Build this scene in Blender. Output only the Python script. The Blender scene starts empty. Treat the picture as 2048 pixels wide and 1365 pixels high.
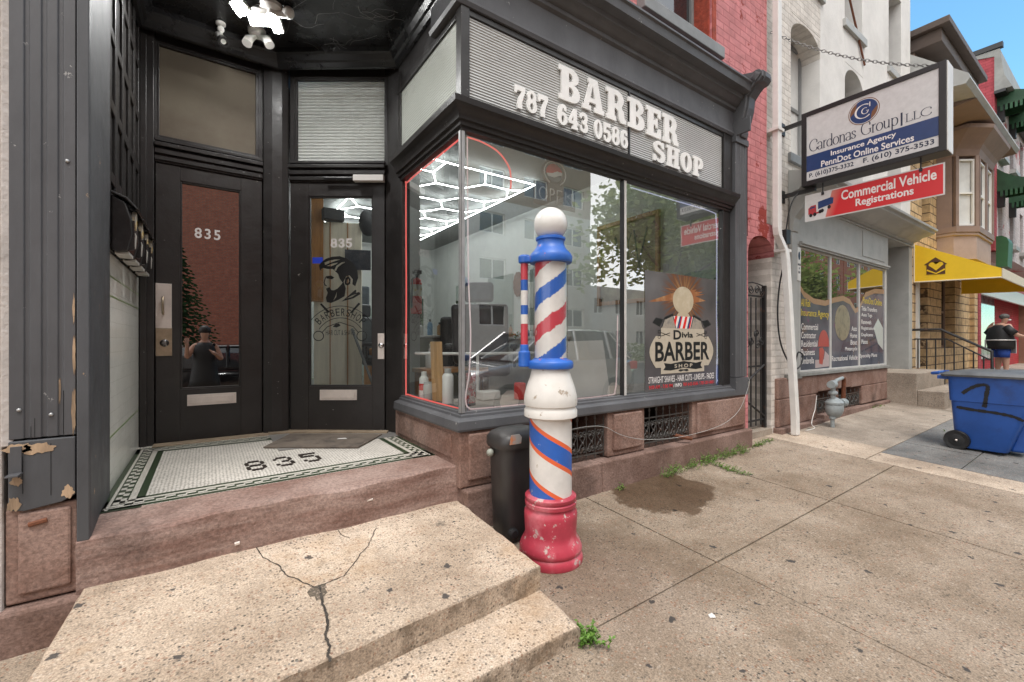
import bpy, math, random
from math import sin, cos, pi, radians, sqrt, atan2, hypot
from mathutils import Matrix, Vector
random.seed(7)
S = bpy.context.scene
COL = S.collection
# ------------------------------------------------------------------ camera
CAMZ = 1.294
cd = bpy.data.cameras.new('camera'); cam = bpy.data.objects.new('camera', cd); COL.objects.link(cam)
cd.sensor_width = 36; cd.lens = 36 * 880 / 2048; cd.clip_start = .02; cd.clip_end = 500
cam.location = (0, 0, CAMZ); cam.rotation_euler = (radians(90), 0, -atan2(.568, .823))
S.camera = cam
# ------------------------------------------------------------------ world: sky with cloud to the street side
SUN_EL, SUN_AZ = 66, 205          # azimuth measured clockwise from +y (behind the camera, a little left)
w = bpy.data.worlds.new('World'); S.world = w; w.use_nodes = True
nt = w.node_tree; nt.nodes.clear()
def N(t, **k):
    n = nt.nodes.new(t)
    for a, b in k.items(): setattr(n, a, b)
    return n
sky = N('ShaderNodeTexSky', sky_type='NISHITA', sun_disc=False)
sky.sun_elevation = radians(SUN_EL); sky.sun_rotation = radians(SUN_AZ); sky.air_density = 1.0; sky.dust_density = .15; sky.ozone_density = 3.5
tc = N('ShaderNodeTexCoord'); sep = N('ShaderNodeSeparateXYZ'); nt.links.new(tc.outputs['Generated'], sep.inputs[0])
noi = N('ShaderNodeTexNoise'); noi.inputs['Scale'].default_value = 2.2; noi.inputs['Detail'].default_value = 7; noi.inputs['Roughness'].default_value = .55
nt.links.new(tc.outputs['Generated'], noi.inputs['Vector'])
m1 = N('ShaderNodeMath', operation='MULTIPLY_ADD'); m1.inputs[1].default_value = .9; nt.links.new(noi.outputs['Fac'], m1.inputs[0])
m0 = N('ShaderNodeMath', operation='MULTIPLY_ADD'); m0.inputs[1].default_value = -1.0; m0.inputs[2].default_value = .40; nt.links.new(sep.outputs['X'], m0.inputs[0]); 
nt.links.new(m0.outputs[0], m1.inputs[2])
m2 = N('ShaderNodeMath', operation='MULTIPLY_ADD'); m2.inputs[1].default_value = -.65; nt.links.new(sep.outputs['Y'], m2.inputs[0]); nt.links.new(m1.outputs[0], m2.inputs[2])
mr = N('ShaderNodeMapRange'); mr.inputs['From Min'].default_value = .22; mr.inputs['From Max'].default_value = .62; nt.links.new(m2.outputs[0], mr.inputs['Value'])
noc = N('ShaderNodeTexNoise'); noc.inputs['Scale'].default_value = 3.1; noc.inputs['Detail'].default_value = 6; nt.links.new(tc.outputs['Generated'], noc.inputs['Vector'])
cr = N('ShaderNodeMapRange'); cr.inputs['From Min'].default_value = .3; cr.inputs['From Max'].default_value = .7; cr.inputs['To Min'].default_value = 7.0; cr.inputs['To Max'].default_value = 10.5
nt.links.new(noc.outputs['Fac'], cr.inputs['Value'])
mx = N('ShaderNodeMix', data_type='RGBA'); nt.links.new(mr.outputs[0], mx.inputs[0]); tint = N('ShaderNodeMix', data_type='RGBA', blend_type='MULTIPLY'); tint.inputs[0].default_value = 1; tint.inputs[7].default_value = (.95, 1.32, 1.22, 1); nt.links.new(sky.outputs[0], tint.inputs[6]); nt.links.new(tint.outputs[2], mx.inputs[6]); nt.links.new(cr.outputs[0], mx.inputs[7])
bg = N('ShaderNodeBackground'); bg.inputs['Strength'].default_value = .12; nt.links.new(mx.outputs[2], bg.inputs[0])
wo = N('ShaderNodeOutputWorld'); nt.links.new(bg.outputs[0], wo.inputs[0])
# ------------------------------------------------------------------ sun (veiled by cloud: soft)
sl = bpy.data.lights.new('sun', 'SUN'); sl.energy = 1.15; sl.angle = radians(24); sl.color = (1, .965, .915)
so = bpy.data.objects.new('sun', sl); COL.objects.link(so)
_az, _el = radians(SUN_AZ), radians(SUN_EL)
_d = Vector((sin(_az) * cos(_el), cos(_az) * cos(_el), sin(_el)))
so.rotation_euler = _d.to_track_quat('Z', 'Y').to_euler()
# ------------------------------------------------------------------ exposure
S.view_settings.view_transform = 'Standard'; S.view_settings.look = 'None'; S.view_settings.gamma = 1
S.view_settings.use_curve_mapping = False; S.view_settings.exposure = 1.0
S.render.engine = 'CYCLES'; S.render.filter_size = .9
S.cycles.use_denoising = True
S.cycles.max_bounces = 10; S.cycles.diffuse_bounces = 4; S.cycles.glossy_bounces = 5; S.cycles.transparent_max_bounces = 12
S.cycles.sample_clamp_indirect = 6; S.cycles.caustics_reflective = False; S.cycles.caustics_refractive = False

# ------------------------------------------------------------------ helpers
def zg(x, y): return .0187 * min(x, 14) + .0563 * y            # the pavement rises to the right and to the houses
ORG = {}
class MB:
    """collects faces and links them as ONE mesh object; M maps local (u, v, w) to the world"""
    def __init__(s, M=None): s.v = []; s.f = []; s.mi = []; s.M = M
    def add(s, vs, fs, m=0):
        o = len(s.v)
        s.v += [tuple(s.M @ Vector(p)) for p in vs] if s.M is not None else [tuple(p) for p in vs]
        s.f += [tuple(i + o for i in f) for f in fs]; s.mi += [m] * len(fs); return s
    def box(s, x0, y0, z0, x1, y1, z1, m=0):
        x0, x1 = sorted((x0, x1)); y0, y1 = sorted((y0, y1)); z0, z1 = sorted((z0, z1))
        return s.add([(x0,y0,z0),(x1,y0,z0),(x1,y1,z0),(x0,y1,z0),(x0,y0,z1),(x1,y0,z1),(x1,y1,z1),(x0,y1,z1)],
                     [(0,3,2,1),(4,5,6,7),(0,1,5,4),(1,2,6,5),(2,3,7,6),(3,0,4,7)], m)
    def prism(s, pts, a, b, ax='z', m=0):
        """polygon extruded a..b along ax; pts are (x,y), (x,z) for ax='y', (y,z) for ax='x'"""
        n = len(pts)
        def p(q, h): return (q[0], q[1], h) if ax == 'z' else (q[0], h, q[1]) if ax == 'y' else (h, q[0], q[1])
        vs = [p(q, a) for q in pts] + [p(q, b) for q in pts]
        fs = [tuple(range(n))[::-1], tuple(range(n, 2 * n))] + [(i, (i + 1) % n, n + (i + 1) % n, n + i) for i in range(n)]
        return s.add(vs, fs, m)
    def quad(s, *p, m=0): return s.add(p, [tuple(range(len(p)))], m)
    def tube(s, path, r, n=6, closed=False, m=0):
        P = [Vector(p) for p in path]; k = len(P); R = r if isinstance(r, (list, tuple)) else [r] * k
        vs = []; prev = None
        for i, p in enumerate(P):
            a = P[(i - 1) % k] if (i or closed) else p; b = P[(i + 1) % k] if (i < k - 1 or closed) else p
            t = (b - a); t = t.normalized() if t.length > 1e-9 else Vector((0, 0, 1))
            u = prev if prev is not None else (Vector((0, 0, 1)) if abs(t.z) < .9 else Vector((1, 0, 0)))
            u = (u - t * u.dot(t)); u = u.normalized() if u.length > 1e-6 else t.orthogonal().normalized()
            prev = u; v = t.cross(u)
            vs += [p + (u * cos(2 * pi * j / n) + v * sin(2 * pi * j / n)) * R[i] for j in range(n)]
        fs = [(i * n + j, i * n + (j + 1) % n, ((i + 1) % k) * n + (j + 1) % n, ((i + 1) % k) * n + j) for i in range(k if closed else k - 1) for j in range(n)]
        if not closed: fs += [tuple(range(n))[::-1], tuple(range((k - 1) * n, k * n))]
        return s.add(vs, fs, m)
    def lathe(s, prof, cx=0, cy=0, n=32, m=0, sx=1, sy=1):
        k = len(prof)
        vs = [(cx + r * cos(2 * pi * j / n) * sx, cy + r * sin(2 * pi * j / n) * sy, z) for r, z in prof for j in range(n)]
        fs = [(i * n + j, i * n + (j + 1) % n, (i + 1) * n + (j + 1) % n, (i + 1) * n + j) for i in range(k - 1) for j in range(n)]
        fs += [tuple(range(n))[::-1], tuple(range((k - 1) * n, k * n))]
        return s.add(vs, fs, m)
    def ball(s, c, r, n=16, k=10, m=0, sc=(1, 1, 1)):
        vs = [(c[0], c[1], c[2] - r * sc[2])]
        for i in range(1, k):
            a = pi * i / k - pi / 2
            vs += [(c[0] + r * cos(a) * cos(2 * pi * j / n) * sc[0], c[1] + r * cos(a) * sin(2 * pi * j / n) * sc[1], c[2] + r * sin(a) * sc[2]) for j in range(n)]
        vs.append((c[0], c[1], c[2] + r * sc[2])); t = len(vs) - 1
        fs = [(0, 1 + (j + 1) % n, 1 + j) for j in range(n)]
        fs += [(1 + i * n + j, 1 + i * n + (j + 1) % n, 1 + (i + 1) * n + (j + 1) % n, 1 + (i + 1) * n + j) for i in range(k - 2) for j in range(n)]
        fs += [(t, 1 + (k - 2) * n + j, 1 + (k - 2) * n + (j + 1) % n) for j in range(n)]
        return s.add(vs, fs, m)
    def sweep(s, path, prof, side=1, m=0, ends=True):
        """moulding: profile (out, z) carried along a plan polyline with mitred corners"""
        n = len(prof); k = len(path); vs = []
        for i in range(k):
            p = Vector(path[i]); nn = []
            if i: d = (p - Vector(path[i - 1])).normalized(); nn.append(Vector((d.y, -d.x)) * side)
            if i < k - 1: d = (Vector(path[i + 1]) - p).normalized(); nn.append(Vector((d.y, -d.x)) * side)
            if len(nn) == 2: o = (nn[0] + nn[1]); o = o / max(.2, (1 + nn[0].dot(nn[1])))
            else: o = nn[0]
            vs += [(p.x + o.x * q, p.y + o.y * q, z) for q, z in prof]
        fs = [(i * n + j, i * n + (j + 1) % n, (i + 1) * n + (j + 1) % n, (i + 1) * n + j) for i in range(k - 1) for j in range(n)]
        if ends: fs += [tuple(range(n))[::-1], tuple(range((k - 1) * n, k * n))]
        return s.add(vs, fs, m)
    def build(s, name, mats, parent=None, bevel=0, smooth=False, label=None, seg=2):
        me = bpy.data.meshes.new(name)
        o0 = ORG.get(parent, Vector((0, 0, 0)))
        if parent is None and not s.keep: o0 = Vector((0, 0, 0))
        me.from_pydata([(p[0] - o0.x, p[1] - o0.y, p[2] - o0.z) for p in s.v], [], s.f)
        ms = mats if isinstance(mats, (list, tuple)) else [mats]
        for q in ms: me.materials.append(q)
        if len(ms) > 1: me.polygons.foreach_set('material_index', s.mi)
        if smooth: me.polygons.foreach_set('use_smooth', [True] * len(me.polygons))
        me.update(); fix_normals(me)
        o = bpy.data.objects.new(name, me); COL.objects.link(o)
        if parent is not None: o.parent = parent
        ORG[o] = o0
        if bevel:
            b = o.modifiers.new('bevel', 'BEVEL'); b.width = bevel; b.segments = seg; b.limit_method = 'ANGLE'; b.angle_limit = radians(40)
        if smooth and smooth != 'all':
            e = o.modifiers.new('split', 'EDGE_SPLIT'); e.split_angle = radians(24 if smooth == 'crisp' else 42)
        if label: o['label'] = label
        return o
    keep = False
import bmesh
def fix_normals(me):
    b = bmesh.new(); b.from_mesh(me); bmesh.ops.recalc_face_normals(b, faces=b.faces); b.to_mesh(me); b.free()
def thing(name, label, cat, loc, group=None):
    o = bpy.data.objects.new(name, None); COL.objects.link(o); o.location = loc; o.empty_display_size = .1
    o['label'] = label; o['category'] = cat
    if group: o['group'] = group
    ORG[o] = Vector(loc); return o
def tag(o, label, cat, group=None, kind=None):
    o['label'] = label; o['category'] = cat
    if group: o['group'] = group
    if kind: o['kind'] = kind
    return o
def struct(o): o['kind'] = 'structure'; return o
def rebase(o, loc):
    """move a one-mesh thing's origin to its base"""
    l = Vector(loc)
    for v in o.data.vertices: v.co -= l
    o.location = l; ORG[o] = l; return o
def dup(root, loc, label=None, group=None, rz=None):
    r = root.copy(); COL.objects.link(r); r.location = loc
    if rz is not None: r.rotation_euler = (0, 0, rz)
    if label: r['label'] = label
    if group: r['group'] = group
    for c in list(root.children):
        d = c.copy(); COL.objects.link(d); d.parent = r
        for g in list(c.children):
            e = g.copy(); COL.objects.link(e); e.parent = d
    return r
def frame(o, right, up=(0, 0, 1)):
    r = Vector(right).normalized(); u = Vector(up).normalized(); n = r.cross(u)
    M = Matrix.Identity(4)
    for i in range(3): M[i][0] = r[i]; M[i][1] = u[i]; M[i][2] = n[i]; M[i][3] = o[i]
    return M
def mesh_of(o):
    bpy.context.view_layer.update()
    dg = bpy.context.evaluated_depsgraph_get(); me = bpy.data.meshes.new_from_object(o.evaluated_get(dg))
    r = ([tuple(v.co) for v in me.vertices], [tuple(p.vertices) for p in me.polygons]); bpy.data.meshes.remove(me); return r
_tx = {}
def text_geo(t, bold=0, sp=1):
    k = (t, bold, sp)
    if k not in _tx:
        cu = bpy.data.curves.new('lettering', 'FONT'); cu.body = t; cu.size = 1; cu.offset = bold; cu.extrude = .5; cu.space_character = sp; cu.resolution_u = 4
        o = bpy.data.objects.new('lettering', cu); COL.objects.link(o); _tx[k] = mesh_of(o)
        bpy.data.objects.remove(o); bpy.data.curves.remove(cu)
    return _tx[k]
def fit(mb, geo, u0, v0, u1, v1, w0, th, m=0, warp=None):
    vs, fs = geo
    xs = [p[0] for p in vs]; ys = [p[1] for p in vs]; zs = [p[2] for p in vs]
    X0, X1, Y0, Y1, Z0, Z1 = min(xs), max(xs), min(ys), max(ys), min(zs), max(zs)
    out = []
    for p in vs:
        q = (u0 + (p[0] - X0) / (X1 - X0) * (u1 - u0), v0 + (p[1] - Y0) / (Y1 - Y0) * (v1 - v0), w0 + (p[2] - Z0) / (Z1 - Z0) * th)
        out.append(warp(*q) if warp else q)
    mb.add(out, fs, m); return mb
def txt(mb, t, u0, v0, u1, v1, w0=0, th=.001, bold=0, m=0, warp=None, sp=1): return fit(mb, text_geo(t, bold, sp), u0, v0, u1, v1, w0, th, m, warp)
def fill_geo(contours):
    cu = bpy.data.curves.new('outline', 'CURVE'); cu.dimensions = '2D'; cu.fill_mode = 'BOTH'; cu.extrude = .5
    for c in contours:
        sp = cu.splines.new('POLY'); sp.points.add(len(c) - 1)
        for i, q in enumerate(c): sp.points[i].co = (q[0], q[1], 0, 1)
        sp.use_cyclic_u = True
    o = bpy.data.objects.new('outline', cu); COL.objects.link(o); r = mesh_of(o)
    bpy.data.objects.remove(o); bpy.data.curves.remove(cu); return r
def arc(cx, cy, rx, ry, a0, a1, n=8): return [(cx + rx * cos(radians(a0 + (a1 - a0) * i / n)), cy + ry * sin(radians(a0 + (a1 - a0) * i / n))) for i in range(n + 1)]
# ---- fat slab-serif alphabet for the raised shop letters (outline, then counters)
G = {}
G['B'] = [[(0,0)] + arc(4.7,2.75,2.9,2.75,-90,80) + arc(4.5,7.6,2.6,2.4,-60,90) + [(0,10),(0,8.5),(.9,8.5),(.9,1.5),(0,1.5)],
          [(3.5,1.5)] + arc(4.0,2.95,1.1,1.45,-90,90,6) + [(3.5,4.4)], [(3.5,6.0)] + arc(3.9,7.25,1.0,1.25,-90,90,6) + [(3.5,8.5)]]
G['A'] = [[(0,0),(3.3,0),(3.3,1.5),(2.5,1.5),(2.75,2.6),(5.2,2.6),(5.45,1.5),(4.7,1.5),(4.7,0),(8.6,0),(8.6,1.5),(7.9,1.5),(5.9,10),(2.3,10),(2.3,8.6),(2.7,8.6),(.75,1.5),(0,1.5)], [(3.1,4.0),(4.85,4.0),(4.0,7.9)]]
G['R'] = [[(0,0),(4.1,0),(4.1,1.5),(3.4,1.5),(3.4,4.2),(3.9,4.2)] + [(5.0,3.5),(5.2,1.2),(6.0,0),(8.4,0),(8.4,1.5),(7.8,1.5),(7.4,3.9),(6.5,4.7)] + arc(4.6,7.4,2.8,2.6,-40,90) + [(0,10),(0,8.5),(.9,8.5),(.9,1.5),(0,1.5)],
          [(3.4,5.7)] + arc(4.0,7.1,1.0,1.4,-90,90,6) + [(3.4,8.5)]]
G['E'] = [[(0,0),(7.2,0),(7.2,3.2),(5.9,3.2),(5.5,1.5),(3.5,1.5),(3.5,4.3),(4.4,4.3),(4.6,3.5),(5.6,3.5),(5.6,6.7),(4.6,6.7),(4.4,5.8),(3.5,5.8),(3.5,8.5),(5.5,8.5),(5.9,7.0),(7.1,7.0),(7.1,10),(0,10),(0,8.5),(.9,8.5),(.9,1.5),(0,1.5)]]
G['S'] = [[(0,3.2),(0,0),(1.3,0),(1.7,.8),(2.7,-.1),(4.4,-.2)] + arc(4.3,2.9,3.0,3.1,-80,60,7) + [(2.9,6.9)] + arc(3.3,7.6,1.0,.9,210,90,4) + [(4.6,8.2),(5.2,6.9),(6.5,6.9),(6.5,10),(5.3,10),(5.0,9.4),(4.2,10.1),(3.2,10.2)] + arc(3.2,7.2,3.0,3.0,90,235,7) + [(4.4,3.6)] + arc(3.9,2.6,1.0,1.0,40,-100,5) + [(2.3,1.6),(1.4,3.2)]]
G['H'] = [[(0,0),(4.2,0),(4.2,1.5),(3.5,1.5),(3.5,4.2),(5.1,4.2),(5.1,1.5),(4.5,1.5),(4.5,0),(8.6,0),(8.6,1.5),(7.7,1.5),(7.7,8.5),(8.6,8.5),(8.6,10),(4.5,10),(4.5,8.5),(5.1,8.5),(5.1,5.8),(3.5,5.8),(3.5,8.5),(4.2,8.5),(4.2,10),(0,10),(0,8.5),(.9,8.5),(.9,1.5),(0,1.5)]]
G['O'] = [arc(3.8,5,3.8,5.2,0,352,32), arc(3.8,5,1.25,3.6,0,350,24)]
G['0'] = [arc(3.3,5,3.3,5.2,0,352,32), arc(3.3,5,1.0,3.6,0,350,24)]
G['P'] = [[(0,0),(4.4,0),(4.4,1.5),(3.5,1.5),(3.5,4.0)] + arc(4.4,7.0,3.0,3.0,-90,90,10) + [(0,10),(0,8.5),(.9,8.5),(.9,1.5),(0,1.5)], [(3.5,5.5)] + arc(4.0,7.0,1.0,1.5,-90,90,6) + [(3.5,8.5)]]
G['7'] = [[(1.6,0),(4.6,0),(4.6,3.0),(5.4,5.5),(6.6,8.2),(6.6,10),(0,10),(0,6.6),(1.2,6.6),(1.6,7.9),(4.2,7.9),(2.4,4.6),(1.6,2.2)]]
G['8'] = [arc(3.4,2.8,3.4,3.0,160,380,16) + arc(3.4,7.4,3.0,2.8,-30,210,16), arc(3.4,2.8,1.1,1.6,0,345,14), arc(3.4,7.4,1.0,1.4,0,345,14)]
G['6'] = [arc(3.4,3.2,3.3,3.4,-180,60,16) + [(3.4,6.4),(3.0,6.3)] + [(3.2,8.0),(3.9,8.6),(4.4,7.2),(5.9,7.2),(6.0,9.0),(4.8,10.1),(3.4,10.2),(1.6,9.6),(.5,8.0),(.1,5.5)], arc(3.5,3.0,1.0,1.8,0,345,14)]
G['4'] = [[(2.4,0),(6.6,0),(6.6,1.4),(5.8,1.4),(5.8,2.4),(6.9,2.4),(6.9,3.9),(5.8,3.9),(5.8,10),(3.6,10),(0,3.8),(0,2.4),(3.3,2.4),(3.3,1.4),(2.4,1.4)], [(1.9,3.9),(3.3,3.9),(3.3,6.6)]]
G['3'] = [[(0,3.2),(1.7,3.4),(2.1,1.8),(3.2,1.5)] + arc(3.0,2.9,1.2,1.3,-60,85,6) + [(2.0,4.3),(2.0,5.9),(3.0,6.0)] + arc(2.9,7.2,1.1,1.2,-60,120,6) + [(2.0,8.0),(1.7,6.9),(.2,7.1),(.5,9.2),(2.0,10.1)] + arc(3.2,7.5,2.9,2.7,90,-38,9) + [(5.3,5.2)] + arc(3.2,2.7,3.2,2.9,45,-100,10) + [(.8,.5)]]
G['5'] = [[(0,3.0),(1.6,3.3),(2.1,1.7),(3.0,1.4)] + arc(3.0,3.1,1.2,1.7,-70,110,7) + [(2.0,4.3),(.5,4.5),(.7,10),(6.0,10),(6.0,7.8),(2.5,7.8),(2.4,6.2),(3.4,6.5)] + arc(3.3,3.2,3.2,3.3,80,-100,12) + [(.9,.5)]]
GG = {}
def glyph(mb, ch, u0, v0, u1, v1, w0, th, m=0):
    if ch not in GG: GG[ch] = fill_geo(G[ch])
    return fit(mb, GG[ch], u0, v0, u1, v1, w0, th, m)
def slab_word(t, w):                                   # fractions of the width for each letter
    x = 0; out = []
    for ch in t:
        if ch == ' ': x += 4.6; continue
        cw = max(p[0] for p in G[ch][0]); out.append((ch, x, x + cw)); x += cw + .9
    k = w / (x - .9); return [(c, a * k, b * k) for c, a, b in out]
# ---- thin roman serif, drawn with a broad-nib stroke
def nib(mb, path, thick, thin, w0, th, m=0):
    P = [Vector((a, b)) for a, b in path]
    L = []; R = []
    for i, p in enumerate(P):
        d = P[min(i + 1, len(P) - 1)] - P[max(i - 1, 0)]; d = d.normalized() if d.length else Vector((1, 0))
        h = (thin + (thick - thin) * abs(d.y) ** 1.5) / 2; nrm = Vector((-d.y, d.x)) * h
        L.append(p + nrm); R.append(p - nrm)
    n = len(P); vs = [(q.x, q.y, w0 + th) for q in L] + [(q.x, q.y, w0 + th) for q in R] + [(q.x, q.y, w0) for q in L] + [(q.x, q.y, w0) for q in R]
    fs = []
    for i in range(n - 1): fs += [(i, i + 1, n + i + 1, n + i), (2*n+i, 3*n+i, 3*n+i+1, 2*n+i+1), (i, 2*n+i, 2*n+i+1, i+1), (n+i, n+i+1, 3*n+i+1, 3*n+i)]
    fs += [(0, n, 3*n, 2*n), (n-1, 3*n-1, 4*n-1, 2*n-1)]
    mb.add(vs, fs, m)
SER = {'C': (8, [arc(4.6,5,4.2,5,50,310,16), [(7.3,8.8),(7.3,6.9)], [(7.3,1.2),(7.5,2.8)]]),
 'G': (8.6, [arc(4.6,5,4.2,5,50,305,16), [(7.3,8.8),(7.3,6.9)], [(7.6,4),(7.6,1)], [(6.2,4),(8.6,4)]]),
 'L': (5.6, [[(1.4,0),(1.4,10)], [(.3,10),(2.6,10)], [(.3,0),(5.3,0),(5.4,1.9)]]),
 'a': (4.8, [arc(2,4.6,1.9,1.7,170,0,8) + [(3.9,0)], arc(2,1.4,1.7,1.4,50,310,10) + [(3.9,1)], [(3.9,.4),(4.7,.1)]]),
 'r': (3.6, [[(1.1,0),(1.1,6.2)], [(.2,0),(2.2,0)], [(.2,6),(1.1,6.2)], [(1.1,4.5),(2,5.9),(3,6.2),(3.4,5.7)]]),
 'd': (5.6, [arc(2.5,3,2.3,3,20,340,14), [(4.6,0),(4.6,10)], [(3.7,10),(4.6,10)], [(4.6,.1),(5.5,.1)]]),
 'o': (5.4, [arc(2.7,3,2.4,3.1,0,360,18)]),
 'n': (5.8, [[(1.1,0),(1.1,6.2)], [(.2,6),(1.1,6.2)], [(.2,0),(2.1,0)], [(1.1,4.6),(2,5.9),(3.2,6.2),(4.3,5.6),(4.6,4.2),(4.6,0)], [(3.7,0),(5.5,0)]]),
 's': (4, [[(3.4,4.6),(3.2,5.7),(2,6.2),(.8,5.6),(.7,4.5),(1.6,3.6),(2.8,2.8),(3.5,1.8),(3,.5),(1.9,0),(.6,.4),(.4,1.7)]]),
 'u': (5.8, [[(1.1,6.1),(1.1,1.8),(1.6,.4),(2.7,0),(3.8,.6),(4.5,1.6)], [(.2,6.1),(1.1,6.1)], [(4.5,0),(4.5,6.1)], [(3.6,6.1),(4.5,6.1)], [(4.5,.1),(5.4,.1)]]),
 'p': (5.6, [[(1.1,-3),(1.1,6.2)], [(.2,-3),(2.1,-3)], [(.2,6),(1.1,6.2)], arc(3,3.1,2.2,3.05,160,-160,14)]),
 ' ': (4, []), '|': (2.4, [[(1.2,-2),(1.2,10.5)]])}
def serif(mb, t, u0, v0, width, em, thick=1.15, thin=.4, w0=0, th=.001, m=0):
    tot = sum(SER[c][0] for c in t); k = width / tot; ky = em / 10; x = 0; q = 0
    for c in t:
        for p in SER[c][1]:
            q += 1; nib(mb, [(u0 + (x + a) * k, v0 + b * ky) for a, b in p], thick * k, thin * k, w0, th + (q % 5) * th * .12, m)
        x += SER[c][0]
# ------------------------------------------------------------------ materials
class NT:
    def __init__(s, name):
        s.m = bpy.data.materials.new(name); s.m.use_nodes = True; s.t = s.m.node_tree; s.t.nodes.clear()
        s.out = s.n('ShaderNodeOutputMaterial'); s.tc = s.n('ShaderNodeTexCoord'); s.P = s.tc.outputs['Object']
    def n(s, t, **k):
        x = s.t.nodes.new(t)
        for a, b in k.items(): setattr(x, a, b)
        return x
    def set(s, sock, v):
        if isinstance(v, bpy.types.NodeSocket): s.t.links.new(v, sock)
        elif isinstance(v, (tuple, list)) and len(v) == 3 and sock.type == 'RGBA': sock.default_value = (*v, 1)
        else: sock.default_value = v
    def math(s, op, a, b=None, c=None, clamp=False):
        x = s.n('ShaderNodeMath', operation=op, use_clamp=clamp)
        for i, v in enumerate((a, b, c)):
            if v is not None: s.set(x.inputs[i], v)
        return x.outputs[0]
    def noise(s, scale, detail=5, rough=.55, vec=None, dist=0):
        x = s.n('ShaderNodeTexNoise'); s.set(x.inputs['Vector'], vec or s.P); x.inputs['Scale'].default_value = scale
        x.inputs['Detail'].default_value = detail; x.inputs['Roughness'].default_value = rough; x.inputs['Distortion'].default_value = dist
        return x.outputs['Fac']
    def voro(s, scale, feature='F1', vec=None, out='Distance', rnd=1):
        x = s.n('ShaderNodeTexVoronoi', feature=feature); s.set(x.inputs['Vector'], vec or s.P); x.inputs['Scale'].default_value = scale
        x.inputs['Randomness'].default_value = rnd; return x.outputs[out]
    def map(s, v, lo, hi, a=0., b=1.):
        x = s.n('ShaderNodeMapRange'); s.set(x.inputs['Value'], v)
        for k, q in zip(('From Min', 'From Max', 'To Min', 'To Max'), (lo, hi, a, b)): x.inputs[k].default_value = q
        return x.outputs[0]
    def mix(s, f, a, b, mode='MIX'):
        x = s.n('ShaderNodeMix', data_type='RGBA', blend_type=mode); s.set(x.inputs[0], f); s.set(x.inputs[6], a); s.set(x.inputs[7], b); return x.outputs[2]
    def bump(s, h, strength=.3, dist=.002, prev=None):
        x = s.n('ShaderNodeBump'); s.set(x.inputs['Height'], h); x.inputs['Strength'].default_value = strength; x.inputs['Distance'].default_value = dist
        if prev is not None: s.set(x.inputs['Normal'], prev)
        return x.outputs[0]
    def scaled(s, sx, sy, sz):
        x = s.n('ShaderNodeMapping'); s.set(x.inputs['Vector'], s.P); x.inputs['Scale'].default_value = (sx, sy, sz); return x.outputs[0]
    def xyz(s):
        x = s.n('ShaderNodeSeparateXYZ'); s.set(x.inputs[0], s.P); return x.outputs
    def comb(s, a, b, c=0.):
        x = s.n('ShaderNodeCombineXYZ')
        for i, v in enumerate((a, b, c)): s.set(x.inputs[i], v)
        return x.outputs[0]
    def pr(s, col, rough=.6, metal=0., normal=None, spec=.5, coat=0, emit=None, es=0, trans=0, alpha=1):
        p = s.n('ShaderNodeBsdfPrincipled'); s.set(p.inputs['Base Color'], col); s.set(p.inputs['Roughness'], rough); s.set(p.inputs['Metallic'], metal)
        p.inputs['Specular IOR Level'].default_value = spec; p.inputs['Coat Weight'].default_value = coat
        p.inputs['Transmission Weight'].default_value = trans
        if normal is not None: s.set(p.inputs['Normal'], normal)
        if emit: s.set(p.inputs['Emission Color'], emit); p.inputs['Emission Strength'].default_value = es
        return p.outputs[0]
    def schlick(s, f0=.04):
        g = s.n('ShaderNodeNewGeometry'); d = s.n('ShaderNodeVectorMath', operation='DOT_PRODUCT'); s.set(d.inputs[0], g.outputs['Normal']); s.set(d.inputs[1], g.outputs['Incoming'])
        c = s.math('SUBTRACT', 1., s.math('ABSOLUTE', d.outputs['Value']), None, True); return s.math('MULTIPLY_ADD', s.math('POWER', c, 4.), 1 - f0, f0)
    def done(s, sh): s.set(s.out.inputs[0], sh); return s.m

def M(name, col, rough=.6, metal=0., var=.14, vs=3., col2=None, ms=7., mlo=.5, mhi=.65, bump=0, bs=60, chips=None, spec=.5, coat=0, stretch=None, emit=None, es=0, wear=0):
    t = NT(name); c = col
    vec = t.scaled(*stretch) if stretch else None
    if col2: c = t.mix(t.map(t.noise(ms, 6, .6, vec), mlo, mhi), c, col2)
    if var:
        f = t.map(t.noise(vs, 9, .68, vec), .36, .64, 1 - var, 1 + var); c = t.mix(1., c, t.comb(f, f, f), 'MULTIPLY')
    r = rough; nrm = None
    if chips:
        cc, lo, sc = chips; k = t.map(t.noise(sc, 8, .7), lo, lo + .015); c = t.mix(k, c, cc)
    if wear:
        r = t.map(t.noise(9, 6), .3, .7, rough - wear, rough + wear)
    if bump: nrm = t.bump(t.noise(bs, 6, .6, vec), bump, .004)
    if chips: nrm = t.bump(t.math('MULTIPLY', k, -1.), .5, .0015, nrm)
    return t.done(t.pr(c, r, metal, nrm, spec, coat, emit, es))

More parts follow.
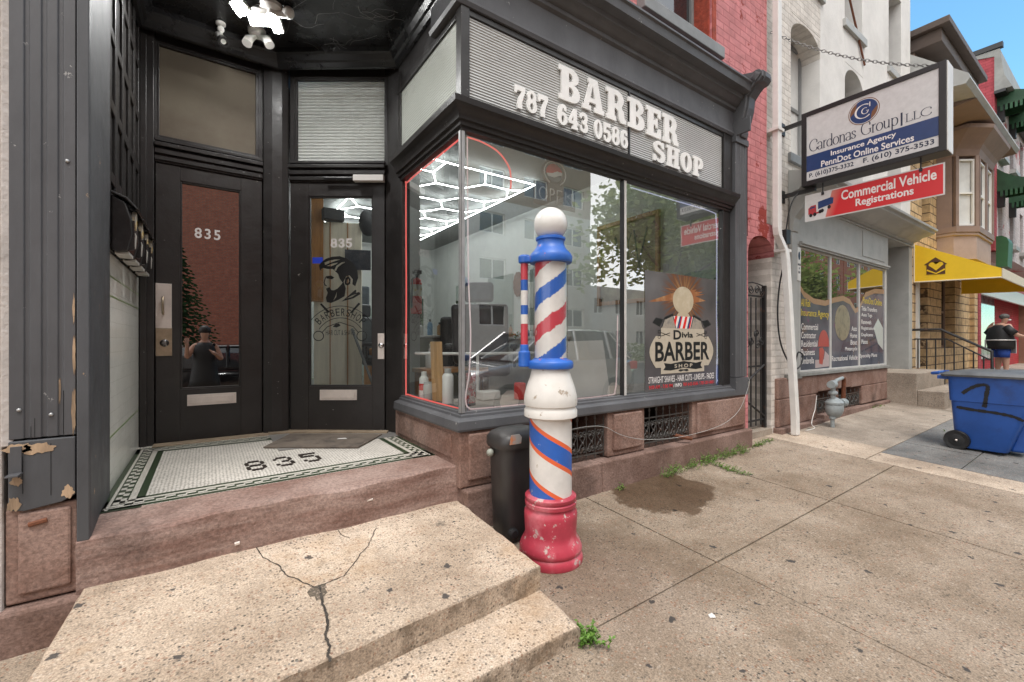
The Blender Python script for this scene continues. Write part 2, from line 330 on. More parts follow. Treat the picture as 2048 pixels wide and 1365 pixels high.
def brick(name, c1, c2, mortar, bw, bh, gap=.01, ax='y', rough=.8, bump=.5, peel=None, var=.18, peels=2.2, off=.5, grime=None):
    t = NT(name); X = t.xyz(); v = t.comb(X[0] if ax == 'y' else X[1], X[2])
    wob = t.noise(14, 3); 
    vv = t.n('ShaderNodeVectorMath', operation='ADD'); t.set(vv.inputs[0], v); t.set(vv.inputs[1], t.comb(t.map(wob, .3, .7, -.004, .004), t.map(t.noise(11, 3), .3, .7, -.003, .003)))
    b = t.n('ShaderNodeTexBrick'); b.offset = off; t.set(b.inputs['Vector'], vv.outputs[0]); b.inputs['Scale'].default_value = 1
    b.inputs['Brick Width'].default_value = bw; b.inputs['Row Height'].default_value = bh; b.inputs['Mortar Size'].default_value = gap; b.inputs['Mortar Smooth'].default_value = .3
    t.set(b.inputs['Color1'], c1); t.set(b.inputs['Color2'], c2); t.set(b.inputs['Mortar'], mortar)
    f = t.map(t.noise(6, 9, .7), .36, .64, 1 - var, 1 + var); c = t.mix(1., b.outputs['Color'], t.comb(f, f, f), 'MULTIPLY')
    h = t.math('SUBTRACT', t.math('MULTIPLY', t.noise(60, 5), .35), b.outputs['Fac'])
    if peel:
        k = t.map(t.noise(peels, 9, .72), peel[1], peel[1] + .02); c = t.mix(k, c, peel[0]); h = t.math('SUBTRACT', h, t.math('MULTIPLY', k, .35))
    if grime: c = t.mix(t.map(t.noise(1.1, 6, .7), .45, .75, 0, .6), c, grime)
    return t.done(t.pr(c, rough, 0, t.bump(h, bump, .006)))

def flat(name, col, rough=.5, metal=0., es=0, spec=.5):
    t = NT(name); f = t.map(t.noise(25, 5), .3, .7, .93, 1.07)
    return t.done(t.pr(t.mix(1., col, t.comb(f, f, f), 'MULTIPLY'), rough, metal, spec=spec, emit=col if es else None, es=es))

def glass(name, tint=(.9, .93, .92), k=1.7, add=.29, rough=0., dirt=.02):
    t = NT(name)
    f = t.math('MULTIPLY_ADD', t.schlick(), k, add, True)
    tr = t.n('ShaderNodeBsdfTransparent'); t.set(tr.inputs[0], tint)
    gl = t.n('ShaderNodeBsdfGlossy'); gl.inputs['Roughness'].default_value = rough; t.set(gl.inputs['Color'], (.95, .96, .96))
    t.set(gl.inputs['Normal'], t.bump(t.noise(1.6, 2), .035, .02))
    a = t.n('ShaderNodeMixShader'); t.set(a.inputs[0], f); t.set(a.inputs[1], tr.outputs[0]); t.set(a.inputs[2], gl.outputs[0])
    df = t.n('ShaderNodeBsdfDiffuse'); t.set(df.inputs[0], (.75, .75, .72))
    b = t.n('ShaderNodeMixShader'); t.set(b.inputs[0], t.map(t.noise(5, 8, .7), .35, .8, 0, dirt * 3)); t.set(b.inputs[1], a.outputs[0]); t.set(b.inputs[2], df.outputs[0])
    return t.done(b.outputs[0])

def glow(name, col, es):
    t = NT(name); e = t.n('ShaderNodeEmission'); t.set(e.inputs[0], col); e.inputs[1].default_value = es; return t.done(e.outputs[0])

WOOD = (.42, .24, .12)
m_char = M('charcoal_paint', (.092, .092, .098), .5, var=.18, vs=2.5, bump=.3, bs=45, stretch=(1, 1, .35), chips=((.34, .33, .32), .665, 18), wear=.08)
m_charw = M('worn_charcoal_paint', (.072, .074, .08), .55, var=.2, vs=3, bump=.35, bs=40, stretch=(1, 1, .3), chips=((.45, .30, .18), .675, 11), wear=.08)
m_blk = M('black_brown_paint', (.021, .0185, .018), .42, var=.22, vs=2.2, bump=.3, bs=50, chips=((.3, .29, .27), .675, 20), wear=.1)
m_door = M('black_door_paint', (.024, .0205, .0195), .45, var=.2, vs=2, bump=.35, bs=36, stretch=(1, 1, 1), chips=((.36, .34, .31), .672, 15), wear=.1)
m_ceil = M('black_ceiling_paint', (.012, .012, .013), .3, var=.3, vs=4, bump=.4, bs=24, chips=((.2, .2, .19), .70, 24), wear=.1)
m_rawwood = M('bare_split_wood', (.36, .25, .16), .8, var=.4, vs=20, bump=.6, bs=60, stretch=(1, 1, .15))
def brownstone(name, base=(.205, .118, .09), c2=(.30, .20, .165), bs=70, bump=.5, dark=(.05, .035, .03), strata=False):
    t = NT(name); c = t.mix(t.map(t.noise(3, 8, .65, t.scaled(.6, .6, 4) if strata else None), .4, .62), base, c2)
    c = t.mix(t.map(t.noise(1.7, 9, .7), .56, .74, 0, .75), c, dark)
    f = t.map(t.noise(70, 4, .75), .36, .64, .72, 1.28); c = t.mix(1., c, t.comb(f, f, f), 'MULTIPLY')
    n = t.bump(t.noise(bs, 6, .7), bump, .006); n = t.bump(t.noise(7, 5, .6), .5, .02, n)
    return t.done(t.pr(c, .85, 0, n, .3))
m_stone = brownstone('brownstone')
m_stone2 = brownstone('weathered_brownstone', (.17, .105, .083), (.27, .18, .15), 40, .8)
m_step = brownstone('worn_brownstone_step', (.20, .118, .095), (.33, .235, .20), 30, 1., strata=True)
def concrete(name, base, c2, speck=(.05, .045, .04), sp=.5, sc=75, gum=True, wet=False, light=(.62, .55, .47), crust=0):
    t = NT(name); c = t.mix(t.map(t.noise(1.3, 8, .65), .35, .68), base, c2)
    cell = t.n('ShaderNodeTexVoronoi'); t.set(cell.inputs['Vector'], t.P); cell.inputs['Scale'].default_value = sc
    r = t.n('ShaderNodeSeparateColor'); t.set(r.inputs[0], cell.outputs['Color'])
    near = t.map(cell.outputs['Distance'], .34, .56, 1, 0)
    clus = t.map(t.noise(5, 6, .65), .38, .6, .25, 1.)
    c = t.mix(t.math('MULTIPLY', t.math('MULTIPLY', near, clus), t.map(r.outputs[0], 1 - sp * .62, 1 - sp * .62 + .14, 0, .92)), c, speck)
    c = t.mix(t.math('MULTIPLY', near, t.map(r.outputs[1], .84, .86, 0, .28)), c, light)
    c = t.mix(t.math('MULTIPLY', near, t.map(r.outputs[2], .86, .88, 0, .55)), c, (.30, .15, .09))
    f = t.map(t.noise(150, 3, .75), .36, .64, .62, 1.34); c = t.mix(1., c, t.comb(f, f, f), 'MULTIPLY')
    f2 = t.map(t.noise(1.3, 10, .74), .36, .64, .70, 1.22); c = t.mix(1., c, t.comb(f2, f2, f2), 'MULTIPLY')
    if gum:
        g = t.n('ShaderNodeTexVoronoi', voronoi_dimensions='2D'); vv = t.n('ShaderNodeVectorMath', operation='ADD'); t.set(vv.inputs[0], t.P); nz = t.noise(30, 3); t.set(vv.inputs[1], t.comb(t.map(nz, .3, .7, -.012, .012), t.map(t.noise(23, 3), .3, .7, -.012, .012)))
        t.set(g.inputs['Vector'], vv.outputs[0]); g.inputs['Scale'].default_value = 4.2
        gr = t.n('ShaderNodeSeparateColor'); t.set(gr.inputs[0], g.outputs['Color'])
        k = t.math('MULTIPLY', t.map(t.math('SUBTRACT', g.outputs['Distance'], t.map(gr.outputs[1], 0, 1, .02, .066)), 0, .02, 1, 0), t.map(gr.outputs[0], .55, .56))
        c = t.mix(t.math('MULTIPLY', k, .88), c, (.035, .034, .036))
    rough = .85
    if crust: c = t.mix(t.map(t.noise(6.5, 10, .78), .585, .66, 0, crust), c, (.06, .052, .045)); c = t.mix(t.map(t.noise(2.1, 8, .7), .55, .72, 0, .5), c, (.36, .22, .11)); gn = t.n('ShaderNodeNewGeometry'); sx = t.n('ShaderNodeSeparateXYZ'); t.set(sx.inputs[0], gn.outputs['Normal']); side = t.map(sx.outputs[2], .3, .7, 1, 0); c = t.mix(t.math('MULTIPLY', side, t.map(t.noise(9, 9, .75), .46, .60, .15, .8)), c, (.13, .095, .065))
    if wet:
        X = t.xyz(); wn = t.map(t.noise(5, 8, .65), .3, .7, -.2, .2)
        dx = t.math('DIVIDE', t.math('SUBTRACT', X[0], 2.80), .47); dy = t.math('DIVIDE', t.math('SUBTRACT', X[1], 2.06), .36)
        d = t.math('ADD', t.math('SQRT', t.math('ADD', t.math('MULTIPLY', dx, dx), t.math('MULTIPLY', dy, dy))), wn)
        k = t.map(d, .86, .95, 1, 0); c = t.mix(k, c, t.mix(1., c, (.44, .38, .33), 'MULTIPLY')); rough = t.map(k, 0, 1, .85, .42)
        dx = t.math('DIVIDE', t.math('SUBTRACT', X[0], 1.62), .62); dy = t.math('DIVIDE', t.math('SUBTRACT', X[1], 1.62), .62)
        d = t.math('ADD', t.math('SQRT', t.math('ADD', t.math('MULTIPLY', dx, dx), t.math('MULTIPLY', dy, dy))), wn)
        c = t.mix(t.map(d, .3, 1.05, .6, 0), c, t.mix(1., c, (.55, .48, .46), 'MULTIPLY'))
    n = t.bump(t.noise(120, 4, .7), .35, .003); n = t.bump(near, .25, .002, n)
    return t.done(t.pr(c, rough, 0, n, .35))
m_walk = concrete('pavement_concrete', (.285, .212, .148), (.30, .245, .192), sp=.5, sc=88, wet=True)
m_walk2 = concrete('smooth_pavement_concrete', (.32, .265, .212), (.37, .315, .26), sp=.25, sc=110)
m_slate = concrete('slate_flag', (.155, .155, .152), (.20, .198, .19), sp=.15, sc=110)
m_pale = concrete('pale_pavement_concrete', (.43, .34, .26), (.48, .39, .305), sp=.3)
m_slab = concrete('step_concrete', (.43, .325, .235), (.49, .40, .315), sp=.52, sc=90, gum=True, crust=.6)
m_dirt = M('joint_dirt_and_moss', (.065, .055, .04), .95, col2=(.09, .125, .025), ms=6, mlo=.42, mhi=.52, var=.4, vs=30, bump=.6, bs=80)
m_crack = M('crack_shadow_dirt', (.045, .037, .03), .95, var=.4, vs=30)
m_road = concrete('asphalt', (.05, .05, .052), (.062, .061, .06), sp=.6, sc=90, gum=False, light=(.16, .16, .155))
m_pink = brick('peeling_pink_painted_brick', (.50, .18, .185), (.56, .215, .22), (.41, .135, .14), .21, .072, .008, peel=((.27, .035, .025), .565), bump=.45)
m_cream = brick('cream_painted_brick', (.60, .55, .50), (.66, .615, .565), (.50, .455, .41), .21, .072, .008, bump=.5, peel=((.40, .32, .26), .67), peels=3)
m_creamx = brick('cream_painted_brick_side', (.56, .52, .48), (.60, .56, .52), (.5, .46, .42), .21, .072, .008, ax='x', bump=.5)
m_redx = brick('red_painted_brick_side', (.30, .03, .025), (.36, .045, .03), (.25, .03, .02), .21, .072, .008, ax='x', bump=.5)
m_stucco = M('off_white_stucco', (.70, .68, .655), .9, var=.1, vs=1.3, bump=.8, bs=50, col2=(.56, .54, .515), ms=1.5, mlo=.55, mhi=.8)
m_stuccol = M('rough_white_stucco', (.56, .51, .475), .9, var=.18, vs=3, bump=1.4, bs=40, col2=(.30, .27, .25), ms=3, mlo=.56, mhi=.74)
m_tan = brick('tan_rock_faced_stone', (.50, .34, .175), (.58, .42, .24), (.13, .085, .05), .42, .17, .012, bump=1., rough=.9, var=.3)
m_taupe = M('taupe_painted_wood', (.235, .165, .135), .6, var=.1, bump=.2, bs=30)
m_taupe2 = M('pale_taupe_siding', (.36, .27, .235), .65, var=.1, bump=.2, bs=30)
m_redb = brick('dark_red_painted_brick', (.33, .045, .06), (.38, .06, .075), (.26, .035, .045), .21, .072, .008, ax='x', bump=.5)
m_redby = brick('dark_red_painted_brick_front', (.40, .022, .03), (.46, .03, .04), (.31, .02, .025), .21, .072, .008, bump=.5)
m_pinkw = brick('faded_pink_white_painted_brick', (.56, .50, .50), (.62, .56, .56), (.5, .44, .44), .21, .072, .008, bump=.4, peel=((.40, .10, .11), .60), peels=.9)
m_greyp = M('light_grey_painted_panel', (.40, .40, .385), .55, var=.1, vs=2, bump=.15, bs=30, col2=(.31, .31, .30), ms=3, mlo=.55, mhi=.75)
m_greyd = M('mid_grey_painted_wood', (.215, .22, .22), .55, var=.14, bump=.25, bs=35, chips=((.42, .40, .37), .70, 12))
m_sill = M('worn_grey_sill', (.25, .25, .235), .6, var=.25, vs=8, bump=.3, bs=40, chips=((.45, .4, .35), .66, 14))
m_white = M('white_painted_metal', (.74, .72, .69), .45, var=.07, vs=6, bump=.06, bs=30, chips=((.35, .31, .26), .74, 12))
m_wpl = M('white_plastic', (.78, .76, .73), .35, var=.05)
m_winw = M('white_window_paint', (.68, .67, .64), .5, var=.08)
m_alu = M('aluminium_trim', (.42, .42, .42), .38, metal=.6, var=.12, vs=9, chips=((.1, .1, .1), .73, 30))
m_alul = M('pale_aluminium_trim', (.62, .60, .575), .45, metal=.2, var=.08, vs=9)
m_steel = M('brushed_steel', (.74, .66, .61), .4, metal=.45, var=.12, vs=5, bump=.06, bs=80)
m_brass = M('worn_brass_plate', (.46, .37, .27), .35, metal=.85, var=.2, vs=9)
m_chrome = M('chrome', (.72, .72, .73), .15, metal=1., var=.05)
m_iron = M('black_iron', (.018, .017, .018), .5, var=.25, vs=20, col2=(.085, .04, .022), ms=9, mlo=.58, mhi=.75, bump=.3, bs=60)
m_grate = M('weathered_grate_iron', (.06, .056, .052), .45, var=.3, vs=20, col2=(.12, .06, .035), ms=9, mlo=.56, mhi=.7, bump=.3, bs=60)
m_chain = M('weathered_chain', (.16, .155, .15), .5, metal=.5, var=.2)
m_rust = M('rusty_pipe', (.16, .055, .025), .75, var=.3, vs=20, bump=.4, bs=60)
m_letter = M('aged_white_letter', (.86, .845, .82), .5, var=.06, vs=7)
m_lside = m_letter
m_green = flat('dark_green_tile', (.035, .055, .028), .3)
m_tilew = flat('white_border_tile', (.56, .53, .47), .3)
m_tblk = flat('brown_black_tile', (.03, .022, .018), .35)
def penny():
    t = NT('white_penny_tile'); X = t.xyz(); v = t.comb(X[0], X[1]); 
    a = t.voro(58, vec=v, rnd=.3); c = t.mix(t.map(a, .38, .52), (.72, .68, .62), (.40, .37, .33))
    f = t.map(t.noise(2.5, 7, .65), .3, .7, .82, 1.1); c = t.mix(1., c, t.comb(f, f, f), 'MULTIPLY')
    c = t.mix(t.map(t.noise(9, 8, .75), .62, .7, 0, .4), c, (.2, .17, .14))
    return t.done(t.pr(c, .38, 0, t.bump(t.map(a, .36, .5, 1, 0), .3, .002)))
m_penny = penny()
m_subway = brick('white_subway_tile', (.88, .88, .82), (.90, .90, .845), (.74, .74, .68), .155, .0775, .002, ax='x', rough=.18, bump=.25, var=.05)
m_gline = flat('green_tile_line', (.22, .32, .12), .3)
m_ribs = M('ribbed_prism_glass', (.52, .525, .515), .4, var=.06, vs=2, spec=.6)
m_ribs2 = M('ribbed_prism_glass_lit', (.60, .61, .585), .35, var=.08, vs=1.5, spec=.4)
def ribs_lit(name, col, k=.5):
    t = NT(name); n_ = t.noise(2, 6, .6); f = t.map(n_, .36, .64, .93, 1.05); c = t.mix(1., col, t.comb(f, f, f), 'MULTIPLY'); a = t.pr(c, .35, spec=.5); b = t.n('ShaderNodeBsdfTranslucent'); t.set(b.inputs[0], c); m_ = t.n('ShaderNodeMixShader'); m_.inputs[0].default_value = k; t.set(m_.inputs[1], a); t.set(m_.inputs[2], b.outputs[0]); return t.done(m_.outputs[0])
m_ribs2 = ribs_lit('ribbed_prism_glass_backlit', (.82, .83, .80), .6)
m_ribs3 = M('pebbled_side_glass', (.48, .50, .455), .28, var=.07, vs=1.4, bump=.25, bs=260, spec=.6)
m_frost = M('brown_pebbled_glass', (.16, .135, .10), .6, var=.05, vs=1, bump=.5, bs=330, spec=.25, col2=(.10, .075, .056), ms=1.1, mlo=.42, mhi=.62)
m_glass = glass('shop_window_glass')
m_glasss = glass('side_window_glass', k=1.2, add=.04)
m_glassd = glass('door_glass', k=1.2, add=.03)
t = NT('dark_mirroring_door_glass'); gl_ = t.n('ShaderNodeBsdfGlossy'); gl_.inputs['Roughness'].default_value = .008; t.set(gl_.inputs['Color'], (.95, .95, .95)); df_ = t.n('ShaderNodeBsdfDiffuse'); t.set(df_.inputs[0], (.004, .004, .004))
mx_ = t.n('ShaderNodeMixShader'); t.set(mx_.inputs[0], t.math('MULTIPLY_ADD', t.schlick(), 1.2, .33, True)); t.set(mx_.inputs[1], df_.outputs[0]); t.set(mx_.inputs[2], gl_.outputs[0]); m_glassk = t.done(mx_.outputs[0])
m_winglass = M('dark_window_pane', (.02, .022, .025), .04, var=0, spec=1.2)
m_palepane = M('pale_curtained_pane', (.62, .62, .60), .12, var=.1, vs=2, spec=.9)
m_poster = M('poster_print', (.10, .095, .10), .3, var=.15, vs=2)
m_cloth = flat('matte_black', (.012, .012, .013), .6)
m_decal = flat('black_vinyl', (.012, .012, .012), .35)
m_decalw = flat('white_vinyl', (.78, .74, .72), .4)
m_navy = flat('navy_print', (.022, .05, .15), .3)
m_signw = flat('sign_face_white', (.60, .60, .60), .25)
m_signred = flat('red_print', (.58, .022, .03), .35)
m_signgrey = flat('banner_pale_grey', (.62, .61, .60), .4)
m_black = flat('black_enamel', (.015, .015, .016), .35)
m_txtd = flat('dark_navy_lettering', (.018, .026, .055), .35)
m_brownlogo = flat('copper_brown_print', (.20, .09, .045), .35)
m_yel = M('yellow_awning_canvas', (.86, .56, .02), .7, var=.06, vs=2, bump=.15, bs=150)
m_yelt = flat('pale_awning_trim', (.66, .60, .47), .6)
m_mail = M('black_mailbox_metal', (.028, .026, .026), .26, var=.3, vs=9, chips=((.32, .3, .27), .66, 15))
m_lab = flat('silver_label', (.6, .58, .54), .4)
m_flood = glow('lit_flood_lamp', (1, 1, .98), 230)
m_led = glow('lit_led_tube', (.97, 1, .99), 15)
m_neonr = glow('lit_red_rope_light', (1, .16, .14), .6)
m_neonw = glow('lit_pink_white_rope_light', (1, .74, .73), .38)
m_neonb = glow('lit_blue_white_rope_light', (.74, .75, 1), .42)
# ------------------------------------------------------------------ ground
def pavement():
    mb = MB(); d = MB()
    ys = [-1.6, -.15, 1.31, 2.75]; xs = [-9.45, -8, -6.5, -5.07, -3.61, -2.15, -.69, .77, 2.23, 3.69, 5.1]
    g = .005
    def slab(x0, x1, y0, y1, m, dz=0):
        if x0 < 2 and y0 > 1: y1 = min(y1, 2.75)
        dz += random.uniform(-.002, .002); n = 6
        X = [x0 + g + (x1 - x0 - 2 * g) * i / n for i in range(n + 1)]; Y = [y0 + g + (y1 - y0 - 2 * g) * i / n for i in range(n + 1)]
        for i in range(n):
            for j in range(n):
                mb.quad(*[(x, y, zg(x, y) + dz) for x, y in ((X[i], Y[j]), (X[i+1], Y[j]), (X[i+1], Y[j+1]), (X[i], Y[j+1]))], m=m)
        for (a, b) in (((X[0], Y[0]), (X[-1], Y[0])), ((X[-1], Y[0]), (X[-1], Y[-1])), ((X[-1], Y[-1]), (X[0], Y[-1])), ((X[0], Y[-1]), (X[0], Y[0]))):
            mb.quad((*a, zg(*a) + dz), (*b, zg(*b) + dz), (*b, zg(*b) - .05), (*a, zg(*a) - .05), m=m)
    for i in range(len(xs) - 1):
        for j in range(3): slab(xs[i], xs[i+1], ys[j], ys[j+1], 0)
    # past the barber shop: a pale strip, then slate and smooth concrete
    for j, (a, b) in enumerate(((-1.6, .35), (.35, 1.52), (1.52, 2.75))): slab(5.1, 5.5 if j < 2 else 5.72, a, b, 3)
    slab(5.72, 7.4, 1.52, 2.75, 1); slab(7.4, 9.0, 1.52, 2.75, 1)
    slab(5.5, 6.2, .95, 1.52, 2); slab(6.2, 9.0, .95, 1.52, 2); slab(5.5, 7.2, -.1, .95, 2); slab(7.2, 9.0, -.1, .95, 2); slab(5.5, 9., -1.6, -.1, 1)
    x = 9.0
    while x < 60:
        for j, (a, b) in enumerate(((-1.6, -.1), (-.1, 1.4), (1.4, 3.6))): slab(x, x + 2.5, a, b, 1 if (int(x) + j) % 3 else 2)
        x += 2.5
    o = struct(mb.build('pavement', [m_walk, m_walk2, m_slate, m_pale]))
    X = [-9.5 + i * .5 for i in range(142)]
    for i in range(141):
        d.quad(*[(a, b, zg(a, b) - .013) for a, b in ((X[i], -1.62), (X[i+1], -1.62), (X[i+1], 3.6), (X[i], 3.6))])
    struct(d.build('pavement_joints', m_dirt))
    k = MB()
    for i in range(0, 141): k.add([(X[i], -1.78, zg(X[i], -1.6)), (X[i+1], -1.78, zg(X[i+1], -1.6)), (X[i+1], -1.61, zg(X[i+1], -1.6)), (X[i], -1.61, zg(X[i], -1.6)),
                 (X[i], -1.78, zg(X[i], -1.6) - .3), (X[i+1], -1.78, zg(X[i+1], -1.6) - .3)], [(0, 1, 2, 3), (4, 5, 1, 0)])
    struct(k.build('kerb', m_walk2))
    r = MB()
    for i in range(0, 141): r.quad(*[(a, b, zg(a, -1.6) - .15) for a, b in ((X[i], -1.78), (X[i+1], -1.78), (X[i+1], -12), (X[i], -12))])
    for i in range(0, 141): r.quad(*[(a, b, zg(a, -1.6) - .15) for a, b in ((X[i], -12), (X[i+1], -12), (X[i+1], -30), (X[i], -30))], m=1)
    struct(r.build('road', [m_road, m_walk2]))
    e = MB(); e.quad((-150, -150, -1.2), (260, -150, -1.2), (260, 150, -1.2), (-150, 150, -1.2)); struct(e.build('ground', m_dirt))
pavement()
# ------------------------------------------------------------------ the barber shop building
B = thing('shop_building', 'charcoal barber shop building with corner show window, pink brick upper wall and tiled entrance', 'building', (1.3, 2.4, .15))
YF = 2.40
def part(mb, name, m, p=None, **k): return mb.build(name, m, B if p is None else p, **k)
# fluted pilaster at the left edge
def fluted(x0, x1, y, depth, grooves, gw=.02, gd=.009):
    p = [(x0, y)]
    for g in grooves: p += [(g - gw / 2, y), (g - gw / 2 + .004, y + gd), (g + gw / 2 - .004, y + gd), (g + gw / 2, y)]
    return p + [(x1, y), (x1, y + depth), (x0, y + depth)]
mb = MB(); mb.prism(fluted(-.612, -.432, 2.412, .49, [-.565, -.519, -.474], .018, .006), .925, 4.4); part(mb, 'fluted_pilaster', m_char, bevel=.002)
mb = MB(); mb.prism([(-.428, 2.405), (-.392, 2.405), (-.388, 2.42), (-.398, 2.905), (-.428, 2.905)], .50, 4.4); part(mb, 'corner_board', m_charw, bevel=.003)
mb = MB(); mb.prism([(-.612, .662), (-.57, .652), (-.52, .66), (-.47, .668), (-.432, .69), (-.432, .918), (-.612, .918)], 2.405, 2.85, 'y'); part(mb, 'pilaster_base', m_charw, bevel=.004)
mb = MB()
R = random.Random(17)
for x, z, a, b, yy in ((-.585, .892, .042, .020, 2.4052), (-.535, .885, .05, .024, 2.4052), (-.597, .685, .02, .03, 2.4052), (-.452, .705, .02, .028, 2.4052), (-.59, .77, .018, .02, 2.4052), (-.437, 1.02, .007, .10, 2.4122), (-.436, 1.24, .005, .09, 2.4122), (-.437, 1.42, .004, .06, 2.4122), (-.478, 1.10, .004, .06, 2.4185)):
    n = 40; mb = MB(); mb.prism([(x + a * cos(2*pi*i/n) * (.85 + .14 * sin(3 * 2*pi*i/n + x * 90) + .10 * sin(8 * 2*pi*i/n + z * 50)), z + b * sin(2*pi*i/n) * (.85 + .14 * sin(4 * 2*pi*i/n + z * 90) + .12 * sin(9 * 2*pi*i/n))) for i in range(n)], yy - .0022, yy + .0012, 'y'); part(mb, 'bare_wood_patch', m_rawwood)
for x, z in ((-.585, 1.035), (-.50, 1.01), (-.455, 2.0)):
    mb = MB(); mb.ball((x, 2.410, z), .007, 10, 6); part(mb, 'screw_head', m_alu)
mb = MB()
for x, z0_, z1_ in ((-.545, .925, 1.0), (-.555, .92, .97), (-.50, .70, .90), (-.575, .72, .86), (-.467, .93, 1.10)): mb.box(x, 2.4035 if z0_ < .9 else 2.4112, z0_, x + .0015, 2.4062 if z0_ < .9 else 2.4135, z1_)
part(mb, 'wood_split', m_crackd := flat('dark_wood_split', (.01, .01, .01), .9))
mb = MB(); mb.box(-.605, 2.396, .80, -.575, 2.402, .90); mb.box(-.607, 2.35, .796, -.573, 2.402, .802); part(mb, 'metal_strap', m_char, bevel=.001)
mb = MB(); mb.box(-.625, 2.425, .30, -.425, 2.86, .662); mb.box(-.59, 2.412, .335, -.445, 2.43, .645); part(mb, 'stone_plinth', m_stone, bevel=.012)
mb = MB(); mb.box(-.64, 2.385, -.1, -.41, 2.86, .292); part(mb, 'plinth_base', m_stone2, bevel=.015)
mb = MB(); mb.tube([(-.56, 2.409, .598), (-.51, 2.409, .607)], .009, 6); part(mb, 'rusty_bolt_plate', m_rust)
# entrance side wall: tiles below, panels above
mb = MB(); mb.box(-.52, 2.905, .40, -.41, 4.2, 1.742); tw = part(mb, 'tiled_wall', m_subway)
mb = MB()
for z in (.80, 1.52, 1.62): mb.box(-.411, 2.907, z, -.4092, 4.09, z + .008)
part(mb, 'green_tile_line', m_gline, tw)
mb = MB(); mb.box(-.52, 2.905, 1.744, -.415, 4.2, 3.66)
for y in (2.93, 3.13, 3.36, 3.60, 3.84, 4.07): mb.box(-.416, y - .032, 1.78, -.402, y + .032, 3.6)
for z in (1.78, 2.13, 2.50, 2.87, 3.24, 3.58):
    ys = (2.93, 3.13, 3.36, 3.60, 3.84, 4.07)
    for a, b in zip(ys, ys[1:]): mb.box(-.416, a + .032, z - .03, -.4025, b - .032, z + .03)
part(mb, 'wood_panelling', m_blk, bevel=.004)
# porch ceiling with boards
mb = MB(); mb.box(-.52, 2.42, 3.625, 1.32, 4.3, 3.75)
part(mb, 'porch_ceiling', m_ceil)
mb = MB(); mb.sweep([(-.405, 2.95), (-.405, 4.03), (.47, 4.03), (1.265, 3.46), (1.265, 2.5)], [(0, 3.50), (.02, 3.505), (.035, 3.535), (.05, 3.545), (.07, 3.58), (.085, 3.59), (.09, 3.63), (0, 3.63)], side=1)
part(mb, 'ceiling_cornice', m_ceil)
# posts of the door screen
mb = MB(); mb.box(-.41, 4.10, .53, -.325, 4.22, 3.63); mb.box(-.402, 4.085, .53, -.365, 4.10, 3.5); part(mb, 'door_post', m_blk, bevel=.004)
mb = MB(); mb.prism([(.368, 4.10), (.43, 4.075), (.50, 4.06), (.548, 4.065), (.56, 4.09), (.60, 4.16), (.50, 4.26), (.368, 4.22)], .53, 3.63); part(mb, 'door_post', m_blk, bevel=.006)
mb = MB(); mb.prism([(1.222, 3.635), (1.235, 3.60), (1.292, 3.44), (1.36, 3.44), (1.36, 3.70), (1.26, 3.72)], .53, 3.63); part(mb, 'door_post', m_blk, bevel=.005)
mb = MB(); mb.box(-.45, 4.30, .45, .60, 4.34, 3.7); part(mb, 'added_hall_backing', m_blk)  # unseen dark backing, added so no sky leaks through beside the left door
FL = frame((-.322, 4.135, .534), (1, 0, 0))
FR = frame((.562, 4.083, .543), (.8233, -.5677, 0))
def screen(F, wd, t0, t1, z0, z1, pane_mat, ribs):
    """door head with mouldings, transom sash and head, in door-local u, v, w"""
    mb = MB(F)
    mb.box(0, 2.075, -.06, wd, 2.245, .005)
    for v, h, w in ((2.09, .03, .018), (2.135, .035, .03), (2.185, .028, .045), (2.225, .022, .03)): mb.box(0, v, 0, wd, v + h, w)
    mb.box(0, z1 + .02, -.06, wd, 3.09, .006); mb.box(0, 2.245, -.06, t0 - .03, z1 + .02, .004); mb.box(t1 + .03, 2.245, -.06, wd, z1 + .02, .004)
    part(mb, 'door_head', m_blk, bevel=.004)
    mb = MB(F)
    for i, (o, w) in enumerate(((.035, .012), (.018, .003))):
        a, b, c, d = t0 - o, t1 + o, z0 - o, z1 + o; q = .018
        mb.box(a, c, -.02, a + q, d, w); mb.box(b - q, c, -.02, b, d, w); mb.box(a + q, c, -.02, b - q, c + q, w); mb.box(a + q, d - q, -.02, b - q, d, w)
    fr = part(mb, 'transom_sash', m_blk, bevel=.002)
    mb = MB(F)
    t0, t1, z0, z1 = t0 - .012, t1 + .012, z0 - .012, z1 + .012
    if ribs:
        n = 27; h = (z1 - z0) / n
        for i in range(n):
            v = z0 + i * h; mb.add([(t0, v, -.03), (t1, v, -.03), (t1, v + h * .2, -.018), (t0, v + h * .2, -.018), (t1, v + h, -.03), (t0, v + h, -.03)], [(0, 1, 2, 3), (3, 2, 4, 5)])
    else: mb.box(t0, z0, -.03, t1, z1, -.02)
    part(mb, 'transom_pane', pane_mat, fr)
screen(FL, .688, .025, .64, 2.275, 2.935, m_frost, False)
screen(FR, .80, .06, .79, 2.25, 2.93, m_ribs2, True)
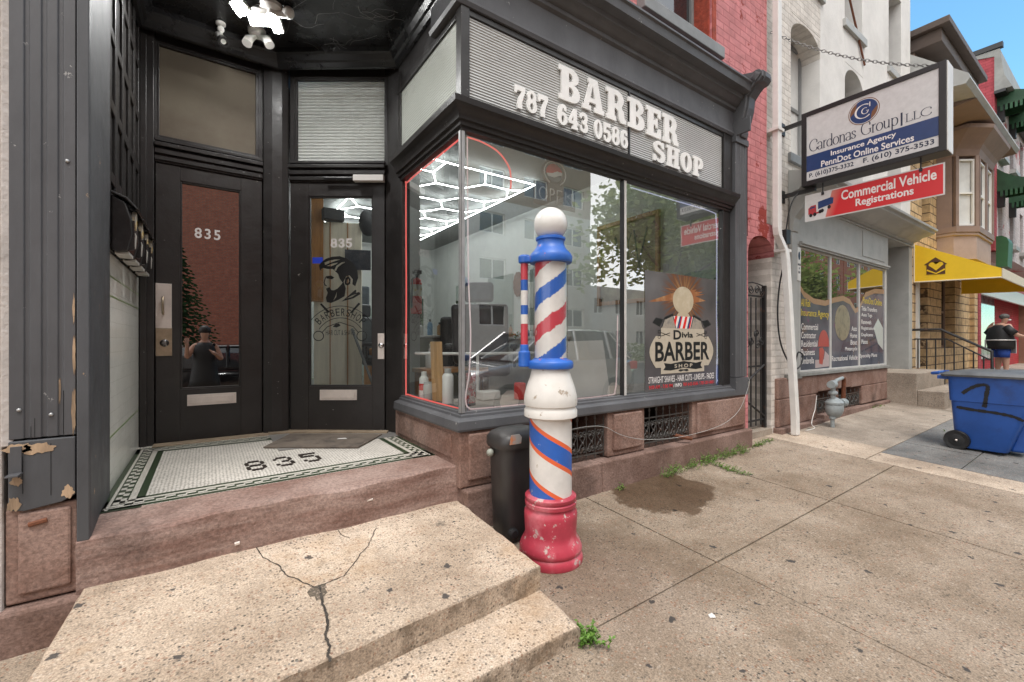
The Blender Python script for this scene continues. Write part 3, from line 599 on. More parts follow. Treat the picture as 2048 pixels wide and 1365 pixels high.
def door_leaf(F, wd, ht, g, pane, label):
    """g = glass u0, u1, v0, v1"""
    u0, u1, v0, v1 = g
    mb = MB(F); T = .045
    mb.box(.004, .008, -T, u0, ht, 0); mb.box(u1, .008, -T, wd - .004, ht, 0); mb.box(u0, .008, -T, u1, v0, -.0015); mb.box(u0, v1, -T, u1, ht, -.0015)
    d = part(mb, 'door', m_door, bevel=.002, label=label)
    mb = MB(F); q = .012
    for a, b, c, e in ((u0, u0 + q, v0, v1), (u1 - q, u1, v0, v1), (u0 + q, u1 - q, v0, v0 + q), (u0 + q, u1 - q, v1 - q, v1)): mb.box(a, c, -.03, b, e, -.006)
    part(mb, 'glazing_bead', m_door, d, bevel=.003)
    mb = MB(F); mb.quad((u0, v0, -.026), (u1, v0, -.026), (u1, v1, -.026), (u0, v1, -.026)); part(mb, 'door_pane', pane, d)
    return d
dL = door_leaf(FL, .688, 2.07, (.147, .537, .395, 1.965), m_glassk, 'black wooden door with dark mirroring pane and steel push plate')
dR = door_leaf(FR, .795, 2.072, (.155, .692, .372, 1.962), m_glassd, 'black wooden door with clear pane and bearded head decal')
def mail_slot(F, d, u0, u1, v0, v1):
    mb = MB(F); mb.box(u0, v0, 0, u1, v1, .006); mb.box(u0 + .018, v0 + .018, .006, u1 - .018, v1 - .018, .011)
    for a in (u0 + .009, u1 - .009):
        for b in (v0 + .012, v1 - .012): mb.ball((a, b, .006), .004, 8, 6)
    part(mb, 'mail_slot', m_steel, d, bevel=.0015)
mail_slot(FL, dL, .19, .505, .268, .352); mail_slot(FR, dR, .251, .561, .257, .344)
mb = MB(FL); mb.box(.004, .855, 0, .098, 1.185, .004)
for a in (.014, .09):
    for b in (.87, 1.02, 1.17): mb.ball((a, b, .004), .0035, 8, 6)
part(mb, 'push_plate', m_steel, dL, bevel=.001)
mb = MB(FL); mb.box(.004, .65, 0, .10, .853, .006); part(mb, 'lock_plate', m_brass, dL, bevel=.002)
mb = MB(FL); mb.lathe([(.026, .006), (.026, .012), (.018, .022), (.012, .03), (.006, .03)], 0, 0, 20); mb.v = []
mb = MB(FL @ Matrix.Translation((.056, .745, 0))); mb.lathe([(.028, .004), (.028, .010), (.022, .016), (.013, .026), (.004, .026)], n=20); part(mb, 'lock_cylinder', m_chrome, dL, smooth=True)
mb = MB(FL); mb.tube([(.048, .958, .004), (.048, .963, .03), (.048, 1.0, .04), (.048, 1.05, .04), (.048, 1.077, .03), (.048, 1.082, .004)], .008, 8); part(mb, 'pull_handle', m_brass, dL, smooth='all')
mb = MB(FL); txt(mb, '835', .235, 1.552, .40, 1.632, -.0255, .001, .02, sp=1.25); part(mb, 'house_number', m_decalw, dL)
mb = MB(FR); mb.box(.735, .60, 0, .79, .815, .006); part(mb, 'lock_plate', m_steel, dR, bevel=.002)
mb = MB(FR @ Matrix.Translation((.765, .715, 0))); mb.lathe([(.024, .004), (.024, .012), (.014, .024), (.004, .026)], n=20); part(mb, 'lock_cylinder', m_chrome, dR, smooth=True)
mb = MB(FR); mb.box(.55, 2.068, .02, .80, 2.118, .07); mb.box(.30, 2.09, .03, .55, 2.105, .05, 1); part(mb, 'door_closer', [m_wpl, m_black], bevel=.003)
# vinyl on the clear door: number, bearded head, lettering on an arch over scissors
K = 1 / 239 / 3.25
def pc(x, y): return ((600 + x / 3.25 - 580) / 239, (682.5 - (380 + y / 3.25)) / 239 + CAMZ - .543)
def decal(mb, pts, w=-.0255, hole=None): fit2(mb, [[pc(*p) for p in pts]] + ([[pc(*p) for p in h] for h in hole] if hole else []), w)
def fit2(mb, cont, w, th=.0008):
    vs, fs = fill_geo(cont); mb.add([(p[0], p[1], w + (p[2] + .5) * th) for p in vs], fs)
mb = MB(FR)
decal(mb, [(115,490),(130,468),(160,445),(200,432),(250,428),(300,445),(340,475),(365,520),(371,570),(352,625),(333,612),(336,580),(315,553),(292,560),(277,592),(268,600),(250,575),(240,545),(222,528),(205,512),(170,512),(140,505),(128,515),(132,528),(120,515)],
      hole=[[(150,470),(180,458),(220,450),(255,450),(215,462),(180,475),(155,487)], [(165,492),(200,478),(240,470),(225,482),(195,494)], [(215,520),(228,492),(260,470),(300,462),(262,482),(238,500),(226,525)]])
part(mb, 'hair_decal', m_decal, dR); mb = MB(FR)
decal(mb, [(160,640),(185,630),(196,650),(212,652),(236,640),(262,612),(275,592),(290,640),(282,690),(240,715),(192,735),(166,728),(160,700),(172,668)], hole=[[(208,720),(222,690),(232,660),(228,695)]])
part(mb, 'beard_decal', m_decal, dR); mb = MB(FR)
decal(mb, [(158,560),(195,555),(216,568),(200,580),(165,574)], -.0247); decal(mb, [(282,600),(288,570),(308,560),(322,580),(318,610),(300,620),(286,614)], hole=[[(296,605),(298,582),(308,575),(312,592),(306,606)]])
decal(mb, [(262,725),(300,693),(352,648),(360,652),(356,668),(378,662),(386,676),(340,704),(296,716)], hole=[[(290,706),(330,685),(362,674),(330,696)]])
decal(mb, [(155,565),(145,600),(150,618),(166,626),(168,622),(155,612),(151,600),(161,566)])
decal(mb, [(120,742),(132,738),(186,792),(172,800)]); decal(mb, [(316,800),(345,766),(374,732),(386,740),(352,776),(328,802)])
decal(mb, [(205,890),(222,872),(246,868),(255,884),(230,895)])
part(mb, 'face_decal', m_decal, dR)
mb = MB(FR)
cx, cy = pc(255, 1000); 
def arcw(R, span):
    def wp(u, v, w): a = pi / 2 - u / R; return (cx + (R + v) * cos(a), cy + (R + v) * sin(a), w)
    return wp
R = (1000 - 862) / 3.25 / 239 * 1.32
for q, ch in enumerate('BARBERSHOP'):
    a = (q - 4.5) * .0405 / 1.; txt(mb, ch, a - .0145, 0, a + .0145, .062, -.0255, .0008, .0, warp=arcw(R, 1))
for rr, sp in ((R + .082, 1.12), (R - .018, .98)):
    P = [(cx + rr * cos(pi/2 + sp * (1 - 2 * i / 24)), cy + rr * sin(pi/2 + sp * (1 - 2 * i / 24))) for i in range(25)]
    nib(mb, P, .005, .005, -.0255, .0008)
x0, y0 = pc(160, 945); x1, y1 = pc(352, 912); txt(mb, 'HAIR CUT & SHAVES', x0, y0, x1, y1, -.0255, .0008, -.01)
for x, y in ((112, 950), (395, 950)):
    a, b = pc(x, y); nib(mb, [(a + .042 * cos(2*pi*i/20), b + .04 * sin(2*pi*i/20)) for i in range(21)], .007, .007, -.0255, .0009)
    nib(mb, [(a + (.03 if x < 200 else -.03), b + .03), pc(170 if x < 200 else 340, 890), pc(250, 860)], .006, .006, -.0255, .0007)
part(mb, 'vinyl_lettering', m_decal, dR)
mb = MB(FR); x0, y0 = pc(190, 372); x1, y1 = pc(332, 312); w = slab_word('835', x1 - x0)
for c, a, b in w: glyph(mb, c, x0 + a, y0, x0 + b, y1, -.0255, .0008)
part(mb, 'house_number', m_decalw, dR)
mb = MB(FR); x0, y0 = pc(72, 476); x1, y1 = pc(140, 436); mb.box(x0, y0, -.0255, x1, y1, -.0248); part(mb, 'blue_sticker', flat('blue_sticker_vinyl', (.03, .07, .62), .4), dR)
mb = MB(); mb.box(-.33, 4.02, .53, .40, 4.12, .545); mb.prism([(.40, 4.02), (.52, 4.0), (1.20, 3.535), (1.235, 3.60), (.55, 4.11), (.40, 4.12)], .53, .552); part(mb, 'threshold', M('worn_wood_threshold', (.30, .23, .16), .7, var=.25, vs=9), bevel=.003)
# ---- tiled porch floor with its border
Lx, Rx = -.408, 1.245
mb = MB(); mb.prism([(Lx, 2.630), (Rx, 2.710), (Rx, 3.62), (.56, 4.12), (Lx, 4.12)], .40, .535); part(mb, 'porch_floor', m_penny)
def border(P0, P1, n_in, mb):
    """green line, white line, running key of green and white, white line, green line, between two points; n_in = inward normal"""
    P0 = Vector(P0); P1 = Vector(P1); d = (P1 - P0); L = d.length; d /= L; nn = Vector(n_in).normalized()
    def strip(a, b, s0, s1, m, z):
        q = [P0 + d * s0 + nn * a, P0 + d * s1 + nn * a, P0 + d * s1 + nn * b, P0 + d * s0 + nn * b]; mb.quad(*[(p.x, p.y, z) for p in q], m=m)
    strip(0, .155, 0, L, 0, .5362)
    strip(.026, .038, .02, L - .02, 1, .5372)
    k = .082; s = .04
    while s + k < L - .04:
        strip(.044, .066, s, s + k * .48, 1, .5376); strip(.066, .088, s + k * .42, s + k * .92, 1, .5378); s += k
    strip(.094, .122, .09, L - .09, 1, .5376)
mb = MB()
border((Lx, 2.632), (Rx, 2.712), (-.04, 1), mb); border((Lx, 4.02), (Lx, 2.62), (1, 0), mb)
border((.46, 3.98), (Lx, 4.01), (0, -1), mb); border((Rx, 2.70), (Rx, 3.50), (-1, 0), mb)
# clear the doubled corners: the four bands meet at different heights
for i, v in enumerate(mb.v): pass
o = part(mb, 'tile_border', [m_green, m_tilew])
hh = {}
me = o.data
for p in me.polygons:                                   # lift each band a hair so that no two sheets share a plane
    pass
mb = MB(frame((.20, 2.985, .5385), (.998, .05, 0), (-.05, .998, 0)))
def digits_tile(F):
    pat = {'8': ['01110','10001','10001','01110','10001','10001','01110'], '3': ['01110','10001','00001','00110','00001','10001','01110'], '5': ['11111','10000','11110','00001','00001','10001','01110']}
    q = .021; x = 0
    for ch in '835':
        mb = MB(F)
        for r, row in enumerate(pat[ch]):
            for c, k in enumerate(row):
                if k == '1':
                    X, Y = x + c * q * .98, (6 - r) * q * 1.6; mb.prism([(X + q * .58 * cos(pi/6 + pi/3*i), Y + q * .92 * sin(pi/6 + pi/3*i)) for i in range(6)], -.002, .0015)
        x += q * 5 + .05; part(mb, 'tile_digit', m_tblk)
digits_tile(mb.M)
# ---- brownstone doorstep, worn along its edge
mb = MB(); n = 28
top = []; pr_ = []
for i in range(n + 1):
    x = -.43 + (1.268 + .43) * i / n; wv = .008 * sin(x * 7.3) + .006 * sin(x * 17 + 1); zt = .507 + .027 * (x + .41) / 1.68
    pr_.append([(x, 2.405 + wv * .5 - .0, .18), (x, 2.405 + wv, .36 + wv), (x, 2.397 + wv * 1.5, .45), (x, 2.402 + wv, zt - .010 + wv * .5), (x, 2.414 + wv * .5, zt + wv * .3), (x, 2.634 + .08 * (x + .408) / 1.653, .5345), (x, 2.72, .40), (x, 2.72, .18)])
k = len(pr_[0])
mb.v = [p for r in pr_ for p in r]; mb.f = [(i * k + j, i * k + (j + 1) % k, (i + 1) * k + (j + 1) % k, (i + 1) * k + j) for i in range(n) for j in range(k)] + [tuple(range(k)), tuple(range(n * k, n * k + k))]; mb.mi = [0] * len(mb.f)
part(mb, 'doorstep', m_step, smooth='crisp')
mb = MB(); mb.tube([(.67, 2.399, .43), (.735, 2.397, .436)], .007, 6); mb.tube([(.10, 2.401, .355), (.12, 2.401, .357)], .008, 6); part(mb, 'stone_anchor', m_steel)
# ---- show window: sill, glass, posts, ledge, ribbed panels
PATH = [(1.286, 3.44), (1.286, 2.40), (4.33, 2.40)]
mb = MB(); mb.sweep(PATH, [(-.10, .747), (.062, .747), (.066, .760), (.062, .808), (.05, .815), (.02, .822), (.018, .838), (.006, .842), (.004, .856), (-.02, .858), (-.10, .858)], side=1 if True else -1); part(mb, 'window_sill', m_char, bevel=.0015)
mb = MB(); mb.sweep(PATH, [(-.03, 2.585), (.012, 2.587), (.015, 2.607), (.03, 2.61), (.034, 2.632), (.05, 2.638), (.055, 2.665), (.07, 2.68), (.085, 2.70), (.10, 2.708), (.105, 2.742), (.09, 2.752), (.015, 2.78), (-.03, 2.782)], side=1)
part(mb, 'window_ledge', m_blk, smooth=True)
GX = (1.297, 2.752, 2.774, 4.178)
def pane(x0, x1): 
    mb = MB(); mb.quad((x0, 2.414, .853), (x1, 2.414, .853), (x1, 2.414, 2.592), (x0, 2.414, 2.592)); part(mb, 'window_pane', m_glass)
pane(GX[0], GX[1]); pane(GX[2], GX[3])
mb = MB(); mb.quad((1.294, 2.43, .853), (1.294, 3.43, .853), (1.294, 3.43, 2.592), (1.294, 2.43, 2.592)); part(mb, 'window_pane', m_glasss)
mb = MB(); mb.box(1.278, 2.392, .850, 1.300, 2.40, 2.59); mb.box(1.270, 2.400, .850, 1.278, 2.424, 2.59); mb.box(1.279, 2.401, .85, 1.299, 2.421, 2.59); part(mb, 'corner_bar', m_alu, bevel=.003)
mb = MB(); mb.box(2.752, 2.394, .855, 2.776, 2.424, 2.588); part(mb, 'window_mullion', m_alul, bevel=.003)
mb = MB(); mb.box(2.735, 2.398, .855, 2.750, 2.43, 2.588); part(mb, 'mullion_gasket', m_black)
mb = MB(); mb.box(4.178, 2.398, .855, 4.32, 2.45, 2.588); mb.box(4.178, 2.388, .855, 4.20, 2.398, 2.588); part(mb, 'window_jamb', m_blk, bevel=.003)
# wooden frame of the sign panels
mb = MB()
mb.box(1.262, 2.372, 2.782, 1.322, 2.44, 3.62); mb.box(4.166, 2.372, 2.782, 4.312, 2.44, 3.36); mb.box(4.15, 2.36, 2.782, 4.17, 2.38, 3.30)
mb.box(1.322, 2.38, 3.30, 4.166, 2.44, 3.36); mb.box(1.322, 2.376, 2.782, 4.150, 2.40, 2.79)
part(mb, 'sign_frame', m_blk, bevel=.003)
mb = MB(); mb.box(1.265, 3.40, 2.782, 1.31, 3.46, 3.45); mb.box(1.27, 2.44, 3.30, 1.33, 3.46, 3.62); mb.box(1.258, 2.44, 3.285, 1.27, 3.46, 3.31); part(mb, 'side_frame', m_blk, bevel=.003)
def ribbed(M_, u0, u1, v0, v1, pitch, mat, nm, wd=.006):
    mb = MB(M_); n = int(round((v1 - v0) / pitch)); h = (v1 - v0) / n
    for i in range(n):
        v = v0 + i * h; mb.add([(u0, v, -wd), (u1, v, -wd), (u1, v + h * .2, 0), (u0, v + h * .2, 0), (u1, v + h, -wd), (u0, v + h, -wd)], [(0, 1, 2, 3), (3, 2, 4, 5)])
    return part(mb, nm, mat)
FF = frame((0, 2.386, 0), (1, 0, 0))
sp1 = ribbed(FF, 1.322, 2.785, 2.79, 3.30, .0185, m_ribs, 'ribbed_sign_panel'); sp2 = ribbed(FF, 2.795, 4.15, 2.79, 3.30, .0185, m_ribs, 'ribbed_sign_panel')
mb = MB(); mb.box(2.783, 2.376, 2.79, 2.797, 2.392, 3.30); part(mb, 'panel_joint', m_blk)
mb = MB(frame((1.275, 3.40, 0), (0, -1, 0))); mb.box(0, 2.78, -.012, .96, 3.29, 0)
part(mb, 'side_glass_panel', m_ribs3)
ribbed(frame((1.273, 3.40, 0), (0, -1, 0)), 0, .96, 2.785, 3.285, .0185, m_ribs3, 'side_ribs', .002)
# ---- raised letters: measured on the panel plane (y = 2.38)
def P2(px, py, y):
    u = (px - 1024) / 880; v = (682.5 - py) / 880; t = y / (.823 - u * .568); return t * (.568 + u * .823), CAMZ + v * t
def word(t, lx, rx, z0, z1, sp):
    for c, a, b in slab_word(t, rx - lx):
        pass
    for c, a, b in slab_word(t, rx - lx):
        mb = MB(FF); glyph(mb, c, lx + a, z0, lx + b, z1, .002, .014)
        p = sp1 if lx + b < 2.80 else sp2
        mb.build('raised_letter', m_letter, p, bevel=.002)
word('BARBER', 2.04, 3.43, 3.015, 3.255, None)
word('SHOP', 3.085, 3.81, 2.815, 2.995, None)
word('787', 1.66, 1.94, 2.835, 2.985, None); word('643', 2.03, 2.325, 2.83, 2.98, None); word('0586', 2.39, 2.765, 2.825, 2.972, None)
# ---- cornice, pilaster and console
mb = MB(); mb.sweep([(1.262, 2.75), (1.262, 2.40), (4.36, 2.40)], [(-.02, 3.34), (.035, 3.342), (.045, 3.365), (.036, 3.385), (.028, 3.40), (.028, 3.585), (.05, 3.60), (.055, 3.625), (.085, 3.64), (.10, 3.67), (.12, 3.68), (.13, 3.715), (.19, 3.73), (.20, 3.79), (.215, 3.80), (.215, 3.815), (.0, 3.92), (-.02, 3.92)], side=1)
part(mb, 'cornice', m_char, smooth=True)
mb = MB(); mb.prism(fluted(4.325, 4.545, 2.345, .12, [4.375, 4.405, 4.435, 4.465, 4.495], .016, .007), .93, 3.28); mb.box(4.318, 2.335, .75, 4.552, 2.46, .925); mb.box(4.315, 2.33, 3.28, 4.555, 2.46, 3.34)
part(mb, 'fluted_pilaster', m_char, bevel=.002)
mb = MB()
prof = [(2.46, 3.34), (2.33, 3.34), (2.318, 3.40), (2.325, 3.45), (2.285, 3.50), (2.26, 3.60), (2.25, 3.70), (2.20, 3.76)] + [(2.155 + .062 * cos(radians(a)), 3.85 + .062 * sin(radians(a))) for a in (280, 240, 200, 160, 120, 90, 60)] + [(2.28, 3.93), (2.46, 3.93)]
mb.prism(prof, 4.345, 4.525, 'x'); mb.prism([(q[0] - .014, q[1]) for q in prof[1:-3]] + [(2.30, 3.92), (2.40, 3.80), (2.40, 3.34)], 4.385, 4.485, 'x')
mb.box(4.325, 2.20, 3.34, 4.345, 2.46, 3.48)
c_ = part(mb, 'console_bracket', m_char, bevel=.004)
mb = MB(frame((4.345, 2.155, 3.85), (0, -1, 0))); mb.lathe([(.05, 0), (.05, .012), (.03, .016), (.004, .018)], n=4); part(mb, 'console_rosette', m_char, c_)
# ---- brownstone foundation with iron grates
zb = lambda x: zg(x, 2.3)
mb = MB(); mb.box(1.247, 2.42, .30, 1.30, 3.47, .747); mb.box(1.238, 2.46, .565, 1.25, 3.40, .72); part(mb, 'foundation_side', m_stone, bevel=.008)
def fstone(x0, x1, y=2.36):
    mb = MB(); mb.box(x0, y, .40, x1, 2.75, .747); mb.box(x0 + .055, y - .022, .445, x1 - .05, y + .01, .728); part(mb, 'foundation_stone', m_stone, bevel=.01)
fstone(1.245, 1.86); fstone(2.52, 2.955); fstone(3.62, 4.55)
mb = MB()
for a, b in ((1.262, 2.40), (2.403, 4.575)):
    mb.add([(a, 2.30, zb(a) - .3), (b, 2.30, zb(b) - .3), (b, 2.30, .395), (a, 2.30, .395), (a, 2.90, zb(a) - .3), (b, 2.90, zb(b) - .3), (b, 2.90, .402), (a, 2.90, .402)], [(0,1,2,3), (3,2,6,7), (1,5,6,2), (0,3,7,4)])
part(mb, 'foundation_base', m_stone2, bevel=.012)
mb = MB(); mb.box(1.9, 2.78, .40, 4.0, 2.80, .75); part(mb, 'cellar_recess', flat('cellar_dark', (.012, .008, .007), .9))
def spiral(cx, cz, r, turns, a0, y, sgn=1, n=22): return [(cx + r * (1 - i / n * .85) * cos(a0 + sgn * 2 * pi * turns * i / n), y, cz + r * (1 - i / n * .85) * sin(a0 + sgn * 2 * pi * turns * i / n)) for i in range(n + 1)]
def grate(x0, x1, nm='iron_grate', z0=.425, z1=.742, y=2.395, par=None, nv=8):
    mb = MB(); zt = z0 + (z1 - z0) * .70; r = .006
    for z in (z0 + .015, zt): mb.box(x0, y - .006, z - .005, x1, y + .006, z + .005)
    k = (x1 - x0) / nv
    for i in range(nv + 1):
        x = x0 + i * k; mb.tube([(x, y, z0 - .015), (x, y, z1 - .025)], .0045, 6)
        if i < nv:
            mb.add([(x - .016, y, z1 - .035), (x, y - .005, z1 - .045), (x + .016, y, z1 - .035), (x, y, z1 - .002), (x, y + .005, z1 - .045)], [(0, 1, 3), (1, 2, 3), (2, 4, 3), (4, 0, 3)])
    for i in range(nv):
        x = x0 + (i + .5) * k
        for s in (-1, 1):
            mb.tube(spiral(x + s * k * .22, z0 + .055, k * .24, 1.4, pi/2 if s > 0 else pi/2, y - .004, s), .0042, 5)
            mb.tube(spiral(x + s * k * .22, zt - .045, k * .24, 1.4, -pi/2, y - .004, -s), .0042, 5)
            mb.tube([(x + s * k * .46, y - .004, z0 + .05), (x + s * k * .2, y - .006, (z0 + zt) / 2 - .02), (x, y - .008, (z0 + zt) / 2), (x + s * k * .25, y - .006, (z0 + zt) / 2 + .03), (x + s * k * .46, y - .004, zt - .04)], .004, 5)
        mb.ball((x, y - .008, (z0 + zt) / 2), .012, 8, 6)
    return mb.build(nm, m_grate, par or B)
grate(1.87, 2.51, nv=7); grate(2.965, 3.61, nv=7)
mb = MB(); mb.tube([(3.42, 2.42, .455), (3.43, 2.33, .45), (3.50, 2.29, .435)], .017, 10); part(mb, 'drain_pipe', m_rust, smooth=True)
# ---- upper brick wall with its window
def wall(x0, x1, z0, z1, y0, y1, ops, mb=None):
    mb = mb or MB(); xs = sorted({x0, x1, *[o[0] for o in ops], *[o[1] for o in ops]}); zs = sorted({z0, z1, *[o[2] for o in ops], *[o[3] for o in ops]})
    for a, b in zip(xs, xs[1:]):
        run = None
        for c, d in zip(zs, zs[1:]):
            hole = any(o[0] <= a + 1e-6 and b - 1e-6 <= o[1] and o[2] <= c + 1e-6 and d - 1e-6 <= o[3] for o in ops)
            if hole:
                if run: mb.box(a, y0, run[0], b, y1, run[1]); run = None
            else: run = (run[0], d) if run else (c, d)
        if run: mb.box(a, y0, run[0], b, y1, run[1])
    return mb
def sash(par, x0, x1, z0, z1, y, frame_m, pane_m, sill_m=None, sill=.11, depth=.06, nm='window'):
    mb = MB(); q = .05; zm = (z0 + z1) / 2
    mb.box(x0, y, z0, x0 + q, y + depth, z1); mb.box(x1 - q, y, z0, x1, y + depth, z1); mb.box(x0 + q, y, z1 - q, x1 - q, y + depth, z1); mb.box(x0 + q, y, z0, x1 - q, y + depth, z0 + q)
    mb.box(x0 + q, y + .012, zm - .025, x1 - q, y + depth - .01, zm + .025)
    wn = mb.build(nm, frame_m, par, bevel=.004)
    mb = MB(); mb.box(x0 + q, y + .03, z0 + q, x1 - q, y + .034, zm - .025); mb.box(x0 + q, y + .022, zm + .025, x1 - q, y + .026, z1 - q); mb.build('pane', pane_m, wn)
    if sill_m: mb = MB(); mb.box(x0 - .08, y - .26, z0 - sill, x1 + .08, y + .02, z0 - .003); mb.build('sill', sill_m, wn, bevel=.006)
    return wn
mb = wall(-.62, 5.115, 3.70, 8.2, 2.42, 2.75, [(3.05, 4.03, 4.14, 6.1), (-.62, 1.26, 3.70, 4.6)]); mb.box(4.55, 2.421, 2.60, 5.115, 2.75, 3.70)

# alley arch in the lower corner
ar = [(4.715 + .287 * (1 - cos(pi * i / 10)), 2.25 + .20 * sin(pi * i / 10)) for i in range(11)]
mb.prism([(4.715, 2.60)] + ar + [(5.289, 2.60)], 2.4215, 2.75, 'y'); mb.box(4.55, 2.421, .2, 4.715, 2.75, 2.60)
part(mb, 'brick_wall', m_pink)
wn = sash(B, 3.05, 4.03, 4.15, 6.1, 2.60, m_greyd, m_winglass)
mb = MB(); mb.box(2.93, 2.335, 4.03, 4.12, 2.60, 4.138); mb.build('sill', m_greyd, wn, bevel=.006)
mb = MB(); mb.box(4.015, 2.44, 4.14, 4.035, 2.60, 6.1); mb.box(4.036, 2.413, 4.14, 4.10, 2.44, 4.9); part(mb, 'raw_brick_reveal', M('raw_red_brick_edge', (.30, .05, .025), .85, var=.35, vs=14, bump=1, bs=40))
mb = MB(); mb.box(1.3, 2.75, 3.65, 5.1, 10, 3.95); part(mb, 'floor_slab', m_ceil)
# ---- room behind the window
m_room = M('room_wall_paint', (.62, .64, .615), .6, var=.04); m_roomc = M('room_ceiling_paint', (.17, .18, .175), .6, var=.04)
m_grn = M('grey_green_room_paint', (.36, .42, .38), .5, var=.06)
m_floorin = M('grey_room_floor', (.22, .21, .20), .35, var=.15)
m_ply = M('pale_plywood', (.82, .74, .60), .6, var=.12, vs=2, stretch=(6, 6, .5)); m_oak = M('orange_wood', (.42, .19, .06), .5, var=.2, vs=4, stretch=(8, 8, .6))
mb = MB(); mb.box(4.32, 2.46, .55, 4.45, 9.7, 3.6); mb.box(.40, 9.6, .55, 4.45, 9.75, 3.6); mb.box(.30, 4.27, .55, .40, 9.7, 3.6); part(mb, 'room_wall', m_room)
mb = MB(); mb.prism([(.40, 4.27), (.62, 4.25), (1.38, 3.74), (1.38, 2.44), (4.45, 2.44), (4.45, 9.75), (.40, 9.75)], 3.42, 3.5); part(mb, 'room_ceiling', m_roomc)
mb = MB(); mb.box(-.62, 2.43, 3.75, 1.262, 2.75, 4.6); part(mb, 'entrance_beam', m_blk)
mb = MB(); mb.box(.40, 3.40, .45, 4.32, 9.6, .54); part(mb, 'room_floor', m_floorin)
mb = MB(); mb.box(1.302, 2.435, .80, 4.31, 3.05, .848); part(mb, 'display_ledge', M('worn_ledge_board', (.45, .40, .36), .6, var=.2, vs=8))
mb = MB(); mb.box(1.9, 9.50, .55, 3.2, 9.6, 2.0, 0); mb.box(.42, 9.4, .54, .9, 9.59, 2.3, 1); part(mb, 'room_dado', [m_grn, m_oak])
# ------------------------------------------------------------------ concrete steps
ST = thing('concrete_steps', 'two low cracked concrete steps in front of the tiled shop entrance', 'steps', (.4, 1.6, .05))
def zs(x, y): return .279 + (y - 1.555) * .044 + (x - 1.2) * .004
def slab(mb, poly, top, bot, nseg=14):
    """a worn slab: outline densified and nudged, top follows a height function"""
    pts = []
    for i, p in enumerate(poly):
        q = poly[(i + 1) % len(poly)]; L = hypot(q[0] - p[0], q[1] - p[1]); k = max(1, int(L / .05))
        for j in range(k): f = j / k; pts.append((p[0] + (q[0] - p[0]) * f + (random.uniform(-.003, .003) if j else 0), p[1] + (q[1] - p[1]) * f + (random.uniform(-.003, .003) if j else 0)))
    n = len(pts); cx = sum(p[0] for p in pts) / n; cy = sum(p[1] for p in pts) / n
    def inset(p, d): L = hypot(p[0] - cx, p[1] - cy); return (p[0] + (cx - p[0]) * d / L, p[1] + (cy - p[1]) * d / L)
    ch = [random.uniform(.006, .014) for _ in pts]
    rings = [[(p[0], p[1], bot(*p)) for p in pts], [(p[0], p[1], top(*p) - c) for p, c in zip(pts, ch)], [(*inset(p, .5 * c), top(*p) - .35 * c) for p, c in zip(pts, ch)], [(*inset(p, 1.3 * c), top(*p)) for p, c in zip(pts, ch)]]
    mb.add([p for r in rings for p in r], [(i * n + j, i * n + (j + 1) % n, (i + 1) * n + (j + 1) % n, (i + 1) * n + j) for i in range(3) for j in range(n)] + [tuple(range(3 * n, 4 * n))])
mb = MB(); slab(mb, [(-.47, 1.475), (.27, 1.505), (1.236, 1.565), (1.255, 2.0), (1.266, 2.43), (-.41, 2.43)], zs, lambda x, y: zg(x, y) - .1); mb.build('upper_step', m_slab, ST)
def z2(x, y): return .165 + (y - 1.3) * .012 + (x - 1.2) * .003
mb = MB(); slab(mb, [(-.47, 1.27), (.6, 1.285), (1.215, 1.283), (1.236, 1.47), (1.250, 1.62), (-.47, 1.60)], z2, lambda x, y: zg(x, y) - .1); mb.build('lower_step', m_slab, ST)
# cracks: measured on the slab
def onslab(px, py, off=.0025):
    u = (px - 1024) / 880; v = (682.5 - py) / 880; dx, dy = .568 + u * .823, .823 - u * .568
    t = 1.5
    for _ in range(12): t = (zs(t * dx, t * dy) - CAMZ) / v
    return (t * dx, t * dy)
CR = [[(512, 1095), (527, 1116), (557, 1131), (571, 1150), (605, 1165), (622, 1173), (640, 1178)], [(752, 1057), (742, 1078), (737, 1092), (722, 1108), (706, 1132), (688, 1152), (660, 1165), (640, 1172)], [(672, 1052), (682, 1070), (700, 1078)], [(640, 1172), (644, 1205), (652, 1225), (657, 1250), (651, 1272), (659, 1295), (656, 1310), (660, 1326)]]
mb = MB(); hgt = .0015
for ci, c in enumerate(CR):
    P = []
    for a, b in zip(c, c[1:]):
        A, Bq = onslab(*a), onslab(*b)
        for k in range(4): f = k / 4; P.append((A[0] + (Bq[0] - A[0]) * f + random.uniform(-.003, .003), A[1] + (Bq[1] - A[1]) * f + random.uniform(-.003, .003)))
    P.append(onslab(*c[-1])); w_ = (.0032, .0026, .0018, .0055)[ci]; mb = MB()
    for (a, b) in zip(P, P[1:]):
        d = Vector((b[0] - a[0], b[1] - a[1])); d = d.normalized() if d.length else Vector((1, 0)); nn = Vector((-d.y, d.x)); w0, w1 = w_ * random.uniform(.5, 1.1), w_ * random.uniform(.5, 1.1)
        q = [(a[0] + nn.x * w0, a[1] + nn.y * w0), (a[0] - nn.x * w0, a[1] - nn.y * w0), (b[0] - nn.x * w1, b[1] - nn.y * w1), (b[0] + nn.x * w1, b[1] + nn.y * w1)]
        hgt += .00002; mb.quad(*[(x, y, zs(x, y) + hgt) for x, y in q])
    mb.build('crack', m_crack, ST)
mb = MB()
pt = [onslab(*p) for p in ((614, 1186), (622, 1176), (634, 1172), (652, 1167), (650, 1178), (655, 1186), (647, 1194), (648, 1206), (640, 1198), (633, 1203), (629, 1193), (620, 1195))]
mb.add([(x, y, zs(x, y) + .0012) for x, y in pt], [tuple(range(len(pt)))]); mb.build('crack_hollow', M('crack_hollow_grit', (.12, .095, .07), .95, var=.5, vs=90), ST)
fx = onslab(660, 1326)[0]
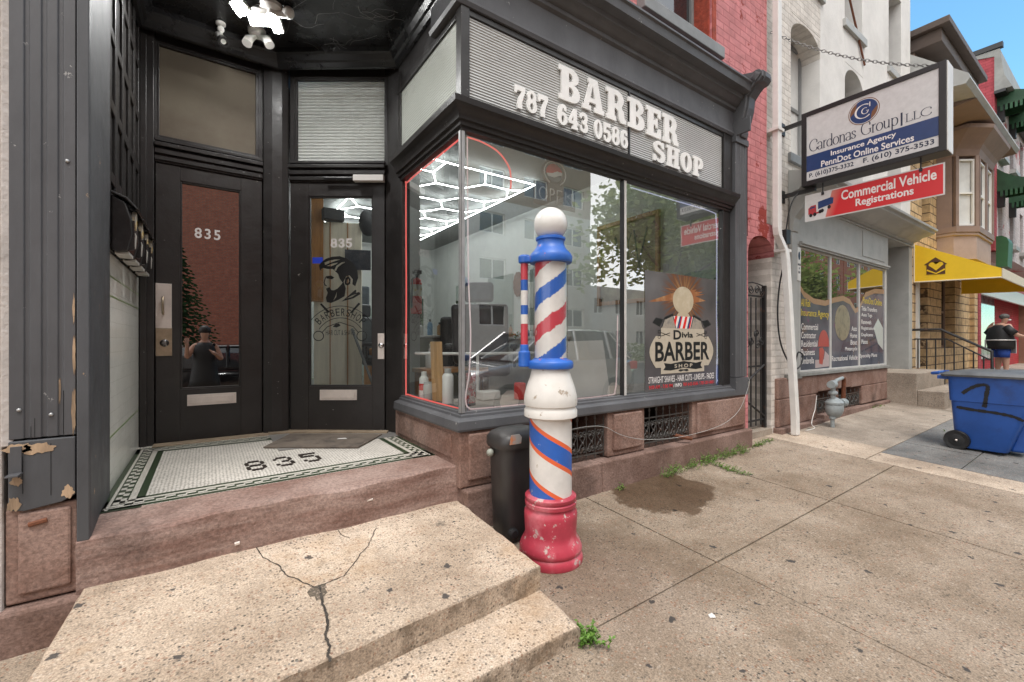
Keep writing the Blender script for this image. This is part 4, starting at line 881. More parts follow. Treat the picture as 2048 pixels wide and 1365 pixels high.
mb = MB(); mb.quad((fx - .006, 1.516, .262), (fx + .005, 1.516, .262), (fx + .012, 1.512, .17), (fx - .004, 1.512, .17))
mb.build('crack', m_crack, ST); mb = MB(); mb.quad((fx - .004, 1.50, .1695), (fx + .010, 1.50, .1695), (fx + .02, 1.30, .167), (fx + .008, 1.30, .167))
mb.build('crack', m_crack, ST)
R = random.Random(4); mb = MB()
for k in range(30):
    x, y = onslab(633 + R.gauss(0, 11), 1184 + R.gauss(0, 10)); q = R.uniform(.002, .006); mb.ball((x, y, zs(x, y) + .001), q, 5, 4, sc=(1, .8, .55))
mb.build('crack_rubble', M('crack_grit', (.24, .19, .15), .95, var=.5, vs=60), ST)['kind'] = 'stuff'
# ------------------------------------------------------------------ door mat
mb = MB(); mb.prism([(.318, 3.548), (.868, 3.168), (1.150, 3.50), (.54, 3.93)], .5395, .5485); tag(mb.build('door_mat', M('worn_brown_mat', (.155, .125, .10), .95, var=.2, vs=4, col2=(.075, .062, .052), ms=6, bump=.8, bs=180), None, bevel=.002), 'worn flat brown door mat in front of the clear glass door', 'door mat')
mb = MB(); mb.add([(.80, 3.50, .5505), (.87, 3.47, .5505), (.865, 3.50, .552), (.82, 3.52, .5515)], [(0, 1, 2, 3)]); tag(mb.build('paper_scrap', m_wpl), 'small white paper scrap lying on the brown door mat', 'litter')
# ------------------------------------------------------------------ mailboxes: four along the entrance wall
def mailbox(y, lean, label, wd=.20):
    t = thing('mailbox', label, 'mailbox', (-.40, y, 1.70), 'black mailboxes on the entrance wall')
    z0, z1, h = 1.74, 2.03, wd / 2
    prof = [(-.402, z0 + .02), (-.38, z0), (-.335, z0 + .01), (-.315, z0 + .10), (-.322, z0 + .18), (-.345, z1 - .03), (-.402, z1)]
    mb = MB(); mb.prism(prof, y - h, y + h, 'y')
    o = mb.build('body', m_mail, t, bevel=.008)
    for v in o.data.vertices: v.co.z += (v.co.x) * lean
    mb = MB(); mb.prism([(-.402, z1 + .006), (-.345, z1 - .018), (-.302, z1 - .065), (-.295, z1 - .06), (-.338, z1 - .008), (-.402, z1 + .018)], y - h - .012, y + h + .012, 'y'); mb.build('lid', m_mail, t, bevel=.003)
    mb = MB(); mb.prism([(-.3165, z0 + .045), (-.3125, z0 + .11), (-.318, z0 + .125), (-.322, z0 + .04)], y - .034, y + .010, 'y'); mb.build('name_label', m_lab, t)
    mb = MB(); mb.box(-.39, y - h * .8, z0 - .0025, -.335, y + h * .8, z0 + .012); mb.build('silver_lip', m_lab, t)
    mb = MB(); mb.box(-.345, y - h * .95, z0 + .02, -.312, y - h * .8, z0 + .17); mb.build('flap_rib', m_mail, t)
    return t
for y, ln, lb in ((3.05, 0, 'black metal mailbox nearest the street, half hidden by the fluted pilaster'), (3.31, 0, 'black mailbox with a peeling white and yellow sticker, second from the pilaster'), (3.57, 0, 'black mailbox with round pale sticker, between the stickered one and the last one'), (3.83, 0, 'black mailbox nearest the dark door, last of the row')):
    t = mailbox(y, ln, lb)
    mb = MB(); r = random.Random(int(y * 100))
    P = [(y - .01 + .035 * cos(a) * r.uniform(.6, 1.3), 1.93 + .045 * sin(a) * r.uniform(.6, 1.3)) for a in [2*pi*i/11 for i in range(11)]]
    mb.prism([(p[0], p[1]) for p in P], -.328, -.312, 'x'); mb.build('sticker', M('peeling_sticker', (.55, .52, .46), .6, col2=(.6, .4, .08), ms=12, var=.2), t)
# ------------------------------------------------------------------ porch lamp, cameras
L = thing('flood_light', 'white motion sensor flood light with lit lamp heads on the black porch ceiling', 'flood light', (.33, 3.50, 3.62))
mb = MB(); mb.lathe([(.07, 3.624), (.07, 3.60), (.055, 3.585), (.03, 3.58), (.03, 3.55)], .36, 3.46, 20); mb.tube([(.36, 3.46, 3.57), (.25, 3.50, 3.57)], .02, 10); mb.tube([(.36, 3.46, 3.57), (.46, 3.42, 3.57)], .02, 10); mb.build('mount', m_white, L, smooth=True)
def head(c, right, tilt, ln):
    r = Vector(right).normalized(); n = Vector((-.2, -.52, -.80)).normalized(); up = n.cross(r).normalized(); r = up.cross(n)
    F = frame(c, r, up)
    mb = MB(F); mb.prism([(-ln, -.05), (ln, -.05), (ln, .05), (-ln, .05)], -.045, .0); h = mb.build('lamp_head', m_white, L, bevel=.008)
    mb = MB(F); mb.box(-ln + .008, -.04, 0, ln - .008, .04, .006); mb.build('lit_lens', m_flood, h)
head((.175, 3.50, 3.55), (.6, -.8, 0), 0, .045); head((.29, 3.535, 3.545), (.823, -.45, -.06), 0, .07); head((.40, 3.53, 3.535), (.823, -.5, -.06), 0, .036)
mb = MB(); mb.ball((.46, 3.42, 3.59), .04, 16, 10); mb.build('sensor', m_white, L, smooth=True)
def seccam(x, y, label, dirv, ring=True):
    t = thing('security_camera', label, 'security camera', (x, y, 3.60))
    d = Vector(dirv).normalized(); b = Vector((x, y, 3.51))
    mb = MB(); mb.lathe([(.032, 3.622), (.032, 3.608), (.02, 3.60)], x, y, 18); mb.ball((x, y, 3.575), .024, 14, 8); mb.tube([(x, y, 3.575), tuple(b + Vector((0, 0, .03))), tuple(b)], .013, 8); mb.build('mount', m_wpl, t, smooth=True)
    a = b - d * .06; e = b + d * .055
    F = frame(a, d.orthogonal(), d.cross(d.orthogonal())); F = Matrix.Translation(a) @ d.to_track_quat('Z', 'Y').to_matrix().to_4x4()
    mb = MB(F); mb.lathe([(.02, 0), (.029, .012), (.031, .10)], n=20); mb.build('body', m_wpl, t, smooth=True)
    mb = MB(F); mb.lathe([(.0312, .095), (.035, .10), (.036, .135), (.026, .135), (.024, .122), (.002, .122)], n=20); lz = mb.build('hood', m_black, t, smooth=True)
    mb = MB(F); mb.lathe([(.017, .1225), (.017, .126), (.0135, .126), (.0135, .1225)], n=20); mb.build('lens_ring', m_wpl, lz)
seccam(.075, 3.86, 'white bullet security camera above the frosted transom', (.25, -.75, -.75))
t = thing('junction_lamp', 'unlit white two headed fixture on the porch ceiling beside the security camera', 'light fixture', (.30, 3.78, 3.62))
mb = MB(); mb.lathe([(.06, 3.625), (.06, 3.60), (.045, 3.58), (.02, 3.575)], .30, 3.80, 20); mb.build('canopy', m_white, t, smooth=True)
for a, b in ((.25, 3.82), (.36, 3.75)): mb = MB(); mb.tube([(.30, 3.80, 3.585), ((.3 + a) / 2, (3.8 + b) / 2, 3.565), (a, b, 3.55), (a + (a - .3) * .3, b - .02, 3.50)], [.014, .02, .032, .034], 12); mb.build('lamp_cup', m_white, t, smooth=True)
# ------------------------------------------------------------------ barber pole
PX, PY = 1.525, 1.842; Z0 = .123
def pole_stripes(name, pitch, hand, bands, base, chipc, chiplo=.66, ns=9, phase=0., cx=0., cy=0., mess=0.):
    """bands: (start, end, colour) along one turn"""
    t = NT(name); X = t.xyz(); qx_ = t.math('SUBTRACT', X[0], cx); qy_ = t.math('SUBTRACT', X[1], cy)
    th = t.math('ARCTAN2', t.math('MULTIPLY_ADD', qx_, .823, t.math('MULTIPLY', qy_, -.568)), t.math('MULTIPLY_ADD', qx_, -.568, t.math('MULTIPLY', qy_, -.823)))     # seam at the back, towards the wall
    k = t.math('ADD', t.math('MULTIPLY', th, hand / (2 * pi)), t.math('MULTIPLY', X[2], 1 / pitch)); 
    if mess: k = t.math('ADD', k, t.map(t.noise(ns * 3, 6, .7), .3, .7, -mess, mess))
    k = t.math('FRACT', t.math('ADD', k, phase)); c = base
    for a, b, col in bands: c = t.mix(t.math('MULTIPLY', t.math('GREATER_THAN', k, a), t.math('LESS_THAN', k, b)), c, col)
    ch = t.map(t.noise(ns, 8, .72), chiplo, chiplo + .02); c = t.mix(ch, c, chipc)
    f = t.map(t.noise(6, 7, .65), .3, .7, .84, 1.1); c = t.mix(1., c, t.comb(f, f, f), 'MULTIPLY')
    return t.done(t.pr(c, .38, 0, t.bump(t.noise(45, 5), .12, .003), .5))
RED, BLU, WHT, ORG_ = (.50, .055, .075), (.028, .115, .44), (.69, .66, .625), (.72, .13, .045)
m_bluep = M('chipped_blue_paint', (.025, .12, .47), .4, var=.15, vs=5, chips=((.55, .12, .12), .63, 18), bump=.12, bs=30)
m_redp = M('chipped_red_paint', (.44, .045, .072), .38, var=.2, vs=4, col2=(.55, .14, .17), ms=6, chips=((.50, .38, .35), .60, 16), bump=.15, bs=30)
m_whp = M('chipped_white_paint', (.68, .65, .61), .4, var=.08, vs=5, chips=((.42, .35, .28), .625, 17), bump=.1, bs=30, col2=(.55, .50, .43), ms=5, mlo=.6, mhi=.8)
Pm = thing('barber_pole', 'tall barber pole with white globe, red white and blue stripes and chipped red base', 'barber pole', (PX, PY, Z0))
mb = MB(); mb.lathe([(.170, Z0), (.174, Z0 + .018), (.168, Z0 + .04), (.160, Z0 + .05), (.168, .185), (.168, .20), (.158, .225), (.146, .245), (.139, .265), (.138, .28), (.142, .34), (.143, .37), (.140, .388), (.130, .40), (.128, .412), (.138, .418), (.139, .436), (.132, .442), (.138, .450), (.138, .466), (.128, .474), (.100, .476)], PX, PY, 48); mb.build('base', m_redp, Pm, smooth=True)
mb = MB(); mb.lathe([(.152, zg(PX, PY) - .03), (.152, Z0 + .002), (.05, Z0 + .002)], PX, PY, 32); mb.build('footing', m_walk2, Pm)
mb = MB(); mb.lathe([(.114, .474), (.114, .885)], PX, PY, 64); mb.build('lower_column', pole_stripes('lower_pole_stripes', .29, 1.45, [(.0, .085, ORG_), (.085, .41, BLU), (.41, .495, ORG_)], WHT, (.45, .40, .33), .64, 12, .16), Pm, smooth=True)
mb = MB(); mb.lathe([(.113, .880), (.128, .884), (.143, .892), (.143, .925), (.136, .935), (.134, .945), (.142, .952), (.144, .972), (.142, 1.0), (.130, 1.05), (.112, 1.10), (.103, 1.135), (.10, 1.15)], PX, PY, 48); mb.build('vase', m_whp, Pm, smooth=True)
mb = MB(); mb.lathe([(.09, 1.145), (.118, 1.147), (.122, 1.155), (.122, 1.178), (.117, 1.187), (.095, 1.195), (.088, 1.203)], PX, PY, 48); mb.build('lower_collar', m_bluep, Pm, smooth=True)
mb = MB(); mb.lathe([(.085, 1.20), (.085, 1.72)], PX, PY, 64); mb.build('striped_cylinder', pole_stripes('upper_pole_stripes', .36, -1, [(.04, .27, RED), (.54, .77, BLU)], WHT, (.66, .62, .56), .60, 9, .62, mess=.03), Pm, smooth=True)
t_ = NT('clear_pole_sleeve'); tr = t_.n('ShaderNodeBsdfTransparent'); gl = t_.n('ShaderNodeBsdfGlossy'); gl.inputs['Roughness'].default_value = .08; ms_ = t_.n('ShaderNodeMixShader'); 
t_.set(ms_.inputs[0], t_.math('MULTIPLY', t_.schlick(), .8, None, True)); t_.set(ms_.inputs[1], tr.outputs[0]); t_.set(ms_.inputs[2], gl.outputs[0]); m_sleeve = t_.done(ms_.outputs[0])
mb = MB(); mb.lathe([(.0935, 1.20), (.0935, 1.72)], PX, PY, 48); mb.build('clear_sleeve', m_sleeve, Pm, smooth=True)
mb = MB(); mb.lathe([(.09, 1.712), (.112, 1.714), (.116, 1.722), (.117, 1.748), (.108, 1.764), (.088, 1.785), (.078, 1.80), (.073, 1.815), (.073, 1.832), (.080, 1.838), (.080, 1.850), (.070, 1.855), (.05, 1.858)], PX, PY, 48); mb.build('upper_collar', m_bluep, Pm, smooth=True)
mb = MB(); mb.ball((PX, PY, 1.925), .0905, 40, 24); mb.build('globe', M('milk_white_globe', (.74, .72, .69), .22, var=.02, spec=.4), Pm, smooth='all')
# the winding post beside the cylinder
qx, qy = PX - .823 * .142, PY + .568 * .142
mb = MB(); mb.lathe([(.0195, 1.20), (.0195, 1.735)], qx, qy, 24); mb.build('side_rod', pole_stripes('side_rod_stripes', .36, 0, [(.0, .14, BLU), (.36, .52, BLU), (.52, .86, RED)], (.70, .67, .63), (.6, .56, .5), .72, 20, .35, qx - PX, qy - PY), Pm, smooth=True)
mb = MB(); mb.lathe([(.03, 1.155), (.032, 1.16), (.032, 1.235), (.024, 1.24), (.022, 1.275)], qx, qy, 20)
d = Vector((.823, -.568)); n2 = Vector((.568, .823))
def bar2(mb, r0, r1, wd, z0, z1):
    c0 = Vector((PX, PY)) - d * r1; c1 = Vector((PX, PY)) - d * r0; mb.prism([tuple(c0 - n2 * wd), tuple(c1 - n2 * wd), tuple(c1 + n2 * wd), tuple(c0 + n2 * wd)], z0, z1)
bar2(mb, .09, .14, .022, 1.16, 1.185); mb.build('lower_arm', m_bluep, Pm, bevel=.003)
mb = MB(); mb.lathe([(.02, 1.712), (.032, 1.716), (.033, 1.75), (.026, 1.758), (.004, 1.76)], qx, qy, 20); bar2(mb, .09, .142, .03, 1.718, 1.748); mb.build('upper_arm', m_bluep, Pm, bevel=.004)
# ------------------------------------------------------------------ black bin behind the pole
bx, by = 1.50, 2.135; bz = zg(bx, by) + .004
bn = thing('trash_bin', 'slim black plastic lidded bin with orange sticker against the brownstone', 'trash bin', (bx, by, bz))
def rrect(cx, cy, hx, hy, r, n=6):
    return [(cx + sx * (hx - r) + r * cos(a0 + pi / 2 * i / n), cy + sy * (hy - r) + r * sin(a0 + pi / 2 * i / n)) for sx, sy, a0 in ((1, 1, 0), (-1, 1, pi/2), (-1, -1, pi), (1, -1, 3*pi/2)) for i in range(n + 1)]
def loft(mb, rings, m=0, cap=True):
    n = len(rings[0]); k = len(rings)
    mb.add([p for r in rings for p in r], [(i * n + j, i * n + (j + 1) % n, (i + 1) * n + (j + 1) % n, (i + 1) * n + j) for i in range(k - 1) for j in range(n)] + ([tuple(range(n))[::-1], tuple(range((k - 1) * n, k * n))] if cap else []), m)
m_bin = M('scuffed_black_plastic', (.032, .029, .028), .42, var=.25, vs=6, wear=.1, chips=((.13, .12, .11), .72, 14), stretch=(1, 1, .4))
def ring(hx, hy, r, z): return [(x, y, bz + z) for x, y in rrect(bx, by, hx, hy, r)]
mb = MB(); loft(mb, [ring(.118, .085, .05, 0), ring(.124, .09, .055, .02), ring(.142, .106, .06, .53)]); mb.build('body', m_bin, bn, smooth=True)
mb = MB(); loft(mb, [ring(.155, .118, .07, .53), ring(.160, .122, .07, .545), ring(.158, .120, .07, .585), ring(.14, .105, .07, .612), ring(.10, .07, .05, .63), ring(.05, .03, .02, .634)]); lid = mb.build('lid', m_bin, bn, smooth=True)
mb = MB(); mb.prism([(bx - .125, .565 + bz), (bx - .05, .565 + bz), (bx - .045, .60 + bz), (bx - .06, .618 + bz), (bx - .115, .618 + bz)], by - .1245, by - .119, 'y')
st = mb.build('sticker', M('silver_orange_sticker', (.45, .43, .42), .3, metal=.5, col2=(.75, .22, .05), ms=4, mlo=.5, mhi=.56, var=.05), lid)
mb = MB(); mb.lathe([(.03, -.01), (.03, .012), (.02, .018), (.004, .018)], n=16); mb.v = [(bx - .085 + v[0], by - .094 - v[2], bz + .055 + v[1]) for v in mb.v]; mb.build('foot_hole', m_cloth, bn)
mb = MB(); mb.ball((bx - .165, by + .02, bz + .50), .022, 12, 8); mb.build('knob', M('grey_green_knob', (.28, .29, .25), .5), bn, smooth='all')
# ------------------------------------------------------------------ white cord, paper, weeds
mb = MB(); P = [(4.53, 2.325, .93), (4.50, 2.30, .86), (4.30, 2.28, .64), (4.05, 2.27, .535), (3.75, 2.27, .49), (3.3, 2.275, .475), (2.95, 2.30, .495), (2.75, 2.32, .53), (2.60, 2.33, .58), (2.48, 2.35, .64), (2.3, 2.37, .66), (2.0, 2.375, .645)]
def smoothp(P, k=5):
    out = []
    for i in range(len(P) - 1):
        p0, p1, p2, p3 = [Vector(P[max(0, min(len(P) - 1, i + j))]) for j in (-1, 0, 1, 2)]
        for q in range(k): t = q / k; out.append(tuple(.5 * ((2 * p1) + (p2 - p0) * t + (2 * p0 - 5 * p1 + 4 * p2 - p3) * t * t + (3 * p1 - p0 - 3 * p2 + p3) * t ** 3)))
    return out + [tuple(P[-1])]
mb.tube(smoothp(P), .0019, 6); tag(mb.build('cord', m_greyp, None, smooth='all'), 'thin white cord drooping across the brownstone foundation and iron grates', 'cord')
mb = MB(); z = zg(1.80, 1.075) + .004; mb.add([(1.785, 1.08, z), (1.80, 1.062, z + .004), (1.818, 1.077, z), (1.812, 1.088, z + .008), (1.795, 1.095, z + .002), (1.80, 1.08, z + .013)], [(0, 1, 5), (1, 2, 5), (2, 3, 5), (3, 4, 5), (4, 0, 5)]); tag(mb.build('paper_scrap', m_wpl), 'crumpled white paper scrap lying on the open pavement', 'litter')
m_leaf = M('weed_leaf', (.10, .20, .025), .6, var=.4, vs=60); m_leaf2 = M('seeding_grass_leaf', (.17, .21, .05), .7, var=.4, vs=40); m_dryleaf = M('dry_leaf', (.38, .22, .06), .8, var=.3, vs=40)
def leaf(mb, p, a, e, l, wd, m=0):
    d = Vector((cos(a) * cos(e), sin(a) * cos(e), sin(e))); s = Vector((-sin(a), cos(a), 0)) * wd; p = Vector(p); q = p + d * l * .5 + Vector((0, 0, .1 * l)); t = p + d * l
    mb.add([p, q + s, t, q - s], [(0, 1, 2, 3)], m)
R = random.Random(3)
mb = MB()
for k in range(34):
    a = R.uniform(0, 2*pi); L_ = R.uniform(.03, .085); cx, cy = 1.245 + R.gauss(0, .022), 1.265 + R.gauss(0, .024); base = Vector((cx, cy, zg(cx, cy)))
    tip = base + Vector((cos(a) * L_ * .55, sin(a) * L_ * .55, L_ * R.uniform(.4, 1)))
    mb.tube([base, tip], .0012, 4)
    for q in range(9): f = R.uniform(.3, 1.05); p = base.lerp(tip, f); leaf(mb, p, R.uniform(0, 2*pi), R.uniform(-.2, .9), R.uniform(.012, .022), R.uniform(.004, .007))
tag(mb.build('weed', m_leaf), 'low bushy bright green weed at the corner of the lower concrete step', 'weed')
def tuft(pts, n, h, name, label, seed, dry=False):
    R = random.Random(seed); mb = MB()
    for k in range(n):
        a, b = R.choice(list(zip(pts, pts[1:]))) if len(pts) > 1 else (pts[0], pts[0]); f = R.random(); x = a[0] + (b[0] - a[0]) * f + R.gauss(0, .025); y = min(a[1] + (b[1] - a[1]) * f - abs(R.gauss(0, .03)), 2.30 if x < 4.58 else 9); z = zg(x, y)
        an = R.uniform(0, 2*pi); hh = h * R.uniform(.3, 1); tip = Vector((x + cos(an) * hh * .6, y + sin(an) * hh * .5 - .01, z + hh * R.uniform(.3, 1))); mb.tube([(x, y, z), tuple(Vector((x, y, z)).lerp(tip, .6) + Vector((0, 0, .01))), tip], [.0015, .0012, .0006], 3)
        for q in range(5): p = Vector((x, y, z)).lerp(tip, R.uniform(.2, 1)); leaf(mb, p, R.uniform(0, 2*pi), R.uniform(-.3, .8), R.uniform(.012, .03), R.uniform(.0025, .005), 1 if R.random() < .3 else 0)
    return tag(mb.build(name, [m_leaf, m_leaf2]), label, 'weeds')
tuft([(3.05, 2.27), (3.5, 2.28), (4.0, 2.28), (4.35, 2.28)], 170, .13, 'weeds', 'straggling green weeds along the foot of the brownstone foundation', 5)
tuft([(3.72, 2.27), (3.68, 2.1), (3.69, 1.9)], 50, .06, 'weeds', 'short weeds in the pavement joint by the foundation', 6)
tuft([(4.55, 2.30), (4.7, 2.32), (5.0, 2.36)], 50, .05, 'weeds', 'low weeds at the foot of the alley gate', 8)
tuft([(2.55, 2.28), (2.6, 2.28)], 8, .06, 'weeds', 'single sparse tuft by the foundation, near the wet patch', 9)
tuft([(8.2, 2.38), (8.6, 2.38)], 14, .05, 'weeds', 'small weed tuft under the insurance shop window', 10)
tuft([(7.2, 1.45), (7.25, .9)], 14, .04, 'weeds', 'small green tuft in the joint behind the blue cart', 11)

R = random.Random(21); mb = MB()
for k in range(26):
    x, y = R.uniform(.35, 1.15), R.uniform(2.95, 3.75)
    if y > 4.35 - .75 * x: y -= .6
    P = [Vector((x, y, 3.622))]; a = R.uniform(0, 6.3)
    for q in range(5): a += R.gauss(0, .5); P.append(P[-1] + Vector((cos(a) * .05, sin(a) * .05, R.uniform(-.012, .002))))
    mb.tube(smoothp(P, 3), .0008, 3)
o = tag(mb.build('cobwebs', flat('dusty_cobweb', (.35, .35, .34), .9), None), 'dusty cobwebs hanging from the black porch ceiling', 'cobwebs', kind='stuff')
# ------------------------------------------------------------------ left neighbour
LN = thing('stucco_building', 'rough white stucco building at the left edge beside the fluted pilaster', 'building', (-3, 2.4, .1))
mb = MB(); mb.box(-6, 2.415, -.3, -.628, 2.75, 8); mb.build('stucco_wall', m_stuccol, LN, bevel=.01)
mb = MB(); mb.prism([(-.63, 2.405), (-.60, 2.418), (-.616, 2.45), (-.63, 2.45)], .9, 4.5); mb.build('ragged_edge', m_stuccol, LN, bevel=.004)
mb = MB(); mb.box(-6, 2.75, -.3, -.628, 11, 7.8); mb.build('body', m_stucco, LN)
# ------------------------------------------------------------------ insurance office building
I = thing('office_building', 'white stucco insurance office with arched windows, grey shopfront and brownstone base', 'building', (7.5, 2.45, .25))
def ip(mb, name, m, p=None, **k): return mb.build(name, m, p or I, **k)
W2 = [(5.78, 6.62, 3.55, 5.0), (7.45, 8.15, 3.55, 5.0), (9.25, 9.95, 3.55, 5.0)]; W3 = [(5.78, 6.62, 5.85, 7.2), (7.45, 8.12, 5.85, 7.2), (9.30, 9.95, 5.85, 7.2)]
mb = MB()
# tall arched openings: the masonry above the springing is cut to the arch
def arch_top(mb, x0, x1, zs_, zt, y0, y1):
    c = (x0 + x1) / 2; h = (x1 - x0) / 2; rise = .24
    a = [(c - h * cos(pi * i / 12), zs_ + rise * sin(pi * i / 12)) for i in range(13)]
    mb.prism([(x0, zt)] + a + [(x1, zt)], y0, y1, 'y')
ops = [(a, b, c, d + .27) for a, b, c, d in W2] + W3
wall(6.62, 10.46, 3.25, 8.2, 2.46, 2.80, [o for o in ops if o[0] > 6.6], mb)
for a, b, c, d in W2[1:]: arch_top(mb, a, b, d, d + .27, 2.461, 2.79)
mb.box(10.30, 2.80, .3, 10.46, 9, 8.2)
ip(mb, 'stucco_wall', m_stucco, bevel=.006)
mb = MB(); wall(5.118, 6.62, 3.25, 8.2, 2.455, 2.80, [o for o in ops if o[0] < 6.6], mb); a, b, c, d = W2[0]; arch_top(mb, a, b, d, d + .27, 2.456, 2.79); mb.box(5.291, 2.455, .1, 5.86, 2.80, 3.25)
mb.prism([(5.118, 3.25), (5.118, 2.62), (5.291, 2.62), (5.291, 3.25)], 2.4555, 2.80, 'y')
ip(mb, 'brick_wall', m_cream, bevel=.005)
for i, (a, b, c, d) in enumerate(W2): sash(I, a, b, c, d + .2, 2.68, m_greyp if i else m_greyd, m_winglass if i else m_palepane, m_greyd)
for a, b, c, d in W3: sash(I, a, b, c, d, 2.68, m_greyd, m_winglass, m_greyp)
# alley passage
mb = MB(); mb.box(5.292, 2.80, .1, 5.40, 2.98, 2.6); ip(mb, 'alley_jamb', m_creamx)
mb = MB(); mb.box(5.291, 2.98, .1, 5.40, 9, 2.6); ip(mb, 'alley_wall', m_redx)
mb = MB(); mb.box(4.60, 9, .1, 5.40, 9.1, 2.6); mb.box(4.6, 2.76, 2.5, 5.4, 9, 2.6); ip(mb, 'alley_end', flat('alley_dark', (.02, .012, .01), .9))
# shopfront
SX0, SX1 = 5.96, 9.06
mb = MB(); mb.box(5.86, 2.43, .905, SX0, 2.80, 2.47); mb.box(5.86, 2.425, 2.47, 9.14, 2.8, 3.02); mb.box(9.06, 2.44, .905, 9.14, 2.75, 2.47); ip(mb, 'shopfront_panel', m_greyp, bevel=.004)
mb = MB(); mb.box(5.93, 2.405, 2.455, 9.10, 2.425, 2.48); mb.box(5.93, 2.39, 2.48, 9.12, 2.425, 2.51); mb.box(8.0, 2.417, 2.56, 8.96, 2.425, 2.94); mb.box(5.9, 2.41, 2.975, 10.46, 2.425, 3.0); ip(mb, 'panel_moulding', m_greyp, bevel=.003)
mb = MB(); mb.sweep([(5.70, 2.44), (10.47, 2.44)], [(-.01, 3.02), (.02, 3.02), (.03, 3.06), (.10, 3.08), (.14, 3.12), (.22, 3.135), (.30, 3.16), (.31, 3.20), (.345, 3.205), (.35, 3.235), (.0, 3.33), (-.01, 3.33)], side=1); ip(mb, 'shop_cornice', m_greyp, smooth=True)
mb = MB(); mb.prism([(2.44, 2.60), (2.40, 2.60), (2.38, 2.75), (2.30, 2.85), (2.26, 2.98), (2.24, 3.02), (2.44, 3.02)], 5.70, 5.85, 'x'); mb.box(5.71, 2.41, 1.0, 5.84, 2.45, 2.60); ip(mb, 'cornice_bracket', m_greyp, bevel=.005)
mb = MB(); mb.box(10.28, 2.435, .79, 10.465, 2.80, 3.02); mb.box(9.14, 2.435, 2.99, 10.28, 2.80, 3.02); ip(mb, 'recess_pier', m_greyp, bevel=.005)
mb = MB(); mb.box(10.24, 2.80, .79, 10.30, 3.9, 3.02); mb.box(9.06, 3.8, .79, 10.24, 3.9, 3.02); mb.box(9.06, 2.80, 3.0, 10.24, 3.8, 3.02); ip(mb, 'recess_wall', m_greyd)
mb = MB(); mb.box(9.10, 2.76, .79, 9.14, 3.8, 3.0); ip(mb, 'recess_side', m_greyd)
mb = MB(); mb.box(5.86, 2.395, .862, 9.16, 2.60, .902); mb.box(5.60, 2.40, .84, 5.95, 2.45, .90); ip(mb, 'window_sill', m_sill, bevel=.004)
mb = MB()
for x in (SX0 + .01, 6.90, 7.93, SX1 - .01): mb.box(x - .018, 2.435, .904, x + .018, 2.475, 2.455)
mb.box(SX0, 2.437, .904, SX1, 2.47, .93); mb.box(SX0, 2.437, 2.43, SX1, 2.47, 2.455)
ip(mb, 'window_frame', m_alul, bevel=.003)
t = NT('office_window_glass'); gl_ = t.n('ShaderNodeBsdfGlossy'); gl_.inputs['Roughness'].default_value = .008; df_ = t.n('ShaderNodeBsdfDiffuse'); t.set(df_.inputs[0], (.02, .024, .028))
mx_ = t.n('ShaderNodeMixShader'); t.set(mx_.inputs[0], t.math('MULTIPLY_ADD', t.schlick(), 1.1, .34, True)); t.set(mx_.inputs[1], df_.outputs[0]); t.set(mx_.inputs[2], gl_.outputs[0]); m_offglass = t.done(mx_.outputs[0])
def vinyl():
    t = NT('window_wrap_print'); X = t.xyz(); n = t.noise(1.6, 3, .5)
    c = t.mix(t.map(n, .35, .65), (.065, .07, .095), (.16, .165, .185)); c = t.mix(t.map(t.noise(2.6, 2), .62, .72), c, (.22, .14, .09)); c = t.mix(t.map(t.noise(3.3, 2), .66, .72), c, (.25, .08, .20))
    return t.done(t.pr(c, .06, spec=.9))
mb = MB()
wave = [(SX0 + .02, 2.00), (6.12, 1.90), (6.4, 1.83), (6.75, 1.82), (7.05, 1.88), (7.35, 1.92), (7.6, 1.88), (7.8, 1.76), (7.95, 1.80), (8.2, 2.02), (8.6, 2.10), (SX1 - .02, 2.12)]
mb.prism([(SX0 + .02, .932)] + [(SX1 - .02, .932)] + wave[::-1], 2.449, 2.4505, 'y')
vp = ip(mb, 'window_graphic', vinyl())
mb = MB()
for (a, b), (c, d) in zip(wave, wave[1:]): mb.quad((a, 2.4485, b - .06), (c, 2.4485, d - .06), (c, 2.4485, d + .012), (a, 2.4485, b + .012))
ip(mb, 'graphic_border', flat('tan_print', (.36, .23, .14), .2), vp)
mb = MB(); mb.box(SX0 + .01, 2.452, .92, SX1 - .01, 2.456, 2.44); ip(mb, 'window_pane', m_offglass)
OF = frame((0, 2.4478, 0), (1, 0, 0))
mb = MB(OF); txt(mb, 'All Risk', 6.03, 1.725, 6.30, 1.82, 0, .001); txt(mb, 'Insurance Agency', 6.03, 1.58, 6.86, 1.695, 0, .001); txt(mb, 'PennDot Online', 8.10, 1.86, 8.92, 1.96, 0, .001); ip(mb, 'yellow_lettering', flat('yellow_vinyl', (.62, .46, .03), .4), vp)
mb = MB(OF)
for i, (s, x1) in enumerate((('Commercial', 6.52), ('Contractor', 6.46), ('Residential', 6.50), ('Business', 6.42), ('Umbrella', 6.40))): txt(mb, s, 6.04, 1.435 - i * .107, x1, 1.515 - i * .107, 0, .001)
for i, (s, x0, x1) in enumerate((('Auto', 7.66, 7.86), ('Home', 7.60, 7.86), ('Boat', 7.62, 7.86), ('Motorcycle', 7.42, 7.87))): txt(mb, s, x0, 1.44 - i * .10, x1, 1.51 - i * .10, 0, .001)
txt(mb, 'Recreational Vehicle', 6.96, 1.02, 7.88, 1.09, 0, .001); txt(mb, 'Specialty Plans', 7.98, 1.03, 8.7, 1.10, 0, .001)
for i, (s, x1) in enumerate((('Title Transfers', 8.70), ('Auto Tags', 8.48), ('Renewals', 8.45), ('Registrations', 8.62), ('Duplicates', 8.52), ('Plates', 8.3))): txt(mb, s, 8.04, 1.75 - i * .10, x1, 1.815 - i * .10, 0, .001)
